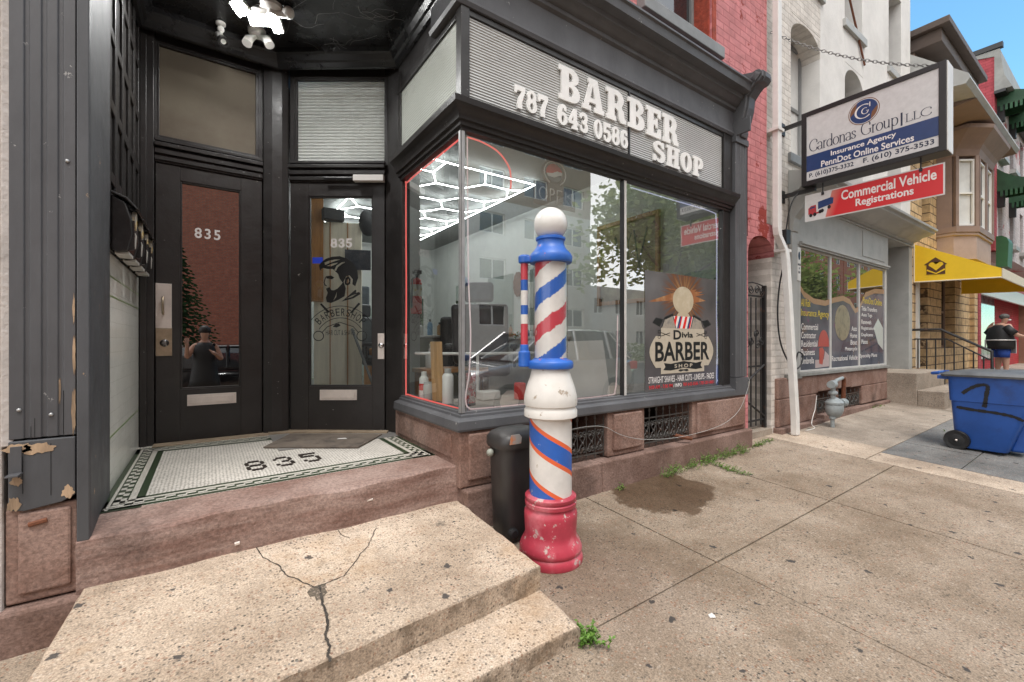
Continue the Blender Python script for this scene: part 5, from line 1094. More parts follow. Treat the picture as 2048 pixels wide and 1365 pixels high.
ip(mb, 'white_lettering', m_decalw, vp)
mb = MB(OF); mb.prism([(6.70 + .17 * cos(pi * i / 12), 1.22 + .22 * sin(pi * i / 12)) for i in range(13)], -.0004, .0006); ip(mb, 'red_umbrella_print', flat('faded_red_print', (.40, .06, .05), .3), vp)
mb = MB(OF); mb.prism([(6.56, 1.0), (6.66, .98), (6.72, 1.16), (6.66, 1.21), (6.56, 1.2)], -.0004, .0005); ip(mb, 'red_figure_print', flat('faded_red_figure', (.42, .07, .05), .3), vp)
mb = MB(OF); mb.prism([(6.44, .945), (6.87, .955), (6.87, 1.10), (6.74, 1.16), (6.70, 1.05), (6.44, 1.05)], -.0005, .0002); ip(mb, 'pale_house_print', flat('pale_house_print', (.45, .36, .36), .3), vp)
mb = MB(OF); mb.prism([(8.55, 1.50), (8.75, 1.65), (8.98, 1.50), (8.98, 1.15), (8.75, 1.25)], -.0004, .0006); ip(mb, 'plate_print', flat('pale_plate_print', (.45, .45, .43), .3), vp)
mb = MB(OF); mb.prism([(7.33 + .27 * cos(2*pi*i/20), 1.55 + .25 * sin(2*pi*i/20)) for i in range(20)], -.0006, .0004); ip(mb, 'handshake_print', M('tan_photo_print', (.25, .19, .12), .3, col2=(.09, .07, .05), ms=9), vp)
mb = MB(); mb.box(5.865, 2.418, 2.03, 5.955, 2.428, 2.43); nt_ = ip(mb, 'parking_notice', m_wpl)
mb = MB(frame((0, 2.4175, 0), (1, 0, 0))); txt(mb, 'PARKING', 5.872, 2.21, 5.948, 2.235, 0, .001); txt(mb, 'IN', 5.90, 2.165, 5.92, 2.19, 0, .001); txt(mb, 'REAR', 5.885, 2.115, 5.935, 2.145, 0, .001); mb.prism([(5.91 + .028 * cos(2*pi*i/16), 2.33 + .05 * sin(2*pi*i/16)) for i in range(16)], 0, .001); ip(mb, 'notice_lettering', m_txtd, nt_)
# brownstone base
mb = MB()
def bl(x0, x1, z0, z1, y=2.42): mb.box(x0, y, z0, x1, 2.85, z1)
zb2 = lambda x: zg(x, 2.4)
bl(5.375, 6.45, .62, .86); bl(6.455, 7.55, .64, .86); bl(7.555, 9.10, .63, .86)
bl(5.37, 6.40, .30, .617, 2.415); bl(7.96, 9.08, .36, .627, 2.415); bl(6.98, 7.14, .36, .63, 2.43)
ip(mb, 'stone_base', m_stone, bevel=.012)
mb = MB(); mb.box(5.34, 2.36, .0, 6.5, 2.85, .297); mb.box(6.5, 2.37, .0, 9.10, 2.85, .345); ip(mb, 'base_course', m_stone2, bevel=.012)
mb = MB(); mb.box(6.40, 2.65, .34, 7.96, 2.67, .64); ip(mb, 'cellar_recess', flat('cellar_dark_office', (.012, .008, .007), .9))
grate(6.42, 6.97, 'iron_grate', .36, .615, 2.45, I, 4); grate(7.16, 7.94, 'iron_grate', .36, .615, 2.45, I, 5)
mb = MB(); P = [(5.20, 2.35, 8.0), (5.20, 2.35, 2.55), (5.215, 2.35, 2.47), (5.335, 2.33, 2.30), (5.35, 2.325, 2.2), (5.445, 2.27, .45), (5.452, 2.27, .235)]
def rectube(mb, P, hx, hy, n=0):
    rings = []
    for p in P: rings.append([(p[0] - hx, p[1] - hy, p[2]), (p[0] + hx, p[1] - hy, p[2]), (p[0] + hx, p[1] + hy, p[2]), (p[0] - hx, p[1] + hy, p[2])])
    loft(mb, rings)
rectube(mb, P, .042, .032); ds = ip(mb, 'downspout', m_white, bevel=.006)
mb = MB()
for z in (3.62, 2.3): mb.box(5.13 if z > 3 else 5.28, 2.305, z, 5.27 if z > 3 else 5.44, 2.46, z + .03)
ip(mb, 'pipe_strap', m_white, ds)
mb = MB(); mb.tube([(7.0, 2.44, 6.9), (8.15, 2.44, 5.45)], .014, 6); ip(mb, 'conduit', m_rust)
# gas meter
g = thing('gas_meter', 'grey gas meter on an upright pipe in front of the brownstone base', 'gas meter', (6.275, 2.2, zg(6.27, 2.2)))
m_met = M('grey_meter_paint', (.30, .33, .335), .5, var=.15, vs=9, bump=.15, bs=30)
mz = zg(6.27, 2.2)
mb = MB(); mb.tube([(6.275, 2.2, mz), (6.275, 2.2, .50)], .022, 10); mb.lathe([(.03, mz + .10), (.036, mz + .105), (.036, mz + .13), (.03, mz + .135)], 6.275, 2.2, 12); mb.build('riser_pipe', m_met, g, smooth=True)
mb = MB(); mb.ball((6.33, 2.2, .475), .125, 20, 12, sc=(1.0, .75, 1.05)); mb.lathe([(.12, .52), (.128, .525), (.128, .545), (.12, .55), (.09, .575), (.05, .58)], 6.33, 2.2, 20, sy=.75); mb.build('meter_body', m_met, g, smooth=True)
mb = MB(); mb.lathe([(.045, 0), (.05, .01), (.05, .10), (.04, .115), (.01, .115)], n=16); mb.v = [(6.44 + v[2] * .9, 2.17, .50) if False else (6.42 + v[2], 2.16 + v[0], .53 + v[1]) for v in mb.v]; mb.build('dial_housing', m_met, g, smooth=True)
mb = MB(); mb.tube([(6.29, 2.2, .57), (6.29, 2.2, .76)], .026, 10); mb.lathe([(.04, .64), (.05, .65), (.05, .67), (.04, .68)], 6.29, 2.2, 14); mb.tube([(6.20, 2.19, .765), (6.30, 2.2, .765)], [.045, .05], 12); mb.tube([(6.29, 2.2, .765), (6.45, 2.22, .80), (7.0, 2.34, .80)], .022, 10); mb.build('valve', m_met, g, smooth=True)
mb = MB(); mb.tube([(7.0, 2.34, .80), (7.06, 2.345, .79), (7.08, 2.35, .74), (7.08, 2.36, .45)], .026, 10); mb.build('red_pipe', m_rust, g, smooth=True)
# wires near the alley
mb = MB(); mb.tube(smoothp([(5.42, 2.36, 2.25), (5.33, 2.38, 1.95), (5.30, 2.39, 1.6), (5.36, 2.38, 1.25), (5.62, 2.37, .98), (5.80, 2.36, 1.0), (5.86, 2.36, 1.12), (5.74, 2.36, 1.16), (5.70, 2.37, 1.05)]), .009, 5); mb.tube(smoothp([(5.36, 2.37, 2.3), (5.40, 2.36, 2.0), (5.50, 2.36, 1.7), (5.58, 2.36, 1.4)]), .006, 5); tag(mb.build('cable', m_cloth), 'black cable looped beside the white downspout', 'cable')
mb = MB(); mb.tube(smoothp([(6.20, 2.34, .62), (6.12, 2.33, .45), (6.05, 2.32, .40), (5.95, 2.30, .30), (5.98, 2.28, .25), (5.80, 2.3, .24)]), .004, 5); tag(mb.build('wire', m_wpl), 'thin white wire curling down beside the gas meter', 'wire')
mb = MB(); mb.tube(smoothp([(4.66, 2.40, 3.4), (4.665, 2.405, 2.9), (4.67, 2.405, 2.4)]), .004, 5); tag(mb.build('wire', m_cloth), 'thin black wire hanging down the pink brick strip', 'wire')
# ------------------------------------------------------------------ alley gate
gt = thing('iron_gate', 'black wrought iron gate with scrolls closing the narrow brick alley', 'gate', (5.0, 2.5, zg(5, 2.5)))
y = 2.52
mb = MB()
for x in (4.76, 4.86, 4.97, 5.08, 5.19): mb.tube([(x, y, .34), (x, y, 1.78)], .008, 6)
for z in (.40, 1.01, 1.80): mb.box(4.72, y - .006, z - .01, 5.25, y + .006, z + .01)
mb.build('bars', m_iron, gt)
mb = MB(); mb.box(5.25, y - .02, .28, 5.285, y + .02, 1.93); mb.box(4.72, y - .015, .30, 4.745, y + .015, 1.9); mb.build('gate_post', m_iron, gt, bevel=.002)
mb = MB(); mb.tube([(4.75, y - .012, .80), (5.24, y - .012, 1.02)], .012, 6); mb.tube([(4.75, y - .012, .68), (5.24, y - .012, .44)], .012, 6); mb.build('brace', m_iron, gt)
mb = MB()
for cx, cz, s in ((4.83, 1.86, 1), (4.95, 1.87, -1), (5.08, 1.87, 1), (5.19, 1.86, -1), (4.83, 1.35, 1), (4.95, 1.30, -1), (5.06, 1.37, 1), (5.18, 1.30, -1), (4.86, 1.27, -1), (5.10, 1.25, 1)): mb.tube(spiral(cx, cz, .055, 1.6, 0, y - .012, s), .006, 5)
mb.tube([(4.74, y, 1.82), (4.86, y, 1.93), (5.0, y, 1.95), (5.14, y, 1.94), (5.26, y, 1.92)], .007, 6); mb.build('scrollwork', m_iron, gt)
mb = MB(); mb.box(4.72, 2.44, .20, 5.288, 2.60, .30); mb.build('gate_sill', m_walk2, gt)
# ------------------------------------------------------------------ projecting sign and banner
SGX = 5.45
sg = thing('projecting_sign', 'large lightbox sign of the insurance agency hung out over the pavement', 'sign', (SGX + .1, 1.62, 3.0))
y0, y1, z0, z1 = 1.035, 2.205, 3.01, 3.82
mb = MB(); mb.box(SGX + .006, y0, z0, SGX + .20, y1, z1); mb.build('cabinet', m_black, sg, bevel=.003)
mb = MB(); 
for a, b, c, d in ((y0, y0 + .05, z0, z1), (y1 - .05, y1, z0, z1), (y0 + .05, y1 - .05, z0, z0 + .05), (y0 + .05, y1 - .05, z1 - .05, z1)): mb.box(SGX - .008, a, c, SGX + .004, b, d)
mb.build('cabinet_rim', m_black, sg, bevel=.002)
mb = MB(); mb.box(SGX + .01, y0 - .008, z0 + .004, SGX + .196, y0 - .001, z1 - .004); mb.build('end_plate', m_white, sg)
SF = frame((SGX + .003, y1, z0), (0, -1, 0)); SW, SH = y1 - y0, z1 - z0
mb = MB(SF); mb.box(.05, .05, 0, SW - .05, SH - .05, .003); mb.build('sign_face', m_signw, sg)
mb = MB(SF); mb.box(.05, .15, .003, SW - .05, .325, .005); mb.build('blue_band', m_navy, sg)
mb = MB(SF); txt(mb, 'Insurance Agency', .28, .238, .82, .305, .005, .001, .018); txt(mb, 'PennDot Online Services', .19, .162, .95, .228, .005, .001, .018); mb.build('band_lettering', m_decalw, sg)
mb = MB(SF); txt(mb, 'P. (610)375-3332', .075, .068, .48, .128, .003, .001, .02); txt(mb, 'F. (610) 375-3533', .56, .068, 1.09, .132, .003, .001, .02); mb.build('phone_lettering', m_txtd, sg)
mb = MB(SF); serif(mb, 'Cardonas Group', .075, .362, .76, .128, w0=.003, thick=.95, thin=.36); serif(mb, '|', .845, .36, .03, .10, w0=.003); serif(mb, 'LLC', .885, .362, .19, .075, w0=.003, thick=.8, thin=.3); mb.build('name_lettering', m_txtd, sg)
cx, cy, rr = .565, .605, .118
mb = MB(SF); mb.prism([(cx + rr * 1.1 * cos(2*pi*i/40), cy + rr * 1.1 * sin(2*pi*i/40)) for i in range(40)], .003, .0038); lg = mb.build('emblem', m_brownlogo, sg)
mb = MB(SF); mb.prism([(cx + rr * 1.04 * cos(2*pi*i/40), cy + rr * 1.04 * sin(2*pi*i/40)) for i in range(40)], .0039, .0044); mb.build('emblem_ring', m_signw, lg)
mb = MB(SF); mb.prism([(cx + rr * .98 * cos(2*pi*i/40), cy + rr * .98 * sin(2*pi*i/40)) for i in range(40)], .0045, .005); mb.build('emblem_field', m_navy, lg)
def lens(mb, a0, z): 
    P = [(cx + rr * .97 * cos(a0 + t), cy + rr * .97 * sin(a0 + t)) for t in [(-.62 + 1.24 * i / 10) for i in range(11)]]
    A, Bq = P[0], P[-1]; mid = ((A[0] + Bq[0]) / 2 - .02 * cos(a0), (A[1] + Bq[1]) / 2 - .02 * sin(a0)); mb.prism(P + [mid], .005, z)
mb = MB(SF); lens(mb, radians(155), .0056); lens(mb, radians(-25), .0056); mb.build('emblem_spot', m_brownlogo, lg)
mb = MB(SF); nib(mb, arc(cx, cy, .068, .068, 55, 315, 18), .017, .006, .005, .001); nib(mb, [(cx + .05, cy + .075), (cx + .05, cy + .03)], .008, .006, .005, .0012); nib(mb, arc(cx + .012, cy, .028, .03, 60, 310, 14) + [(cx + .04, cy - .002), (cx + .02, cy - .002)], .009, .004, .005, .0014); mb.build('emblem_letter', m_decalw, lg)
for nm, zz, ya in (('upper_arm', 3.775, y1 - .02), ('lower_arm', 2.985, y1 - .1)): mb = MB(); mb.box(SGX + .08, ya, zz - .02, SGX + .12, 2.455, zz + .02); mb.box(SGX + .05, 2.44, zz - .07, SGX + .15, 2.455, zz + .07); mb.build(nm, m_iron, sg)
mb = MB(); mb.tube(smoothp([(SGX + .1, 2.26, 3.0), (SGX + .02, 2.30, 2.9), (SGX - .02, 2.33, 2.75), (SGX - .02, 2.36, 2.55)]), .008, 5); mb.box(SGX - .07, 2.33, 2.40, SGX + .03, 2.42, 2.56); mb.build('power_lead', m_iron, sg)
# chain from the wall to the outer end
mb = MB(); A = Vector((5.25, 2.44, 4.80)); Bv = Vector((SGX + .1, y0 + .06, z1 + .01)); n = 46
for i in range(n):
    c = A.lerp(Bv, (i + .5) / n); c.z -= .10 * 4 * ((i + .5) / n) * (1 - (i + .5) / n); d = (Bv - A).normalized(); s = Vector((1, 0, 0)) if i % 2 else d.cross(Vector((1, 0, 0)))
    mb.tube([c + d * .026 * cos(2*pi*q/8) + s * .013 * sin(2*pi*q/8) for q in range(8)], .0035, 4, closed=True)
mb.build('chain', m_chain, sg)
bnr = thing('hanging_banner', 'red and white commercial vehicle registrations panel hung below the lightbox sign', 'sign', (SGX + .05, 1.62, 2.62))
BF = frame((SGX + .055, 2.195, 2.625), (0, -1, 0)); bw, bh = 1.14, .295
mb = MB(BF); mb.box(0, 0, -.004, bw, bh, 0); mb.build('panel', m_signgrey, bnr)
mb = MB(BF); mb.prism([(.20, .012), (bw - .012, .012), (bw - .012, bh - .012), (.26, bh - .012)], 0, .0012)
t_ = NT('red_fade_print'); X = t_.xyz(); k = t_.map(t_.math('ADD', X[1], t_.math('MULTIPLY', X[2], .3)), .30, .46); m_fade = t_.done(t_.pr(t_.mix(k, (.60, .025, .03), (.60, .36, .28)), .35)); mb.build('red_field', m_fade, bnr)
mb = MB(BF); txt(mb, 'Commercial Vehicle', .345, .155, 1.085, .255, .0014, .001, .022); txt(mb, 'Registrations', .47, .038, .925, .135, .0014, .001, .022); mb.build('lettering', m_decalw, bnr)
mb = MB(BF); mb.prism([(.035, .075), (.035, .14), (.06, .165), (.11, .17), (.115, .075)], .0014, .002); mb.prism([(.05, .06), (.16, .075), (.16, .09), (.05, .08)], .0014, .0022); tk = mb.build('truck_picture', flat('truck_red_print', (.42, .035, .04), .4), bnr)
mb = MB(BF); mb.prism([(.13, .115), (.27, .145), (.275, .205), (.25, .215), (.13, .195)], .0014, .0021); mb.prism([(.045, .13), (.10, .14), (.10, .155), (.055, .15)], .002, .0026); mb.build('truck_tank', m_navy, tk)
mb = MB(BF)
for a, b in ((.06, .062), (.098, .066), (.15, .085), (.17, .09), (.235, .115)): mb.prism([(a + .016 * cos(2*pi*i/14), b + .02 * sin(2*pi*i/14)) for i in range(14)], .0014, .003)
mb.build('truck_wheels_print', m_black, tk)
for yy in (2.02, 1.22): mb = MB(); mb.tube([(SGX + .055, yy, 2.90), (SGX + .055, yy, 3.01)], .006, 6); mb.box(SGX + .045, yy - .012, 2.885, SGX + .065, yy + .012, 2.915); mb.build('hanger', m_iron, bnr)
# ------------------------------------------------------------------ concrete stoop and its railing
st = thing('stoop', 'raised pale concrete stoop beside the grey shopfront recess', 'stoop', (9.9, 2.1, zg(9.9, 2.1)))
mb = MB(); mb.box(9.05, 2.05, .05, 10.72, 2.86, .79); mb.build('landing', m_walk2, st, bevel=.012)
mb = MB(); mb.box(9.055, 1.735, .05, 10.7, 2.05, .53); mb.build('tread', m_walk2, st, bevel=.012)
rl = thing('railing', 'dark pipe handrail with upright bars descending from the stoop', 'railing', (10.66, 1.9, zg(10.7, 1.9)))
mb = MB(); mb.tube([(10.66, 2.52, 1.50), (10.66, 2.10, 1.50), (10.66, 1.48, 1.12), (10.66, 1.47, .40)], .022, 8); mb.build('handrail', m_iron, rl, smooth=True)
mb = MB(); mb.tube([(10.66, 2.45, 1.33), (10.66, 2.02, 1.33), (10.66, 1.50, .98)], .012, 6); mb.build('lower_rail', m_iron, rl)
for i in range(8):
    y = 2.40 - i * .118; zt = 1.33 if y > 2.02 else 1.33 - (2.02 - y) * .67; mb = MB(); mb.tube([(10.66, y, .30), (10.66, y, zt)], .011, 6); mb.build('bar', m_iron, rl)
# ------------------------------------------------------------------ tan stone house with brown bay
T = thing('stone_house', 'tan rock faced stone house with brown projecting bay window', 'house', (13, 2.5, .3))
mb = wall(10.47, 15.65, .0, 5.9, 2.50, 2.9, [(11.05, 11.75, .8, 2.9), (12.75, 13.9, 1.15, 2.75), (11.35, 11.9, 3.6, 5.1)]); mb.build('stone_wall', m_tan, T)
mb = MB(); mb.box(15.35, 2.42, .2, 15.70, 2.52, 5.6); mb.build('stone_pier', m_tan, T)
mb = MB(); mb.box(11.05, 2.68, .8, 11.75, 2.74, 2.9); mb.build('door', m_taupe, T)
mb = MB(); mb.box(10.95, 2.46, .79, 11.05, 2.7, 2.95); mb.build('door_frame', m_winw, T)
sash(T, 12.75, 13.9, 1.15, 2.75, 2.66, m_taupe, m_winglass); sash(T, 11.35, 11.9, 3.6, 5.1, 2.66, m_taupe, m_winglass)
bay = [(12.40, 2.52), (12.40, 2.25), (12.75, 1.98), (14.15, 1.98), (14.5, 2.25), (14.5, 2.52)]
def bayring(o, z): 
    c = 13.45; return [((c + (x - c) * (1 + o / 1.1)), y - (o if y < 2.5 else 0), z) for x, y in bay]
mb = MB(); loft(mb, [bayring(0, 2.95), bayring(0, 3.42), bayring(.03, 3.43), bayring(.03, 3.48)]); mb.build('bay_skirt', m_taupe2, T)
mb = MB(); loft(mb, [bayring(-.06, 3.481), bayring(-.06, 5.2)]); mb.build('bay_core', m_taupe, T)
mb = MB(); loft(mb, [bayring(.05, 3.485), bayring(.05, 3.60)]); mb.build('bay_sill', m_taupe, T)
mb = MB(); loft(mb, [bayring(.03, 5.02), bayring(.06, 5.14), bayring(.10, 5.22), bayring(.26, 5.45), bayring(.27, 5.52)]); mb.build('bay_moulding', m_taupe, T)
for i, (a, b) in enumerate(((bay[0], bay[1]), (bay[1], bay[2]), (bay[2], bay[3]), (bay[3], bay[4]))):
    A, Bb = Vector((*a, 3.6)), Vector((*b, 3.6)); L_ = (Bb - A).length
    F = frame(tuple(A), tuple((Bb - A)) if True else 0)
    if i in (1, 2):
        nw = 1 if i == 1 else 2
        for j in range(nw):
            w0 = L_ * j / nw + .06; w1 = L_ * (j + 1) / nw - .06
            mb = MB(F); q = .035
            for (u0, u1, v0, v1) in ((w0 - .06, w0, 0, 1.42), (w1, w1 + .06, 0, 1.42)): mb.box(u0, v0, -.02, u1, v1, .05)
            mb.build('bay_post', m_taupe, T)
            mb = MB(F); mb.box(w0, .02, -.02, w0 + q, 1.36, .02); mb.box(w1 - q, .02, -.02, w1, 1.36, .02); mb.box(w0 + q, .02, -.02, w1 - q, .02 + q, .02); mb.box(w0 + q, 1.36 - q, -.02, w1 - q, 1.36, .02); mb.box(w0 + q, .66, -.02, w1 - q, .70, .012)
            wn = mb.build('bay_window', m_winw, T)
            mb = MB(F); mb.box(w0 + q, .05, -.035, w1 - q, 1.33, -.03); mb.build('pane', m_palepane, wn)
    else: mb = MB(F); mb.box(.02, 0, -.02, L_ - .02, 1.42, .02); mb.build('bay_side', m_taupe, T)
# eaves, upper storey with brown cornice
mb = MB(); mb.prism([(2.9, 6.9), (2.9, 5.75), (1.75, 5.62), (1.70, 5.70), (1.72, 5.78)], 10.46, 15.4, 'x'); mb.build('eaves', m_greyp, T)
mb = MB(); mb.prism([(2.5, 5.5), (1.74, 5.60), (2.5, 5.74)], 11.2, 15.3, 'x'); mb.build('soffit', m_taupe, T)
mb = MB(); mb.box(10.9, 2.5, 5.7, 13.9, 5.5, 6.72); mb.build('upper_wall', m_taupe, T)
mb = MB(); mb.prism([(10.75, 2.0), (13.95, 2.0), (14.05, 5.5), (10.75, 5.5)], 6.94, 7.06); mb.prism([(10.85, 2.12), (13.85, 2.12), (13.9, 5.4), (10.85, 5.4)], 6.70, 6.94); mb.build('brown_cornice', M('dark_brown_cornice', (.10, .07, .055), .6), T, bevel=.01)
mb = MB(); mb.box(11.4, 2.44, 5.9, 12.6, 2.52, 6.55); mb.build('dark_dormer_panel', m_greyd, T)
# yellow awning over the door of the stone house
aw = thing('yellow_awning', 'yellow canvas awning with brown house and heart emblem', 'awning', (12, 2.4, 2.4))
ax0, ax1 = 10.8, 14.4
mb = MB(); P = [(2.485, 3.09), (1.39, 2.50), (1.39, 2.35), (2.485, 2.385)]
mb.add([(ax0, *p) for p in P] + [(ax0 + .006, *p) for p in P], [(0, 1, 2, 3), (7, 6, 5, 4), (0, 4, 5, 1), (1, 5, 6, 2), (2, 6, 7, 3), (3, 7, 4, 0)]); mb.build('side_panel', m_yel, aw)
mb = MB(); mb.quad((ax0 + .007, 2.485, 3.088), (ax0 + .007, 1.388, 2.498), (ax1, 1.388, 2.498), (ax1, 2.485, 3.088)); mb.quad((ax0 + .007, 2.485, 3.075), (ax0 + .007, 1.40, 2.49), (ax1, 1.40, 2.49), (ax1, 2.485, 3.075)); mb.build('top_canvas', m_yel, aw)
mb = MB(); mb.box(ax0, 1.375, 2.35, ax1, 1.387, 2.50); mb.build('valance', m_yelt, aw)
mb = MB(); mb.add([(ax1, *p) for p in P], [(0, 1, 2, 3)]); mb.build('far_side_panel', m_yel, aw)
mb = MB()
for a, b in (((ax0 - .004, 2.485, 2.385), (ax0 - .004, 1.39, 2.35)), ((ax0, 1.385, 2.345), (ax1, 1.385, 2.345)), ((ax0 - .004, 2.487, 2.385), (ax0 - .004, 2.487, 3.09))): mb.tube([a, b], .012, 6)
mb.tube([(ax0 + .4, 2.48, 2.6), (ax0 + .4, 1.4, 2.40)], .012, 6); mb.build('frame', m_yelt, aw)
AF = frame((ax0 - .003, 2.485, 2.385), (0, -1, 0))
mb = MB(AF); mb.prism([(.17, .12), (.42, .105), (.42, .27), (.445, .28), (.29, .42), (.135, .30), (.17, .29)], 0, .002); em = mb.build('emblem', flat('dark_brown_print', (.10, .045, .02), .5), aw)
mb = MB(AF); mb.prism([(.30, .18)] + arc(.345, .285, .05, .045, -10, 170, 8) + arc(.25, .29, .05, .045, 10, 190, 8), .002, .0035); mb.prism([(.17, .19), (.30, .115), (.30, .135), (.18, .215)], .002, .0036); mb.prism([(.42, .18), (.30, .115), (.30, .135), (.41, .205)], .002, .0034); mb.build('emblem_heart', m_yel, em)
# ------------------------------------------------------------------ red building with green awnings
Rr = thing('red_building', 'tall red and faded pink brick building with grey parapet and shop below', 'building', (18, 2.6, .4))
RX = 15.72
mb = MB(); mb.box(RX, 2.14, 3.5, RX + .3, 9, 8.3); mb.box(15.8, 2.42, .2, 16.1, 3.3, 3.5); mb.build('side_wall', m_redb, Rr)
rw = [(16.2, 16.75, 3.85, 5.0), (17.8, 18.35, 3.85, 5.0), (16.2, 16.75, 5.9, 7.1), (17.8, 18.35, 5.9, 7.1), (19.4, 19.95, 3.85, 5.0), (19.4, 19.95, 5.9, 7.1)]
mb = wall(RX + .3, 26, 3.5, 8.0, 2.142, 2.5, rw); mb.build('front_wall', m_pinkw, Rr)
mb = MB(); mb.prism([(2.9, 8.4), (2.05, 8.35), (1.98, 7.7), (1.85, 7.35), (2.14, 7.35), (2.14, 8.2)], RX - .02, 26, 'x'); mb.build('parapet', M('grey_metal_parapet', (.27, .27, .255), .6, stretch=(9, 1, 1), var=.2, vs=2), Rr)
mb = MB(); mb.box(RX - .04, 2.0, 8.38, RX + .1, 9, 8.5); mb.box(RX - .05, 1.95, 7.28, 26, 2.14, 7.35); mb.build('parapet_trim', m_black, Rr)
for a, b, c, d in rw: sash(Rr, a, b, c, d, 2.28, m_cloth, m_winglass, m_greyp)
mb = MB(); mb.box(16.1, 2.9, .2, 26, 3.2, 3.5); mb.build('shop_wall', m_redby, Rr)
mb = MB(); mb.box(16.3, 2.86, .75, 17.9, 2.88, 3.0); mb.box(18.6, 2.86, .75, 21, 2.88, 3.0); mb.build('shop_window', M('shop_reflecting_pane', (.35, .37, .38), .05, var=.5, vs=3), Rr)
mb = MB(); mb.box(17.9, 2.75, .3, 18.3, 2.95, 3.3); mb.box(16.1, 2.80, .3, 16.3, 2.95, 3.3); mb.build('green_post', M('dark_green_paint', (.02, .055, .025), .5), Rr)
mb = MB(); mb.box(16.1, 2.55, 2.95, 26, 2.9, 3.45); mb.build('red_sign_board', flat('red_fascia', (.55, .02, .025), .5), Rr)
mb = MB(); mb.box(16.2, 2.53, 2.55, 26, 2.6, 2.94); mb.build('white_sign_board', m_signgrey, Rr)
mb = MB(); mb.prism([(1.95, 3.1), (2.14, 3.1), (2.14, 3.86), (2.04, 3.86), (1.96, 3.80), (1.93, 3.70)], 15.9, 16.5, 'x'); mb.build('green_bracket', M('green_bracket_paint', (.03, .12, .045), .5), Rr)
m_gaw = M('green_slatted_awning', (.022, .085, .038), .6, var=.3, vs=6, stretch=(6, .3, .3))
lab = [('lower green slatted awning nearest the stone house', 3.85), ('lower green slatted awning, second from the stone house', 3.85), ('upper green slatted awning nearest the stone house', 5.9), ('upper green slatted awning, second from the stone house', 5.9)]
for (a, b, c, d), (lb, _) in zip(rw[:4], lab):
    t = thing('green_awning', lb, 'awning', ((a + b) / 2, 2.14, d), 'green awnings on the red building')
    x0, x1 = a - .18, b + .18; prof = [(2.14, d + .55), (2.02, d + .42), (1.85, d + .28), (1.60, d + .17), (1.40, d + .12)]
    n = 11; 
    mb = MB()
    for i in range(len(prof) - 1): mb.quad((x0, *prof[i]), (x1, *prof[i]), (x1, *prof[i+1]), (x0, *prof[i+1]))
    mb.quad(*[(x0, *p) for p in prof], (x0, 1.40, d - .02), (x0, 2.14, d - .02)); mb.quad(*[(x1, *p) for p in prof], (x1, 1.40, d - .02), (x1, 2.14, d - .02)); mb.build('canopy', m_gaw, t)
    mb = MB()
    for i in range(9): xx = x0 + (x1 - x0) * i / 9; mb.box(xx, 1.385, d - .02, xx + .05, 1.40, d + .13)
    for i in range(9): yy = 1.40 + .08 * i; mb.box(x0 - .012, yy, d - .16, x0 - .002, yy + .045, d - .02)
    mb.build('slatted_fringe', m_gaw, t)
    mb = MB(); mb.box(x0 + .02, 2.02, d - .4, x0 + .16, 2.14, d + .4); mb.build('dark_reveal', m_cloth, t)
# farther houses closing the street
for i, (x0, x1, y, h, c) in enumerate(((26.1, 33, 2.6, 8.6, (.30, .16, .11)), (33.1, 41, 2.4, 7.6, (.42, .38, .33)), (41.1, 60, 2.6, 9.5, (.34, .20, .15)))):
    F_ = thing('row_house', ('brown brick row house beyond the red building', 'pale row house far down the street', 'farthest brick row house closing the street')[i], 'house', (x0, y, .3), 'row houses far down the street')
    mb = wall(x0, x1, 0, h, y, y + .4, [(x0 + 1 + j * 2, x0 + 2 + j * 2, z, z + 1.6) for j in range(int((x1 - x0 - 1) / 2)) for z in (1.2, 4.2)]); mb.build('wall', M(f'house_front', c, .8), F_)
    mb = MB()
    for j in range(int((x1 - x0 - 1) / 2)):
        for z in (1.2, 4.2): mb.box(x0 + 1 + j * 2, y + .2, z, x0 + 2 + j * 2, y + .22, z + 1.6)
    mb.build('glazing', m_winglass, F_)
    mb = MB(); mb.box(x0, y + .4, 0, x1, y + 8, h - .1); mb.build('body', m_taupe, F_)
# ------------------------------------------------------------------ blue wheeled cart
c0 = Vector((6.585, .88)); cz = zg(6.5, .95)
ct = thing('wheeled_cart', 'blue wheeled recycling cart with sprayed black number one and grey lid', 'cart', (c0.x, c0.y, cz))
m_cart = M('blue_cart_plastic', (.018, .085, .345), .42, var=.12, vs=4, col2=(.02, .045, .15), ms=5, mlo=.55, mhi=.8, wear=.08)
ang = radians(-91)
CF = Matrix.Translation((c0.x, c0.y, cz)) @ Matrix.Rotation(ang, 4, 'Z')         # local x: from the wheel side to the front
def cr_(x0, x1, hy, r, z): return [(x, y, z) for x, y in rrect((x0 + x1) / 2, 0, (x1 - x0) / 2, hy, r, 5)]
mb = MB(CF); loft(mb, [cr_(-.26, .10, .205, .05, .025), cr_(-.27, .115, .215, .05, .06), cr_(-.295, .26, .245, .05, .50), cr_(-.305, .275, .255, .05, .505), cr_(-.315, .335, .265, .05, .76)])
mb.build('body', m_cart, ct, smooth=True)
mb = MB(CF); loft(mb, [cr_(-.36, .375, .295, .05, .755), cr_(-.365, .38, .30, .05, .775), cr_(-.33, .35, .275, .05, .80), cr_(-.20, .22, .16, .05, .825)]); mb.build('lid', M('grey_black_lid_plastic', (.10, .105, .11), .42, var=.3, vs=5), ct, smooth=True)
mb = MB(CF); mb.tube([(-.39, -.20, .78), (-.44, -.19, .775), (-.44, .19, .775), (-.39, .20, .78)], .016, 8); mb.box(-.40, -.21, .72, -.31, .21, .755); mb.build('handle', m_cart, ct)
mb = MB(CF); mb.prism([(.10, .03), (.20, .03), (.36, .64), (.26, .66)], -.10, .10, 'y'); mb.build('front_fin', m_cart, ct, bevel=.02)
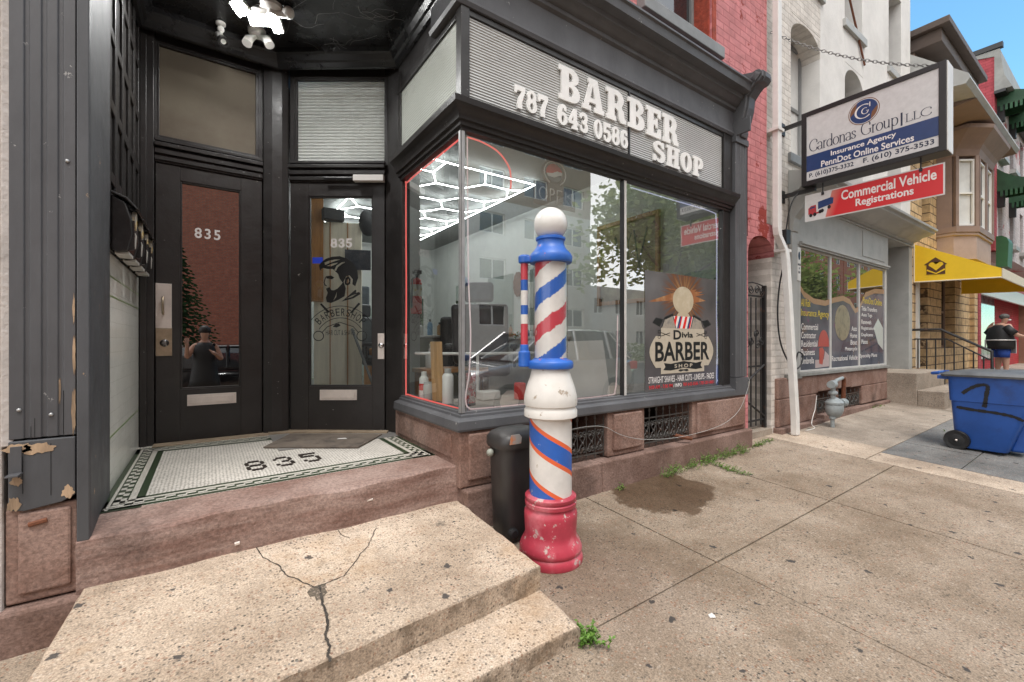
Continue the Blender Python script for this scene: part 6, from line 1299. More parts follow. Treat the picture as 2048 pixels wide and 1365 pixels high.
for s in (-1, 1):
    F = CF @ Matrix.Translation((-.245, s * .225, .10)) @ Matrix.Rotation(radians(90), 4, 'X')
    mb = MB(F); mb.lathe([(.05, -.025), (.092, -.03), (.10, -.02), (.10, .02), (.092, .03), (.05, .025)], n=28); wh = mb.build('wheel', m_black, ct, smooth=True)
    mb = MB(F); mb.lathe([(.062, -.028), (.02, -.034), (.02, .034), (.062, .028)], n=20); mb.build('hub', m_cloth, wh)
    mb = MB(F); mb.ball((0, 0, .034), .012, 8, 6); mb.ball((0, 0, -.034), .012, 8, 6); mb.build('axle_cap', m_steel, wh)
GF = CF @ Matrix.Translation((0, -.268, 0)) @ Matrix.Rotation(radians(90), 4, 'X') @ Matrix.Rotation(radians(-4.5), 4, 'X')
m_spray = flat('black_spray_paint', (.008, .008, .009), .6)
SP = [(-.20, .585), (-.15, .635), (-.09, .675), (-.035, .685), (-.02, .66), (-.03, .59), (-.04, .50), (-.05, .46)]
def cartface(u, v):
    k = .215 + .03 * (v - .06) / .44 if v < .5 else .255 + .01 * (v - .505) / .255; return (u, -k - .004, v)
def spray(mb, P, r0):
    P = smoothp([(a, 0, b) for a, b in P], 5)
    for i in range(len(P) - 1):
        a, b = Vector((P[i][0], P[i][2])), Vector((P[i+1][0], P[i+1][2])); d = (b - a).normalized(); nn = Vector((-d.y, d.x)) * r0 * random.uniform(.8, 1.15)
        mb.quad(cartface(*(a + nn)), cartface(*(a - nn)), cartface(*(b - nn)), cartface(*(b + nn)))
mb = MB(CF); spray(mb, SP, .016); spray(mb, [(-.245, .44), (-.12, .425), (.02, .415), (.14, .395), (.21, .36)], .014); mb.build('sprayed_number', m_spray, ct)
# ------------------------------------------------------------------ people: skeletons skinned into one continuous body
def figure(par, joints, bones, mat, name='body', sub=2):
    me = bpy.data.meshes.new(name); idx = {k: i for i, k in enumerate(joints)}
    me.from_pydata([j[0] for j in joints.values()], [(idx[a], idx[b]) for a, b in bones], [])
    o = bpy.data.objects.new(name, me); COL.objects.link(o)
    sk = o.modifiers.new('skin', 'SKIN'); sk.use_smooth_shade = True
    for k, j in joints.items():
        r = j[1]; sv = me.skin_vertices[0].data[idx[k]]; sv.radius = (r, r) if not isinstance(r, tuple) else r; sv.use_root = (k == 'pelvis')
    ss = o.modifiers.new('sub', 'SUBSURF'); ss.levels = sub; ss.render_levels = sub
    bpy.context.view_layer.update(); dg = bpy.context.evaluated_depsgraph_get(); m2 = bpy.data.meshes.new_from_object(o.evaluated_get(dg)); bpy.data.objects.remove(o)
    m2.name = name; m2.materials.clear(); m2.materials.append(mat)
    for p in m2.polygons: p.use_smooth = True
    o = bpy.data.objects.new(name, m2); COL.objects.link(o); o.parent = par; ORG[o] = ORG[par]; return o
m_skin = M('skin', (.50, .29, .21), .55, var=.08); m_hair = M('short_grey_hair', (.10, .095, .09), .7, var=.3, vs=40)
px, py = 17.6, 2.28; pz = zg(px, py)
pe = thing('person', 'person in black shirt, white apron and blue shorts standing by the red shop', 'person', (px, py, pz)); pe.scale = (.93, .93, .93); pe.rotation_euler = (0, 0, radians(-55))
def V(a, b, c): return (a, b, c)
J = {'pelvis': (V(0, 0, .86), (.19, .17)), 'belly': (V(-.02, -.02, 1.03), (.25, .22)), 'chest': (V(-.01, .02, 1.25), (.23, .17)), 'collar': (V(.01, .02, 1.40), (.12, .10)), 'neck': (V(.04, 0, 1.47), .06), 'chin': (V(.08, -.02, 1.54), (.07, .065)), 'head': (V(.08, -.02, 1.63), (.095, .08)), 'crown': (V(.07, -.02, 1.71), (.06, .055)),
     'shL': (V(-.05, .22, 1.36), .085), 'elL': (V(-.16, .33, 1.16), .062), 'wrL': (V(-.10, .30, 1.40), .036), 'haL': (V(-.06, .26, 1.47), .035),
     'shR': (V(.05, -.22, 1.36), .085), 'elR': (V(.17, -.32, 1.14), .062), 'wrR': (V(.36, -.24, 1.10), .036), 'haR': (V(.42, -.21, 1.10), .032),
     'hipL': (V(0, .11, .80), .13), 'knL': (V(.02, .12, .46), .085), 'anL': (V(-.01, .12, .09), .05), 'toL': (V(.16, .13, .035), .04),
     'hipR': (V(0, -.11, .80), .13), 'knR': (V(.05, -.12, .46), .085), 'anR': (V(.05, -.13, .09), .05), 'toR': (V(.22, -.14, .035), .04)}
for s, h, d in (('L', J['haL'][0], (.35, -.3, .9)), ('R', J['haR'][0], (.95, .2, -.05))):
    D = Vector(d).normalized(); X = D.orthogonal().normalized()
    for q in range(4): J[f'f{s}{q}a'] = (tuple(Vector(h) + D * .035 + X * (.022 * (q - 1.5))), .010); J[f'f{s}{q}b'] = (tuple(Vector(h) + D * (.085 - .008 * abs(q - 1.5)) + X * (.024 * (q - 1.5)) + Vector((0, 0, -.015))), .008)
    J[f'f{s}4a'] = (tuple(Vector(h) + X * .045 + D * .01), .011); J[f'f{s}4b'] = (tuple(Vector(h) + X * .065 + D * .04), .009)
BN = [('pelvis', 'belly'), ('belly', 'chest'), ('chest', 'collar'), ('collar', 'neck'), ('neck', 'chin'), ('chin', 'head'), ('head', 'crown'), ('collar', 'shL'), ('shL', 'elL'), ('elL', 'wrL'), ('wrL', 'haL'), ('collar', 'shR'), ('shR', 'elR'), ('elR', 'wrR'), ('wrR', 'haR'),
      ('pelvis', 'hipL'), ('hipL', 'knL'), ('knL', 'anL'), ('anL', 'toL'), ('pelvis', 'hipR'), ('hipR', 'knR'), ('knR', 'anR'), ('anR', 'toR')]
BN += [(f'ha{s}', f'f{s}{q}a') for s in 'LR' for q in range(5)] + [(f'f{s}{q}a', f'f{s}{q}b') for s in 'LR' for q in range(5)]
figure(pe, J, BN, m_skin)
def child(mb, nm, m, par, **k):
    o0 = ORG[par]; mb.v = [(v[0] + o0.x, v[1] + o0.y, v[2] + o0.z) for v in mb.v]; return mb.build(nm, m, par, **k)
def ov(cx, cy, rx, ry, z, n=20): return [(cx + rx * cos(2*pi*i/n), cy + ry * sin(2*pi*i/n), z) for i in range(n)]
mb = MB(); loft(mb, [ov(0, 0, .26, .285, .74), ov(0, 0, .275, .295, .85), ov(-.02, 0, .29, .30, 1.03), ov(-.01, .01, .26, .29, 1.22), ov(0, .01, .20, .27, 1.36), ov(.01, .01, .11, .15, 1.435)])
for s in (-1, 1): mb.tube([(-.05 * s * -1 if False else 0, s * .19, 1.36), (.06 if s < 0 else -.09, s * .27, 1.26), (.14 if s < 0 else -.14, s * .32, 1.17)], [.11, .105, .095], 12)
child(mb, 'shirt', m_cloth, pe, smooth='all')
mb = MB()
for s in (-1, 1): loft(mb, [ov(.01, s * .12, .12, .115, .50, 14), ov(0, s * .12, .135, .12, .62, 14), ov(0, s * .10, .16, .125, .80, 14)])
child(mb, 'shorts', flat('bright_blue_cloth', (.015, .06, .30), .7), pe, smooth='all')
mb = MB(); mb.tube([(.29 * cos(2*pi*i/24) - .01, .305 * sin(2*pi*i/24), 1.0) for i in range(24)], .016, 6, closed=True); loft(mb, [[(.30 * cos(a) * k, .31 * sin(a) * k, z) for a in [-.75 + 1.5 * i / 8 for i in range(9)] for k in (1,)] for z in (.62, .8, 1.0)], cap=False); mb.box(-.31, .05, .70, -.295, .10, 1.0); child(mb, 'apron', m_wpl, pe)
mb = MB(); mb.ball((.065, -.02, 1.675), .102, 16, 10, sc=(1.08, .9, .85)); child(mb, 'hair', m_hair, pe, smooth='all')
mb = MB(); mb.box(.135, -.09, 1.555, .19, .045, 1.60); child(mb, 'face_mask', m_wpl, pe, bevel=.02)
for s in (-1, 1): mb = MB(); loft(mb, [rr for rr in ([(x + .06, y + s * .125, .0) for x, y in rrect(0, 0, .15, .055, .05)], [(x + .06, y + s * .125, .05) for x, y in rrect(0, 0, .15, .055, .05)], [(x + .03, y + s * .125, .10) for x, y in rrect(0, 0, .09, .045, .04)])] if False else [[(a, b, c) for (a, b), c in zip([(x + .06, y + s * .125) for x, y in rrect(0, 0, hx, hy, .04)], [z] * 99)] for hx, hy, z in ((.15, .055, .0), (.15, .055, .05), (.09, .045, .10))]); child(mb, 'shoe', M('pale_red_trainer', (.55, .45, .43), .6, col2=(.6, .06, .06), ms=9), pe, smooth=True)

# the passer-by taking the picture, mirrored in the left door pane
qx, qy = -.05, -.95; qz = zg(qx, qy)
pg = thing('person', 'person in a short black dress raising one hand, mirrored in the left door pane', 'person', (qx, qy, qz)); pg.rotation_euler = (0, 0, radians(90))
K = {'pelvis': ((0, 0, .86), (.14, .10)), 'belly': ((0, 0, 1.0), (.12, .09)), 'chest': ((.01, 0, 1.16), (.14, .10)), 'collar': ((0, 0, 1.29), (.08, .07)), 'neck': ((.01, 0, 1.36), .048), 'chin': ((.04, 0, 1.42), (.055, .05)), 'head': ((.03, 0, 1.50), (.085, .072)), 'crown': ((.02, 0, 1.57), (.055, .05)),
     'shL': ((0, .15, 1.26), .055), 'elL': ((.06, .25, 1.06), .042), 'wrL': ((.16, .24, 1.24), .03), 'haL': ((.18, .24, 1.32), .03), 'shR': ((0, -.15, 1.26), .055), 'elR': ((.03, -.24, 1.03), .042), 'wrR': ((.22, -.16, 1.12), .03), 'haR': ((.28, -.12, 1.15), .03),
     'hipL': ((0, .085, .80), .10), 'knL': ((.02, .09, .45), .06), 'anL': ((-.01, .09, .08), .038), 'toL': ((.15, .10, .03), .032), 'hipR': ((0, -.085, .80), .10), 'knR': ((.03, -.09, .45), .06), 'anR': ((0, -.09, .08), .038), 'toR': ((.16, -.10, .03), .032)}
for s, h, d in (('L', K['haL'][0], (.1, .1, 1)), ('R', K['haR'][0], (.8, .4, .3))):
    D = Vector(d).normalized(); X = D.orthogonal().normalized()
    for q in range(4): K[f'f{s}{q}a'] = (tuple(Vector(h) + D * .035 + X * (.02 * (q - 1.5))), .010); K[f'f{s}{q}b'] = (tuple(Vector(h) + D * (.085 - .008 * abs(q - 1.5)) + X * (.026 * (q - 1.5))), .008)
    K[f'f{s}4a'] = (tuple(Vector(h) + X * .045 + D * .01), .011); K[f'f{s}4b'] = (tuple(Vector(h) + X * .065 + D * .04), .009)
figure(pg, K, BN, m_skin)
mb = MB(); loft(mb, [ov(0, 0, .19, .24, .52), ov(0, 0, .17, .215, .68), ov(0, 0, .145, .185, .86), ov(0, 0, .125, .15, 1.0), ov(.01, 0, .135, .17, 1.16), ov(0, 0, .10, .165, 1.27), ov(0, 0, .07, .09, 1.325)]); child(mb, 'dress', m_cloth, pg, smooth='all')
mb = MB(); mb.ball((.005, 0, 1.525), .10, 16, 10, sc=(.95, .9, .95)); mb.ball((-.055, 0, 1.44), .07, 12, 8, sc=(.7, 1, 1.4)); child(mb, 'hair', M('dark_hair', (.015, .011, .009), .5), pg, smooth='all')
# ------------------------------------------------------------------ inside the show window
def lathe_thing(name, label, cat, x, y, z, parts, grp=None):
    t = thing(name, label, cat, (x, y, z), grp)
    for nm, m, prof in parts: mb = MB(); mb.lathe([(r, z + h) for r, h in prof], x, y, 24); mb.build(nm, m, t, smooth=True)
    return t
ZL = .849
m_red = flat('red_enamel', (.70, .03, .025), .25); m_clear = M('milky_clear_plastic', (.55, .56, .54), .2, var=.05); m_green = flat('green_gel', (.16, .30, .13), .3)
lathe_thing('sanitizer_bottle', 'clear pump bottle with white cap on the rail behind the side window', 'bottle', 1.62, 3.62, 1.06, [('body', m_clear, [(.042, 0), (.045, .01), (.045, .11), (.03, .135), (.014, .145)]), ('pump', m_wpl, [(.016, .145), (.016, .165), (.006, .168), (.006, .195), (.012, .198), (.012, .207), (.003, .208)])])
mb = MB(); mb.box(1.50, 3.42, 1.02, 2.10, 3.75, 1.055); mb.box(1.52, 3.44, .54, 1.56, 3.48, 1.02); mb.box(2.04, 3.70, .54, 2.08, 3.74, 1.02); mb.box(1.52, 3.70, .54, 1.56, 3.74, 1.02); tag(mb.build('side_table', m_oak, None, bevel=.003), 'small wooden shelf table behind the side window', 'table')
mb = MB(frame((1.345, 2.97, ZL), (.93, -.36, 0), (-.03, .03, 1))); mb.box(0, 0, 0, .085, .44, .022); tag(mb.build('wood_plank', M('raw_pine_plank', (.50, .29, .12), .6, var=.25, vs=5, stretch=(8, 8, .7)), None, bevel=.003), 'orange pine plank standing upright inside the side window', 'plank')
lathe_thing('bottle', 'white metal drinking bottle standing by the corner bar', 'bottle', 1.385, 2.80, ZL, [('body', m_wpl, [(.037, 0), (.039, .01), (.039, .20), (.03, .215), (.02, .22)]), ('cap', m_greyp, [(.024, .22), (.024, .25), (.004, .252)])])
lathe_thing('spray_can', 'white spray can with red label behind the side window', 'can', 1.36, 3.16, ZL, [('body', m_wpl, [(.034, 0), (.035, .01), (.035, .16), (.02, .18)]), ('label', m_red, [(.0358, .07), (.0358, .12)]), ('cap', m_wpl, [(.02, .18), (.02, .21), (.004, .212)])])
lathe_thing('glass_jar', 'clear glass jar on the ledge next to the plank', 'jar', 1.35, 3.05, ZL, [('body', m_clear, [(.03, 0), (.037, .02), (.04, .10), (.034, .14)])])
bx_ = thing('product_box', 'printed black and red product box behind the corner bar', 'box', (1.46, 2.66, ZL))
mb = MB(Matrix.Translation((1.46, 2.66, 0)) @ Matrix.Rotation(.4, 4, 'Z')); mb.box(-.06, -.03, ZL, .06, .03, ZL + .24); mb.build('carton', m_black, bx_, bevel=.002)
mb = MB(Matrix.Translation((1.46, 2.66, 0)) @ Matrix.Rotation(.4, 4, 'Z')); mb.box(-.05, -.032, ZL + .02, .055, -.0301, ZL + .23); mb.build('print', M('carton_print', (.5, .45, .43), .4, col2=(.4, .02, .03), ms=30, mlo=.48, mhi=.52, var=.5, vs=50), bx_)
wb = thing('white_board', 'blank white board leaning inside the front window near the mullion', 'board', (2.5, 2.5, ZL))
mb = MB(); mb.add([(2.05, 2.50, ZL), (2.70, 2.50, ZL), (2.72, 2.60, 1.30), (2.05, 2.60, 1.285), (2.05, 2.51, ZL), (2.70, 2.51, ZL), (2.72, 2.61, 1.30), (2.05, 2.61, 1.285)], [(0,1,2,3), (7,6,5,4), (0,4,5,1), (1,5,6,2), (2,6,7,3), (3,7,4,0)]); mb.build('panel', M('blank_card', (.74, .72, .69), .6, var=.04), wb)
rl2 = thing('display_rail', 'thin white tubular rail inside the front window', 'rail', (1.9, 3.05, .55))
mb = MB(); mb.tube([(1.42, 3.48, 1.19), (1.80, 3.10, 1.19), (2.75, 3.10, 1.19)], .012, 8); mb.build('top_rail', m_wpl, rl2)
for x in (1.80, 2.74): mb = MB(); mb.tube([(x, 3.10, .848 if x > 9 else .55), (x, 3.10, 1.18)], .012, 8); mb.build('upright', m_wpl, rl2)
def barber_chair(x, y, rz, label):
    t = thing('barber_chair', label, 'barber chair', (x, y, .54), 'black barber chairs'); F = Matrix.Translation((x, y, .54)) @ Matrix.Rotation(rz, 4, 'Z')
    mv = M('black_vinyl_upholstery', (.022, .024, .03), .32, var=.15)
    mb = MB(F); mb.box(-.27, -.28, .42, .27, .25, .56); mb.build('seat', mv, t, bevel=.05, seg=4)
    mb = MB(F); mb.prism([(.20, .52), (.32, .55), (.44, 1.08), (.34, 1.10)], -.26, .26, 'x'); mb.build('backrest', mv, t, bevel=.04, seg=4)
    mb = MB(F); mb.box(-.13, .38, 1.10, .13, .46, 1.28); mb.build('headrest', mv, t, bevel=.03, seg=3)
    for s in (-1, 1): mb = MB(F); mb.box(s * .27, -.22, .68, s * .34, .28, .73); mb.box(s * .29, .1, .5, s * .32, .14, .7); mb.build('armrest', mv, t, bevel=.015)
    mb = MB(F); mb.lathe([(.30, 0), (.30, .03), (.10, .06), (.06, .10), (.06, .40), (.15, .42)], n=28); mb.build('base', m_chrome, t, smooth=True)
barber_chair(2.25, 3.75, 2.5, 'black barber chair close behind the front window')
barber_chair(2.05, 6.0, .6, 'black barber chair standing deeper in the shop, by the red extinguisher')
barber_chair(3.1, 5.6, -.8, 'black barber chair near the wall with the orange flowers')
fe = thing('fire_extinguisher', 'red fire extinguisher hung behind the side window', 'fire extinguisher', (1.94, 4.72, 1.6))
mb = MB(); mb.lathe([(.055, 1.60), (.062, 1.61), (.062, 1.95), (.05, 1.99), (.02, 2.01)], 1.94, 4.72, 24); mb.build('cylinder', m_red, fe, smooth=True)
mb = MB(); mb.lathe([(.0628, 1.80), (.0628, 1.93)], 1.94, 4.72, 24); mb.build('label', M('extinguisher_label', (.6, .58, .5), .4, col2=(.6, .45, .05), ms=20), fe)
mb = MB(); mb.lathe([(.02, 2.01), (.02, 2.05), (.004, 2.05)], 1.94, 4.72, 12); mb.box(1.90, 4.66, 2.05, 1.98, 4.74, 2.09); mb.tube([(1.94, 4.66, 2.04), (1.86, 4.64, 1.98), (1.855, 4.65, 1.75), (1.86, 4.66, 1.66)], .011, 8); mb.build('valve', m_black, fe)
mb = MB(); mb.box(1.88, 4.80, .54, 2.02, 4.90, 3.42); mb.box(1.92, 4.78, 1.58, 1.96, 4.80, 2.1); part(mb, 'room_post', m_greyp, bevel=.004)
ac = thing('air_conditioner', 'white air conditioner on the back wall of the shop', 'air conditioner', (3.35, 9.5, 2.9))
mb = MB(); mb.box(3.0, 9.25, 2.88, 3.62, 9.6, 3.25); mb.build('case', m_wpl, ac, bevel=.01)
mb = MB(); 
for i in range(7): mb.box(3.40, 9.243, 2.92 + i * .042, 3.58, 9.249, 2.94 + i * .042)
mb.build('louvre', m_black, ac)
# hexagonal LED ceiling light
cl = thing('ceiling_light', 'glowing white hexagon grid LED ceiling light inside the barber shop', 'ceiling light', (2.45, 6.4, 3.40))
LX0, LX1, LY0, LY1, LZ = 1.66, 3.56, 4.62, 8.45, 3.36
mb = MB(); segs = set()
def seg(a, b):
    a = (round(a[0], 3), round(a[1], 3)); b = (round(b[0], 3), round(b[1], 3)); k = tuple(sorted((a, b)))
    if k not in segs and a != b: segs.add(k)
s_ = .37; h_ = s_ * sqrt(3) / 2
for i in range(3):
    for j in range(5 if i % 2 == 0 else 4):
        cx, cy = 2.08 + i * 1.5 * s_, 5.30 + 2 * h_ * j + (h_ if i % 2 else 0); P = [(cx + s_ * cos(pi / 3 * k), cy + s_ * sin(pi / 3 * k)) for k in range(6)]
        for k in range(6): seg(P[k], P[(k + 1) % 6])
seg((2.265, 4.98), (2.265, LY0)); seg((1.895, 4.98), (1.895, LY0)); seg((3.005, 4.98), (2.82, 4.66)); seg((3.375, 4.98), (LX1, 4.9)); seg((1.71, 5.30), (LX0, 5.30)); seg((1.71, 6.58), (LX0, 6.58))
for a, b in (((LX0, LY0), (LX1, LY0)), ((LX1, LY0), (LX1, LY1)), ((LX1, LY1), (LX0, LY1)), ((LX0, LY1), (LX0, LY0))): seg(a, b)
for (a, b) in segs: mb.tube([(*a, LZ), (*b, LZ)], .0062, 5)
mb.build('led_tubes', m_led, cl)
# plywood partition seen through the door, with things on it
mb = MB(); mb.prism([(1.12, 6.12), (1.66, 5.90), (1.68, 5.94), (1.14, 6.16)], .54, 2.84); part(mb, 'plywood_partition', m_ply)
mb = MB()
for x, y in ((1.30, 6.045), (1.50, 5.965)): mb.box(x - .006, y - .012, .54, x + .006, y - .002, 2.84)
part(mb, 'partition_batten', m_oak)
mb = MB(); mb.prism([(1.08, 6.10), (1.22, 6.05), (1.225, 6.07), (1.085, 6.12)], 1.80, 3.40); part(mb, 'orange_board', m_oak)
mb = MB(); mb.box(1.20, 5.95, 2.85, 1.46, 6.10, 3.0); tag(mb.build('speaker', m_cloth, None, bevel=.01), 'small black box on top of the plywood partition', 'speaker')
mb = MB(); mb.ball((1.74, 5.88, 2.86), .15, 16, 10, sc=(.8, .5, 1.2)); tag(mb.build('cap', m_cloth, None, smooth='all'), 'black cap hung beside the plywood partition', 'cap')
mb = MB(frame((1.46, 5.93, 2.22), (.92, -.39, 0))); mb.box(0, 0, 0, .32, .26, .012); tag(mb.build('picture', M('dark_picture', (.03, .035, .05), .3, col2=(.09, .09, .10), ms=6), None), 'dark unframed picture on the plywood partition, behind the door glass', 'picture')
mb = MB(); mb.tube([(1.50, 5.75, 1.45), (1.76, 5.5, .56)], .018, 6); tag(mb.build('pole', m_greyd, None), 'grey pole leaning behind the clear glass door', 'pole')
mb = MB(); mb.prism([(1.86, 7.0), (2.06, 6.95), (2.10, 7.0), (1.9, 7.05)], 1.25, 2.15); tag(mb.build('jacket', M('grey_blue_cloth', (.10, .12, .14), .9, var=.3), None, bevel=.02), 'grey blue jacket hung up behind the clear glass door', 'jacket')
for i, (x, y, z, s, c, lb) in enumerate(((2.0, 6.2, .54, (.35, .35, .65), (.50, .22, .05), 'orange brown carton on the floor behind the clear door'), (2.12, 5.8, .54, (.4, .3, .3), (.02, .02, .022), 'black bag on the floor behind the clear door'))):
    mb = MB(); mb.box(x - s[0] / 2, y - s[1] / 2, z, x + s[0] / 2, y + s[1] / 2, z + s[2]); tag(mb.build('carton' if i == 0 else 'bag', flat('thing_colour', c, .6), None, bevel=.02), lb, 'carton' if i == 0 else 'bag')
# right wall: framed art with shears, mirrors, price board
fr = thing('framed_art', 'large wood framed print of scissors and razor on the right wall', 'framed art', (4.3, 3.7, 1.8))
WF = frame((4.318, 4.20, 1.76), (0, -1, 0)); aw_, ah_ = .98, 1.06
mb = MB(WF); 
for a, b, c, d in ((0, .05, 0, ah_), (aw_ - .05, aw_, 0, ah_), (.05, aw_ - .05, 0, .05), (.05, aw_ - .05, ah_ - .05, ah_)): mb.box(a, c, 0, b, d, .04)
mb.build('frame', m_oak, fr, bevel=.004)
mb = MB(WF); mb.box(.05, .05, .002, aw_ - .05, ah_ - .05, .012); mb.build('print', M('ochre_print', (.20, .14, .05), .5, col2=(.29, .23, .10), ms=3, var=.2), fr)
mb = MB(WF)
for x in (.30,): mb.prism([(x - .02, .25), (x + .02, .25), (x + .025, .55), (x - .025, .55)], .012, .016); 
mb.prism([(.24 + .05, .56), (.35, .56), (.33, .85), (.29, .88)], .012, .0165)
nib(mb, [(.60, .90), (.66, .55), (.72, .30)], .022, .014, .012, .003); nib(mb, [(.80, .90), (.70, .55), (.62, .30)], .022, .014, .012, .0045)
for cx in (.585, .755): nib(mb, [(cx + .045 * cos(2*pi*i/16), .24 + .06 * sin(2*pi*i/16)) for i in range(17)], .014, .014, .012, .006)
nib(mb, [(.50, .42), (.52, .78), (.47, .86)], .016, .01, .012, .004); nib(mb, [(.52, .78), (.56, .87)], .014, .01, .012, .003); nib(mb, [(.50 + .04 * cos(2*pi*i/16), .36 + .05 * sin(2*pi*i/16)) for i in range(17)], .012, .012, .012, .003)
mb.build('tool_prints', m_cloth, fr)
pb = thing('price_board', 'pale green price list board with rounded top on the right wall', 'price board', (4.3, 2.7, 1.3))
PF = frame((4.318, 2.93, 1.35), (0, -1, 0))
mb = MB(PF); mb.prism([(0, 0), (.46, 0), (.46, .62)] + arc(.39, .62, .07, .07, 0, 90, 5) + arc(.07, .62, .07, .07, 90, 180, 5), 0, .015); mb.build('board', M('pale_green_board', (.46, .56, .49), .4, var=.05), pb)
mb = MB(PF)
for i in range(9): v = .58 - i * .058; mb.box(.04, v, .015, .04 + random.uniform(.14, .27), v + .018, .0165); mb.box(.37, v, .015, .42, v + .018, .0165)
mb.build('price_lines', m_txtd, pb)
mr_ = M('mirror', (.62, .70, .66), .03, metal=1., var=0)
for i, (y, lb) in enumerate(((5.3, 'wall mirror above the counter, nearest the window'), (6.6, 'wall mirror above the counter, middle one'), (7.9, 'wall mirror above the counter, farthest from the window'))):
    mb = MB(); mb.box(4.29, y - .4, 1.45, 4.318, y + .4, 2.45); tag(mb.build('wall_mirror', mr_, None), lb, 'mirror', 'wall mirrors')
ctn = thing('counter', 'long grey barber counter along the right wall', 'counter', (4.1, 6.4, .55))
mb = MB(); mb.box(3.90, 4.8, .54, 4.32, 8.8, 1.32); mb.build('cabinet', m_greyp, ctn, bevel=.005)
mb = MB(); mb.box(3.86, 4.76, 1.322, 4.318, 8.84, 1.36); mb.build('counter_top', m_wpl, ctn, bevel=.004)
R = random.Random(12)
cols = [((.03, .03, .03), 'black'), ((.45, .03, .03), 'red'), ((.1, .25, .45), 'blue'), ((.5, .5, .48), 'white'), ((.30, .16, .05), 'amber')]
for i in range(14):
    y = 4.9 + i * .27; c, nm = cols[i % 5]; h = R.uniform(.12, .24); x = R.uniform(3.95, 4.2)
    t = lathe_thing('bottle', f'{nm} bottle on the long counter, number {i+1} from the window' if False else f'{nm} bottle on the long barber counter', 'bottle', x, y, 1.361, [('body', flat(f'{nm}_bottle', c, .3), [(.03, 0), (.032, .01), (.032, h * .7), (.012, h * .85)]), ('cap', m_black, [(.014, h * .85), (.014, h), (.003, h)])], 'bottles on the barber counter')
    t['label'] = f'{nm} bottle on the long barber counter'
fl = thing('flower_garland', 'orange flowers and leaves on the counter edge', 'flowers', (3.85, 5.6, 1.3)); mb = MB()
for i in range(90): leaf(mb, (3.87 + R.gauss(0, .04), 5.3 + R.uniform(0, .7), 1.37 + R.gauss(0, .035)), R.uniform(0, 6.3), R.uniform(-.5, 1), .05, .014, 0 if R.random() < .6 else 1)
mb.build('blossoms', [flat('orange_petal', (.65, .16, .02), .6), m_leaf], fl)
orn = thing('wall_ornament', 'brown carved oval ornament on the white right wall', 'ornament', (4.3, 5.0, 2.0)); mb = MB(frame((4.312, 6.05, 2.25), (0, -1, 0))); mb.prism([(.11 * cos(2*pi*i/24) * (1 + .1 * (i % 2)), .2 * sin(2*pi*i/24) * (1 + .08 * (i % 2))) for i in range(24)], 0, .03); mb.build('carving', m_rust, orn)
# open sign hung in the window
os_ = thing('open_sign', 'unlit neon open sign with a round red white emblem hanging in the front window', 'sign', (2.08, 2.46, 2.3))
OF2 = frame((1.88, 2.455, 2.262), (1, 0, 0)); 
t_ = NT('clear_acrylic'); tr = t_.n('ShaderNodeBsdfTransparent'); gl = t_.n('ShaderNodeBsdfDiffuse'); t_.set(gl.inputs[0], (.30, .25, .23)); mm_ = t_.n('ShaderNodeMixShader'); mm_.inputs[0].default_value = .35; t_.set(mm_.inputs[1], tr.outputs[0]); t_.set(mm_.inputs[2], gl.outputs[0]); m_acr = t_.done(mm_.outputs[0])
mb = MB(OF2); mb.prism([(0, 0), (.39, 0), (.39, .165), (.275, .165)] + arc(.185, .245, .115, .095, -50, 230, 18) + [(0, .165)], -.006, 0); mb.build('backing', m_acr, os_)
mb = MB(OF2)
def ntube(P): mb.tube([(a, b, .012) for a, b in P], .005, 6)
ntube(arc(.075, .08, .035, .045, 0, 350, 16)); ntube([(.14, .035), (.14, .125)] + arc(.155, .105, .022, .02, 90, -90, 8) + [(.14, .082)]); ntube([(.25, .125), (.205, .125), (.205, .082), (.24, .082), (.205, .082), (.205, .035), (.25, .035)]); ntube([(.285, .035), (.285, .125), (.345, .035), (.345, .125)])
ntube(arc(.185, .245, .10, .085, -60, 240, 20)); mb.build('neon_letters', M('unlit_white_neon', (.75, .72, .70), .2), os_, smooth='all')
mb = MB(OF2); mb.prism(arc(.185, .248, .075, .066, 12, 192, 14), .001, .006); mb.build('emblem_red', m_red, os_)
mb = MB(OF2); mb.prism([(.112, .236), (.16, .242), (.21, .265), (.256, .262), (.256, .244), (.225, .235), (.18, .215), (.122, .218)], .006, .009); mb.build('emblem_white', m_wpl, os_)
mb = MB(OF2); mb.prism(arc(.185, .248, .075, .066, 205, 345, 12), .001, .0055); mb.build('emblem_grey', m_greyd, os_)
mb = MB(); mb.tube([(2.065, 2.452, 2.66), (2.065, 2.452, 2.59)], .002, 4); mb.build('hanging_wire', m_wpl, os_)
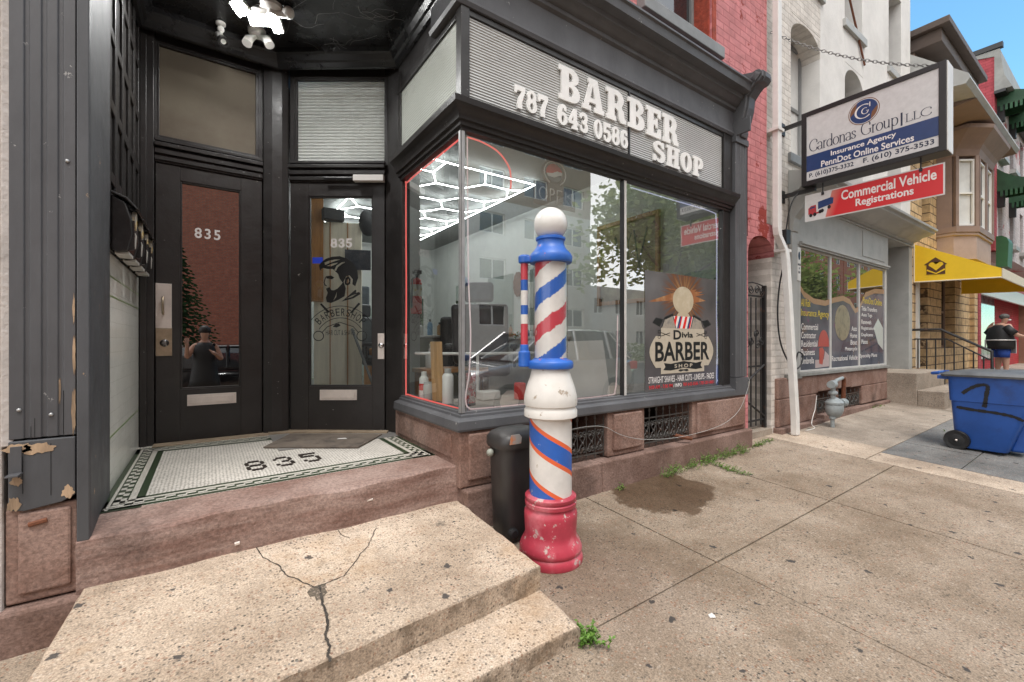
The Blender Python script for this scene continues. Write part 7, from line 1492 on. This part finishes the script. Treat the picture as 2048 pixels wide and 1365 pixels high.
# poster stuck on the right hand pane
po = thing('poster', 'dark barber shop poster with glowing globe and cream plaque stuck in the right pane', 'poster', (3.55, 2.43, .87))
QF = frame((3.022, 2.4105, .862), (1, 0, 0)); qw, qh = 1.066, 1.03
def poster_bg():
    t = NT('poster_print_sunset'); X = t.xyz(); dx = t.math('SUBTRACT', X[0], .02); dz = t.math('SUBTRACT', X[2], .82)
    th = t.math('ARCTAN2', dz, dx); r = t.math('SQRT', t.math('ADD', t.math('MULTIPLY', dx, dx), t.math('MULTIPLY', dz, dz)))
    ray = t.noise(3.5, 4, .6, t.comb(t.math('MULTIPLY', t.math('SINE', t.math('MULTIPLY', th, 3.)), 1.5), t.math('MULTIPLY', th, 2.5)))
    k = t.math('MULTIPLY', t.map(r, .12, .40, .8, 0), t.map(ray, .38, .62, .2, 1.1)); base = t.mix(t.map(t.noise(2, 3), .3, .7), (.07, .066, .07), (.14, .13, .13))
    c = t.mix(t.map(k, .12, .45), base, (.17, .07, .035)); c = t.mix(t.map(k, .45, .95), c, (.40, .23, .11))
    return t.done(t.pr(c, .14, spec=.7))
mb = MB(QF); mb.box(0, 0, 0, qw, qh, .0012); mb.build('sheet', poster_bg(), po)
def pp(x, y): return ((x - 120) / 708 * qw, qh - (y - 105 - (x - 120) * .12 + (x - 120) * .0) / 1180 * qh)
cX = .535
R = random.Random(5)
mb = MB(QF)
for k in range(16):
    a = R.uniform(.15, 2.99); r0, r1 = .12, R.uniform(.22, .42); wv = R.uniform(.015, .04)
    p0 = (cX + r0 * 1.2 * cos(a), .80 + r0 * sin(a) * .8); p1 = (cX + r1 * 1.25 * cos(a + .2), .76 + r1 * .42 * sin(a + .2)); n_ = (-sin(a) * wv, cos(a) * wv)
    mb.prism([(p0[0] + n_[0], p0[1] + n_[1]), (p0[0] - n_[0], p0[1] - n_[1]), p1], .00122 + k * .000004, .00126 + k * .000004)
mb.build('glow_streak_print', M('ember_streak_print', (.30, .12, .05), .25, col2=(.42, .24, .12), ms=9), po)['kind'] = 'stuff'
mb = MB(QF); mb.prism([(cX + .155 * cos(2*pi*i/40), .80 + .125 * sin(2*pi*i/40)) for i in range(40)], .0013, .0022); mb.prism([(cX - .10, .655), (cX + .10, .655), (cX + .075, .685), (cX - .075, .685)], .0013, .0020); mb.build('globe_print', M('globe_print', (.50, .42, .30), .2, col2=(.62, .55, .42), ms=4, var=.12), po)
mb = MB(QF); mb.prism([(cX - .17, .54), (cX + .17, .54), (cX + .15, .655), (cX - .15, .655)], .0013, .002); mb.build('pole_white_print', m_wpl, po)
mb = MB(QF); mb.prism([(cX - .10, .536), (cX - .075, .536), (cX - .03, .654), (cX - .055, .654)], .0021, .0026); mb.prism([(cX + .05, .536), (cX + .075, .536), (cX + .12, .654), (cX + .095, .654)], .0021, .0026); mb.build('pole_blue_print', m_navy, po)
m_crm = flat('cream_print', (.50, .44, .35), .25); m_clip = M('clipper_grey_print', (.34, .30, .25), .25, col2=(.22, .20, .18), ms=14)
mb = MB(QF)
for i in range(5): x = cX - .15 + i * .075; mb.prism([(x - .02, .535), (x + .02, .535), (x + .062, .655), (x + .028, .655)] if i < 4 else [(x - .02, .535), (x, .535), (x + .0, .60), (x - .005, .60)], .0021, .0025)
mb.build('pole_stripe_print', m_red, po)
for s in (-1, 1): mb = MB(QF); mb.prism([(cX + s * .115, .545), (cX + s * .165, .665), (cX + s * .265, .63), (cX + s * .30, .56), (cX + s * .32, .545)][::s], .0022, .003); mb.build('clipper_print', m_clip, po)
for s in (-1, 1): mb = MB(QF); mb.prism([(cX + s * .105, .545), (cX + s * .155, .678), (cX + s * .272, .642), (cX + s * .312, .56), (cX + s * .335, .545)][::s], .0013, .0024); mb.build('clipper_outline', m_decal, po)
mb = MB(QF)
for s in (-1, 1): mb.prism([(cX + s * .163, .67), (cX + s * .27, .635), (cX + s * .262, .62), (cX + s * .16, .655)][::s], .003, .0036); mb.prism([(cX + s * .29, .62), (cX + s * .39, .635), (cX + s * .44, .59), (cX + s * .34, .555)][::s], .0013, .002)
mb.build('clipper_blade_print', m_decal, po)
pl = [(.21, .145), (.86, .145), (.86, .20), (.93, .20)] + [(.93 + .085 * sin(pi * i / 8) , .20 + .275 * i / 8 ) for i in range(1, 8)] + [(.93, .475), (.86, .475), (.86, .545), (.21, .545), (.21, .475), (.14, .475)] + [(.14 - .085 * sin(pi * i / 8), .475 - .275 * i / 8) for i in range(1, 8)] + [(.14, .20), (.21, .20)]
mb = MB(QF); mb.prism(pl, .003, .0038); pq = mb.build('plaque', m_crm, po)
mb = MB(QF); txt(mb, 'BARBER', .13, .255, .945, .425, .0038, .0008, .025); 
txt(mb, 'D', .385, .445, .50, .53, .0038, .0008, .03); txt(mb, 'ivla', .508, .462, .68, .515, .0038, .0008, .03)
P = [(.26, .165), (.29, .19), (.275, .235), (.40, .215), (.535, .225), (.67, .215), (.80, .235), (.785, .19), (.81, .165)]
mb.prism([(.24, .178), (.345, .17), (.535, .19), (.725, .17), (.83, .178), (.80, .205), (.82, .24), (.725, .23), (.535, .25), (.345, .23), (.25, .24), (.27, .205)], .0038, .0043)
mb.prism([(.455, .163), (.49, .155), (.535, .164), (.58, .155), (.615, .163), (.59, .178), (.535, .174), (.48, .178)], .0038, .0045)
for s in (-1, 1):
    for a in (-1, 1): nib(mb, [(cX + s * .20, .49 + a * .014), (cX + s * .33, .49 - a * .016)], .006, .006, .0038, .0006 + .0001 * (a + 1))
    for a in (-1, 1): nib(mb, [(cX + s * .35 + .018 * cos(2*pi*i/12), .49 + a * .024 + .012 * sin(2*pi*i/12)) for i in range(13)], .005, .005, .0038, .0006)
mb.build('plaque_lettering', m_decal, pq)
mb = MB(QF); txt(mb, 'SHOP', .40, .192, .67, .225, .0043, .0006, .02, sp=1.5); mb.build('ribbon_lettering', m_crm, pq)
mb = MB(QF); txt(mb, 'STRAIGHT SHAVES - HAIR CUTS - LINEUPS - FADES', .045, .07, 1.03, .125, .0013, .0008, .0); mb.build('white_lettering', m_decalw, po)
mb = MB(QF); txt(mb, '9:00 AM - 7:00 PM', .05, .02, .375, .052, .0013, .0008, .01); txt(mb, '787-643-0586 / 787-281-8431', .53, .02, 1.03, .052, .0013, .0008, .01); mb.build('red_lettering', m_signred, po)
mb = MB(QF); txt(mb, '/ INFO', .39, .02, .51, .052, .0013, .0009, .01); mb.build('info_lettering', m_decalw, po)
# rope lights round the panes
def rope(name, label, P, m, r=.0055): mb = MB(); mb.tube(smoothp(P, 6), r, 6); return tag(mb.build(name, m, None, smooth='all'), label, 'rope light', 'rope lights in the windows')
rope('rope_light', 'red lit rope light round the side window', [(1.312, 2.50, 2.575), (1.312, 2.9, 2.572), (1.312, 3.36, 2.565), (1.312, 3.405, 2.5), (1.312, 3.40, 1.7), (1.312, 3.405, .90), (1.312, 3.36, .868), (1.315, 2.9, .862), (1.33, 2.50, .858)], m_neonr)
rope('rope_light', 'red lit rope light curving down at the top corner of the front window', [(1.335, 2.425, 2.57), (1.45, 2.425, 2.565), (1.57, 2.425, 2.53), (1.65, 2.425, 2.45), (1.665, 2.425, 2.36), (1.66, 2.425, 2.30)], m_neonr)
rope('rope_light', 'pale pink rope light hanging beside the corner bar', [(1.335, 2.428, 2.57), (1.338, 2.428, 2.2), (1.345, 2.43, 1.7), (1.36, 2.43, 1.35), (1.35, 2.43, 1.1), (1.325, 2.43, .95), (1.345, 2.43, .875), (1.45, 2.43, .863), (2.0, 2.43, .862), (2.6, 2.43, .866), (2.68, 2.43, .90), (2.70, 2.43, 1.1), (2.71, 2.43, 1.5)], m_neonw, .005)
rope('rope_light', 'pink and bluish rope light framing the poster pane', [(2.86, 2.428, 2.56), (3.4, 2.428, 2.558), (4.03, 2.428, 2.556), (4.12, 2.428, 2.50), (4.135, 2.428, 2.2), (4.13, 2.428, 1.6), (4.14, 2.428, 1.2), (4.13, 2.428, .95), (4.14, 2.428, .90), (4.09, 2.428, .865)], m_neonb)

ds = thing('reception_desk', 'olive grey reception desk standing behind the side window', 'desk', (2.4, 5.6, .54))
mb = MB(); mb.box(2.02, 5.45, .54, 2.95, 5.9, 1.34); mb.build('panel', M('olive_grey_panel', (.20, .185, .13), .5, var=.1), ds, bevel=.004)
mb = MB(); mb.box(1.98, 5.42, 1.341, 3.0, 5.93, 1.37); mb.build('desk_top', m_wpl, ds, bevel=.004)
for x, y, h, c, nm in ((2.1, 5.55, .2, (.4, .05, .04), 'red'), (2.2, 5.6, .24, (.03, .03, .03), 'black'), (2.33, 5.52, .16, (.5, .5, .47), 'white'), (2.5, 5.6, .22, (.12, .25, .4), 'blue'), (2.62, 5.55, .18, (.35, .2, .08), 'amber'), (2.75, 5.62, .25, (.05, .12, .07), 'dark green')):
    lathe_thing('bottle', f'{nm} bottle standing on the olive reception desk', 'bottle', x, y, 1.371, [('body', flat(f'{nm}_desk_bottle', c, .3), [(.034, 0), (.036, .01), (.036, h * .7), (.013, h * .85)]), ('cap', m_black, [(.016, h * .85), (.016, h), (.003, h)])], 'bottles on the reception desk')
mb = MB(); mb.prism([(2.5, 5.30), (2.72, 5.25), (2.80, 5.40), (2.6, 5.44)], .9, 1.62); tag(mb.build('smock', m_cloth, None, bevel=.05, seg=3), 'black barber smock hung over the front of the olive desk', 'smock')
dr = thing('doorway', 'pale framed doorway with dim green light painted on its panel, in the back wall of the shop', 'doorway', (3.7, 9.55, .55))
mb = MB(); mb.box(3.48, 9.52, .54, 3.56, 9.595, 2.35); mb.box(4.1, 9.52, .54, 4.18, 9.595, 2.35); mb.box(3.56, 9.52, 2.27, 4.1, 9.595, 2.35); mb.build('frame', m_winw, dr, bevel=.004)
mb = MB(); mb.box(3.56, 9.57, .54, 4.1, 9.59, 2.27); mb.build('painted_opening', M('painted_dim_green_light', (.05, .07, .035), .8, col2=(.10, .17, .05), ms=3), dr)  # closed panel: the dimness and green light are put into its colour
for i, (x, y, w_, d_, h, m_, lb) in enumerate(((1.55, 3.22, .12, .09, .10, m_cloth, 'small black hair clipper case on the ledge'), (1.75, 2.85, .16, .10, .07, m_wpl, 'flat white carton lying on the window ledge'), (1.95, 2.72, .07, .07, .13, m_red, 'small red tin on the window ledge'))):
    mb = MB(); mb.box(x - w_ / 2, y - d_ / 2, ZL, x + w_ / 2, y + d_ / 2, ZL + h); tag(mb.build(('clipper_case', 'carton', 'tin')[i], m_, None, bevel=.012, seg=3), lb, ('case', 'carton', 'tin')[i])
# ------------------------------------------------------------------ the other side of the street (seen in the panes)
YO = -17.0
m_brr = brick('red_brown_brick_facade', (.37, .10, .055), (.44, .13, .07), (.25, .14, .10), .22, .075, .012, bump=.3)
m_bei = M('beige_rendered_wall', (.30, .215, .15), .85, var=.06); m_beil = M('pale_rendered_wall', (.58, .55, .505), .85, var=.06)
def facade(name, label, x0, x1, h, mat, wins, y=YO, depth=9, grp=None, lower=None):
    t = thing(name, label, 'building', ((x0 + x1) / 2, y, -.3), grp)
    if lower: mb = wall(x0, x1, -.5, lower[0], y - .4, y, [w_ for w_ in wins if w_[3] <= lower[0]]); mb.build('lower_wall', lower[1], t); mb = wall(x0, x1, lower[0], h, y - .4, y, [w_ for w_ in wins if w_[2] >= lower[0]]); mb.build('upper_wall', mat, t)
    else: mb = wall(x0, x1, -.5, h, y - .4, y, wins); mb.build('wall', mat, t)
    mb = MB(); mb.box(x0, y - depth, -.5, x1, y - .4, h - .05); mb.build('body', lower[1] if lower else m_taupe, t)
    for a, b, c, d in wins:
        mb = MB(); q = .07; m_ = (a + b) / 2
        for (u0, u1, v0, v1) in ((a, a + q, c, d), (b - q, b, c, d), (a + q, b - q, c, c + q), (a + q, b - q, d - q, d), (m_ - .04, m_ + .04, c + q, d - q)): mb.box(u0, y - .2, v0, u1, y - .1, v1)
        wn = mb.build('window', m_winw, t); mb = MB(); mb.box(a + q, y - .17, c + q, b - q, y - .15, d - q); mb.build('pane', m_winglass, wn)
    return t
facade('brick_building', 'red brown brick block across the street', -16, 8.3, 13, m_brr, [(-15 + 4.5 * i, -13.4 + 4.5 * i, z, z + 1.8) for i in (0, 1, 4) for z in (4.2, 7.6, 10.4)])
facade('apartment_building', 'beige apartment block with pale lower walls across the street', 8.4, 21.6, 16, m_bei, [(9.6 + 3.2 * i, 11.4 + 3.2 * i, z, z + 1.25) for i in range(4) for z in (2.2, 4.9, 7.6, 10.2, 12.8)], lower=(9.6, m_beil))
for k in range(4):
    x0 = 40 + k * 13
    facade('brick_row_house', ('brick row house across the street nearest the apartment block', 'second brick row house across the street', 'third brick row house across the street', 'farthest brick row house across the street')[k], x0, x0 + 12.8, 15, m_brr, [(x0 + 1 + 2.4 * i, x0 + 2.3 + 2.4 * i, z, z + 1.9) for i in range(5) for z in (1.2, 4.4, 7.6, 10.8)], grp='brick row houses across the street')
m_bark = M('tree_bark', (.075, .058, .045), .9, var=.3, vs=8, bump=.8, bs=25, stretch=(1, 1, .2))
def leafmat(name, a, b): 
    t = NT(name); c = t.mix(t.map(t.noise(.9, 5), .35, .65), a, b); d = t.n('ShaderNodeBsdfDiffuse'); t.set(d.inputs[0], c); tr = t.n('ShaderNodeBsdfTranslucent'); t.set(tr.inputs[0], c); m_ = t.n('ShaderNodeMixShader'); m_.inputs[0].default_value = .4; t.set(m_.inputs[1], d.outputs[0]); t.set(m_.inputs[2], tr.outputs[0]); return t.done(m_.outputs[0])
m_fol = leafmat('street_tree_foliage', (.17, .23, .06), (.30, .34, .12)); m_con = leafmat('conifer_foliage', (.022, .055, .022), (.045, .085, .035))
def tree(x, y, h, r, label, seed, n=3600):
    R = random.Random(seed); z = -.25; t = thing('street_tree', label, 'tree', (x, y, z), 'street trees across the road')
    mb = MB(); mb.tube([(x, y, z), (x + .05, y, z + h * .2), (x - .1, y + .1, z + h * .42), (x, y, z + h * .7)], [.24, .19, .15, .07], 10)
    tips = []
    for i in range(11):
        a = 2.4 * i; zz = z + h * (.3 + .035 * i); e = Vector((x + r * R.uniform(.5, .9) * cos(a), y + r * R.uniform(.5, .9) * sin(a), zz + h * R.uniform(.12, .38))); m_ = Vector((x, y, zz)).lerp(e, .5) + Vector((0, 0, -.2)); mb.tube([(x, y, zz), m_, e], [.10, .06, .02], 6); tips += [e, m_.lerp(e, .5)]
    mb.build('trunk', m_bark, t)
    mb = MB(); blobs = [(Vector((x + R.gauss(0, r * .5), y + R.gauss(0, r * .5), z + h * R.uniform(.34, .8))), R.uniform(.8, 1.4)) for _ in range(16)] + [(e + Vector((R.gauss(0, .3), R.gauss(0, .3), R.gauss(0, .3))), R.uniform(.8, 1.5)) for e in tips] + [(Vector((x + R.gauss(0, r * .4), y + R.gauss(0, r * .4), z + h * R.uniform(.6, .98))), R.uniform(.7, 1.3)) for _ in range(14)]
    for _ in range(n):
        c, s = R.choice(blobs); d = Vector((R.gauss(0, 1), R.gauss(0, 1), R.gauss(0, .75))); p = c + d * s * .66; u = Vector((R.gauss(0, 1), R.gauss(0, 1), R.gauss(0, .5))).normalized(); v = u.orthogonal().normalized(); l = R.uniform(.13, .26)
        mb.add([p, p + u * l + v * l * .5, p + u * 2 * l, p + u * l - v * l * .5], [(0, 1, 2, 3)])
    mb.build('crown', m_fol, t)
tree(20.6, -10.2, 11.5, 4.9, 'broad leafy street tree across the road, nearest the apartment block', 2, 7600); tree(26.5, -11, 9.5, 4.2, 'leafy street tree across the road, between the first tree and the row houses', 4, 9000); tree(38, -11, 8, 3.2, 'small leafy street tree in front of the brick row houses', 6, 4500)
R = random.Random(8); x, y, z = -1.35, -10.9, -.25
t = thing('conifer', 'dark evergreen tree in front of the brick block across the street', 'tree', (x, y, z)); mb = MB(); mb.tube([(x, y, z), (x, y, 5.6)], [.14, .03], 8); mb.build('trunk', m_bark, t); mb = MB()
for k in range(34):
    zz = .9 + 4.6 * k / 34; L_ = 2.1 * (1 - k / 38); 
    for q in range(7):
        a = 2 * pi * q / 7 + k * .7; e = Vector((x + L_ * cos(a), y + L_ * sin(a), zz - .25 * L_)); b = Vector((x, y, zz))
        for j in range(9):
            p = b.lerp(e, .15 + .1 * j); l = .28 * (1.1 - .07 * j); n_ = Vector((cos(a + R.gauss(0, .6)), sin(a + R.gauss(0, .6)), -.25 + R.gauss(0, .25))); v = n_.orthogonal().normalized() * l * .3; mb.add([p, p + n_ * l * .5 + v, p + n_ * l, p + n_ * l * .5 - v], [(0, 1, 2, 3)])
mb.build('crown', m_con, t)
# parked cars
def car(name, label, x0, yc, paint, flip=1, Ln=4.5, H=1.70):
    zr = zg(x0, -1.6) - .15; t = thing(name, label, 'car', (x0 + Ln / 2, yc, zr), 'cars parked along the kerb'); W = .92
    def X(s): return x0 + (s if flip > 0 else Ln - s)
    def ringc(s, wd, zs_): return [(X(s), yc + k * wd * f, zr + z) for f, z in zs_ for k in (1,)] + [(X(s), yc - wd * f, zr + z) for f, z in zs_[::-1]]
    def sect(s, wd, zb_, zt): return ringc(s, wd, [(.93, zb_), (1., zb_ + .12), (1., zt - .22), (.965, zt - .06), (.90, zt)])
    mb = MB(); loft(mb, [sect(s, wd, b, tp) for s, wd, b, tp in ((0, .70, .35, .72), (.12, .84, .24, .86), (.5, .91, .22, .97), (1.15, W, .22, 1.06), (2.5, W, .22, 1.09), (3.9, W, .22, 1.10), (4.38, .88, .26, 1.04), (4.5, .80, .36, .90))]); mb.build('body', paint, t, smooth=True)
    def gs(s, wb, wt, zt): return ringc(s, 1, [(wb, 1.03), ((wb + wt) / 2, (1.03 + zt) / 2), (wt, zt - .03), (wt - .06, zt)])
    mb = MB(); loft(mb, [gs(1.05, .80, .78, 1.08), gs(1.85, .88, .72, H - .05), gs(2.6, .885, .73, H), gs(3.7, .885, .72, H - .03), gs(4.3, .84, .76, 1.12)]); mb.build('cabin_glass', m_winglass, t, smooth=True)
    mb = MB(); loft(mb, [ringc(s, 1, [(w_, z), (w_ - .08, z + .035)]) for s, w_, z in ((1.75, .70, H - .085), (2.2, .75, H - .03), (3.2, .75, H - .02), (3.85, .73, H - .06))]); mb.build('roof', paint, t, smooth=True)
    mb = MB()
    for k in (-1, 1):
        for P in (((1.02, .82, 1.06), (1.86, .735, H - .05)), ((2.62, .895, 1.05), (2.62, .745, H - .02)), ((3.62, .895, 1.05), (3.55, .735, H - .03)), ((4.32, .85, 1.10), (3.8, .72, H - .05))): mb.tube([(X(a), yc + k * b, zr + c) for a, b, c in P], .035, 6)
        mb.box(X(1.1), yc + k * .905, zr + 1.035, X(4.25), yc + k * .925, zr + 1.06)
    mb.build('pillar', paint, t)
    for s in (.85, 3.65):
        for k in (-1, 1):
            F = Matrix.Translation((X(s), yc + k * .82, zr + .34)) @ Matrix.Rotation(radians(90), 4, 'X'); mb = MB(F); mb.lathe([(.2, -.11), (.33, -.11), (.345, -.06), (.345, .06), (.33, .11), (.2, .11)], n=26); wh = mb.build('wheel', m_cloth, t, smooth=True); mb = MB(F); mb.lathe([(.22, -.115), (.05, -.13), (.05, .13), (.22, .115)], n=10); mb.build('rim', m_steel, wh)
    for k in (-1, 1):
        mb = MB(); mb.box(X(4.26), yc + k * .62, zr + .82, X(4.49), yc + k * .90, zr + 1.0); mb.build('tail_light', m_red, t, bevel=.02); mb = MB(); mb.box(X(.06), yc + k * .5, zr + .66, X(.30), yc + k * .83, zr + .80); mb.build('headlight', m_palepane, t, bevel=.02)
        mb = MB(); mb.box(X(1.42), yc + k * .90, zr + 1.04, X(1.56), yc + k * 1.06, zr + 1.18); mb.build('wing_mirror', paint, t, bevel=.03)
    return t
car('parked_car', 'silver sport utility car parked at the kerb opposite the show window', 3.75, -2.85, M('silver_car_paint', (.36, .36, .37), .25, metal=.5, var=.03, coat=1.))
car('parked_car', 'black car parked at the kerb opposite the entrance', -2.3, -2.85, M('black_car_paint', (.008, .008, .010), .15, var=.03, coat=1.), H=1.5)

hd = thing('hedge', 'clipped green hedge across the street beyond the apartment block', 'hedge', (29, -14, -.25)); R = random.Random(31); mb = MB()
for _ in range(5000):
    p = Vector((R.uniform(21.8, 38), -13.6 + R.gauss(0, .3), R.uniform(-.2, 1.05))); u = Vector((R.gauss(0, 1), R.gauss(0, 1), R.gauss(0, 1))).normalized(); v = u.orthogonal().normalized(); l = R.uniform(.06, .12); mb.add([p, p + u * l + v * l * .5, p + u * 2 * l, p + u * l - v * l * .5], [(0, 1, 2, 3)])
mb.build('leaves', m_fol, hd)
mb = MB(); mb.quad((21.7, -25, -.21), (39.8, -25, -.21), (39.8, -12.2, -.21), (21.7, -12.2, -.21)); struct(mb.build('lawn', M('mown_grass', (.07, .12, .03), .95, var=.4, vs=12)))
facade('pale_house', 'pale two storey house set back behind the hedge', 23, 39, 6.5, m_beil, [(24 + 3 * i, 25.2 + 3 * i, z, z + 1.5) for i in range(5) for z in (.9, 3.9)], y=-25)
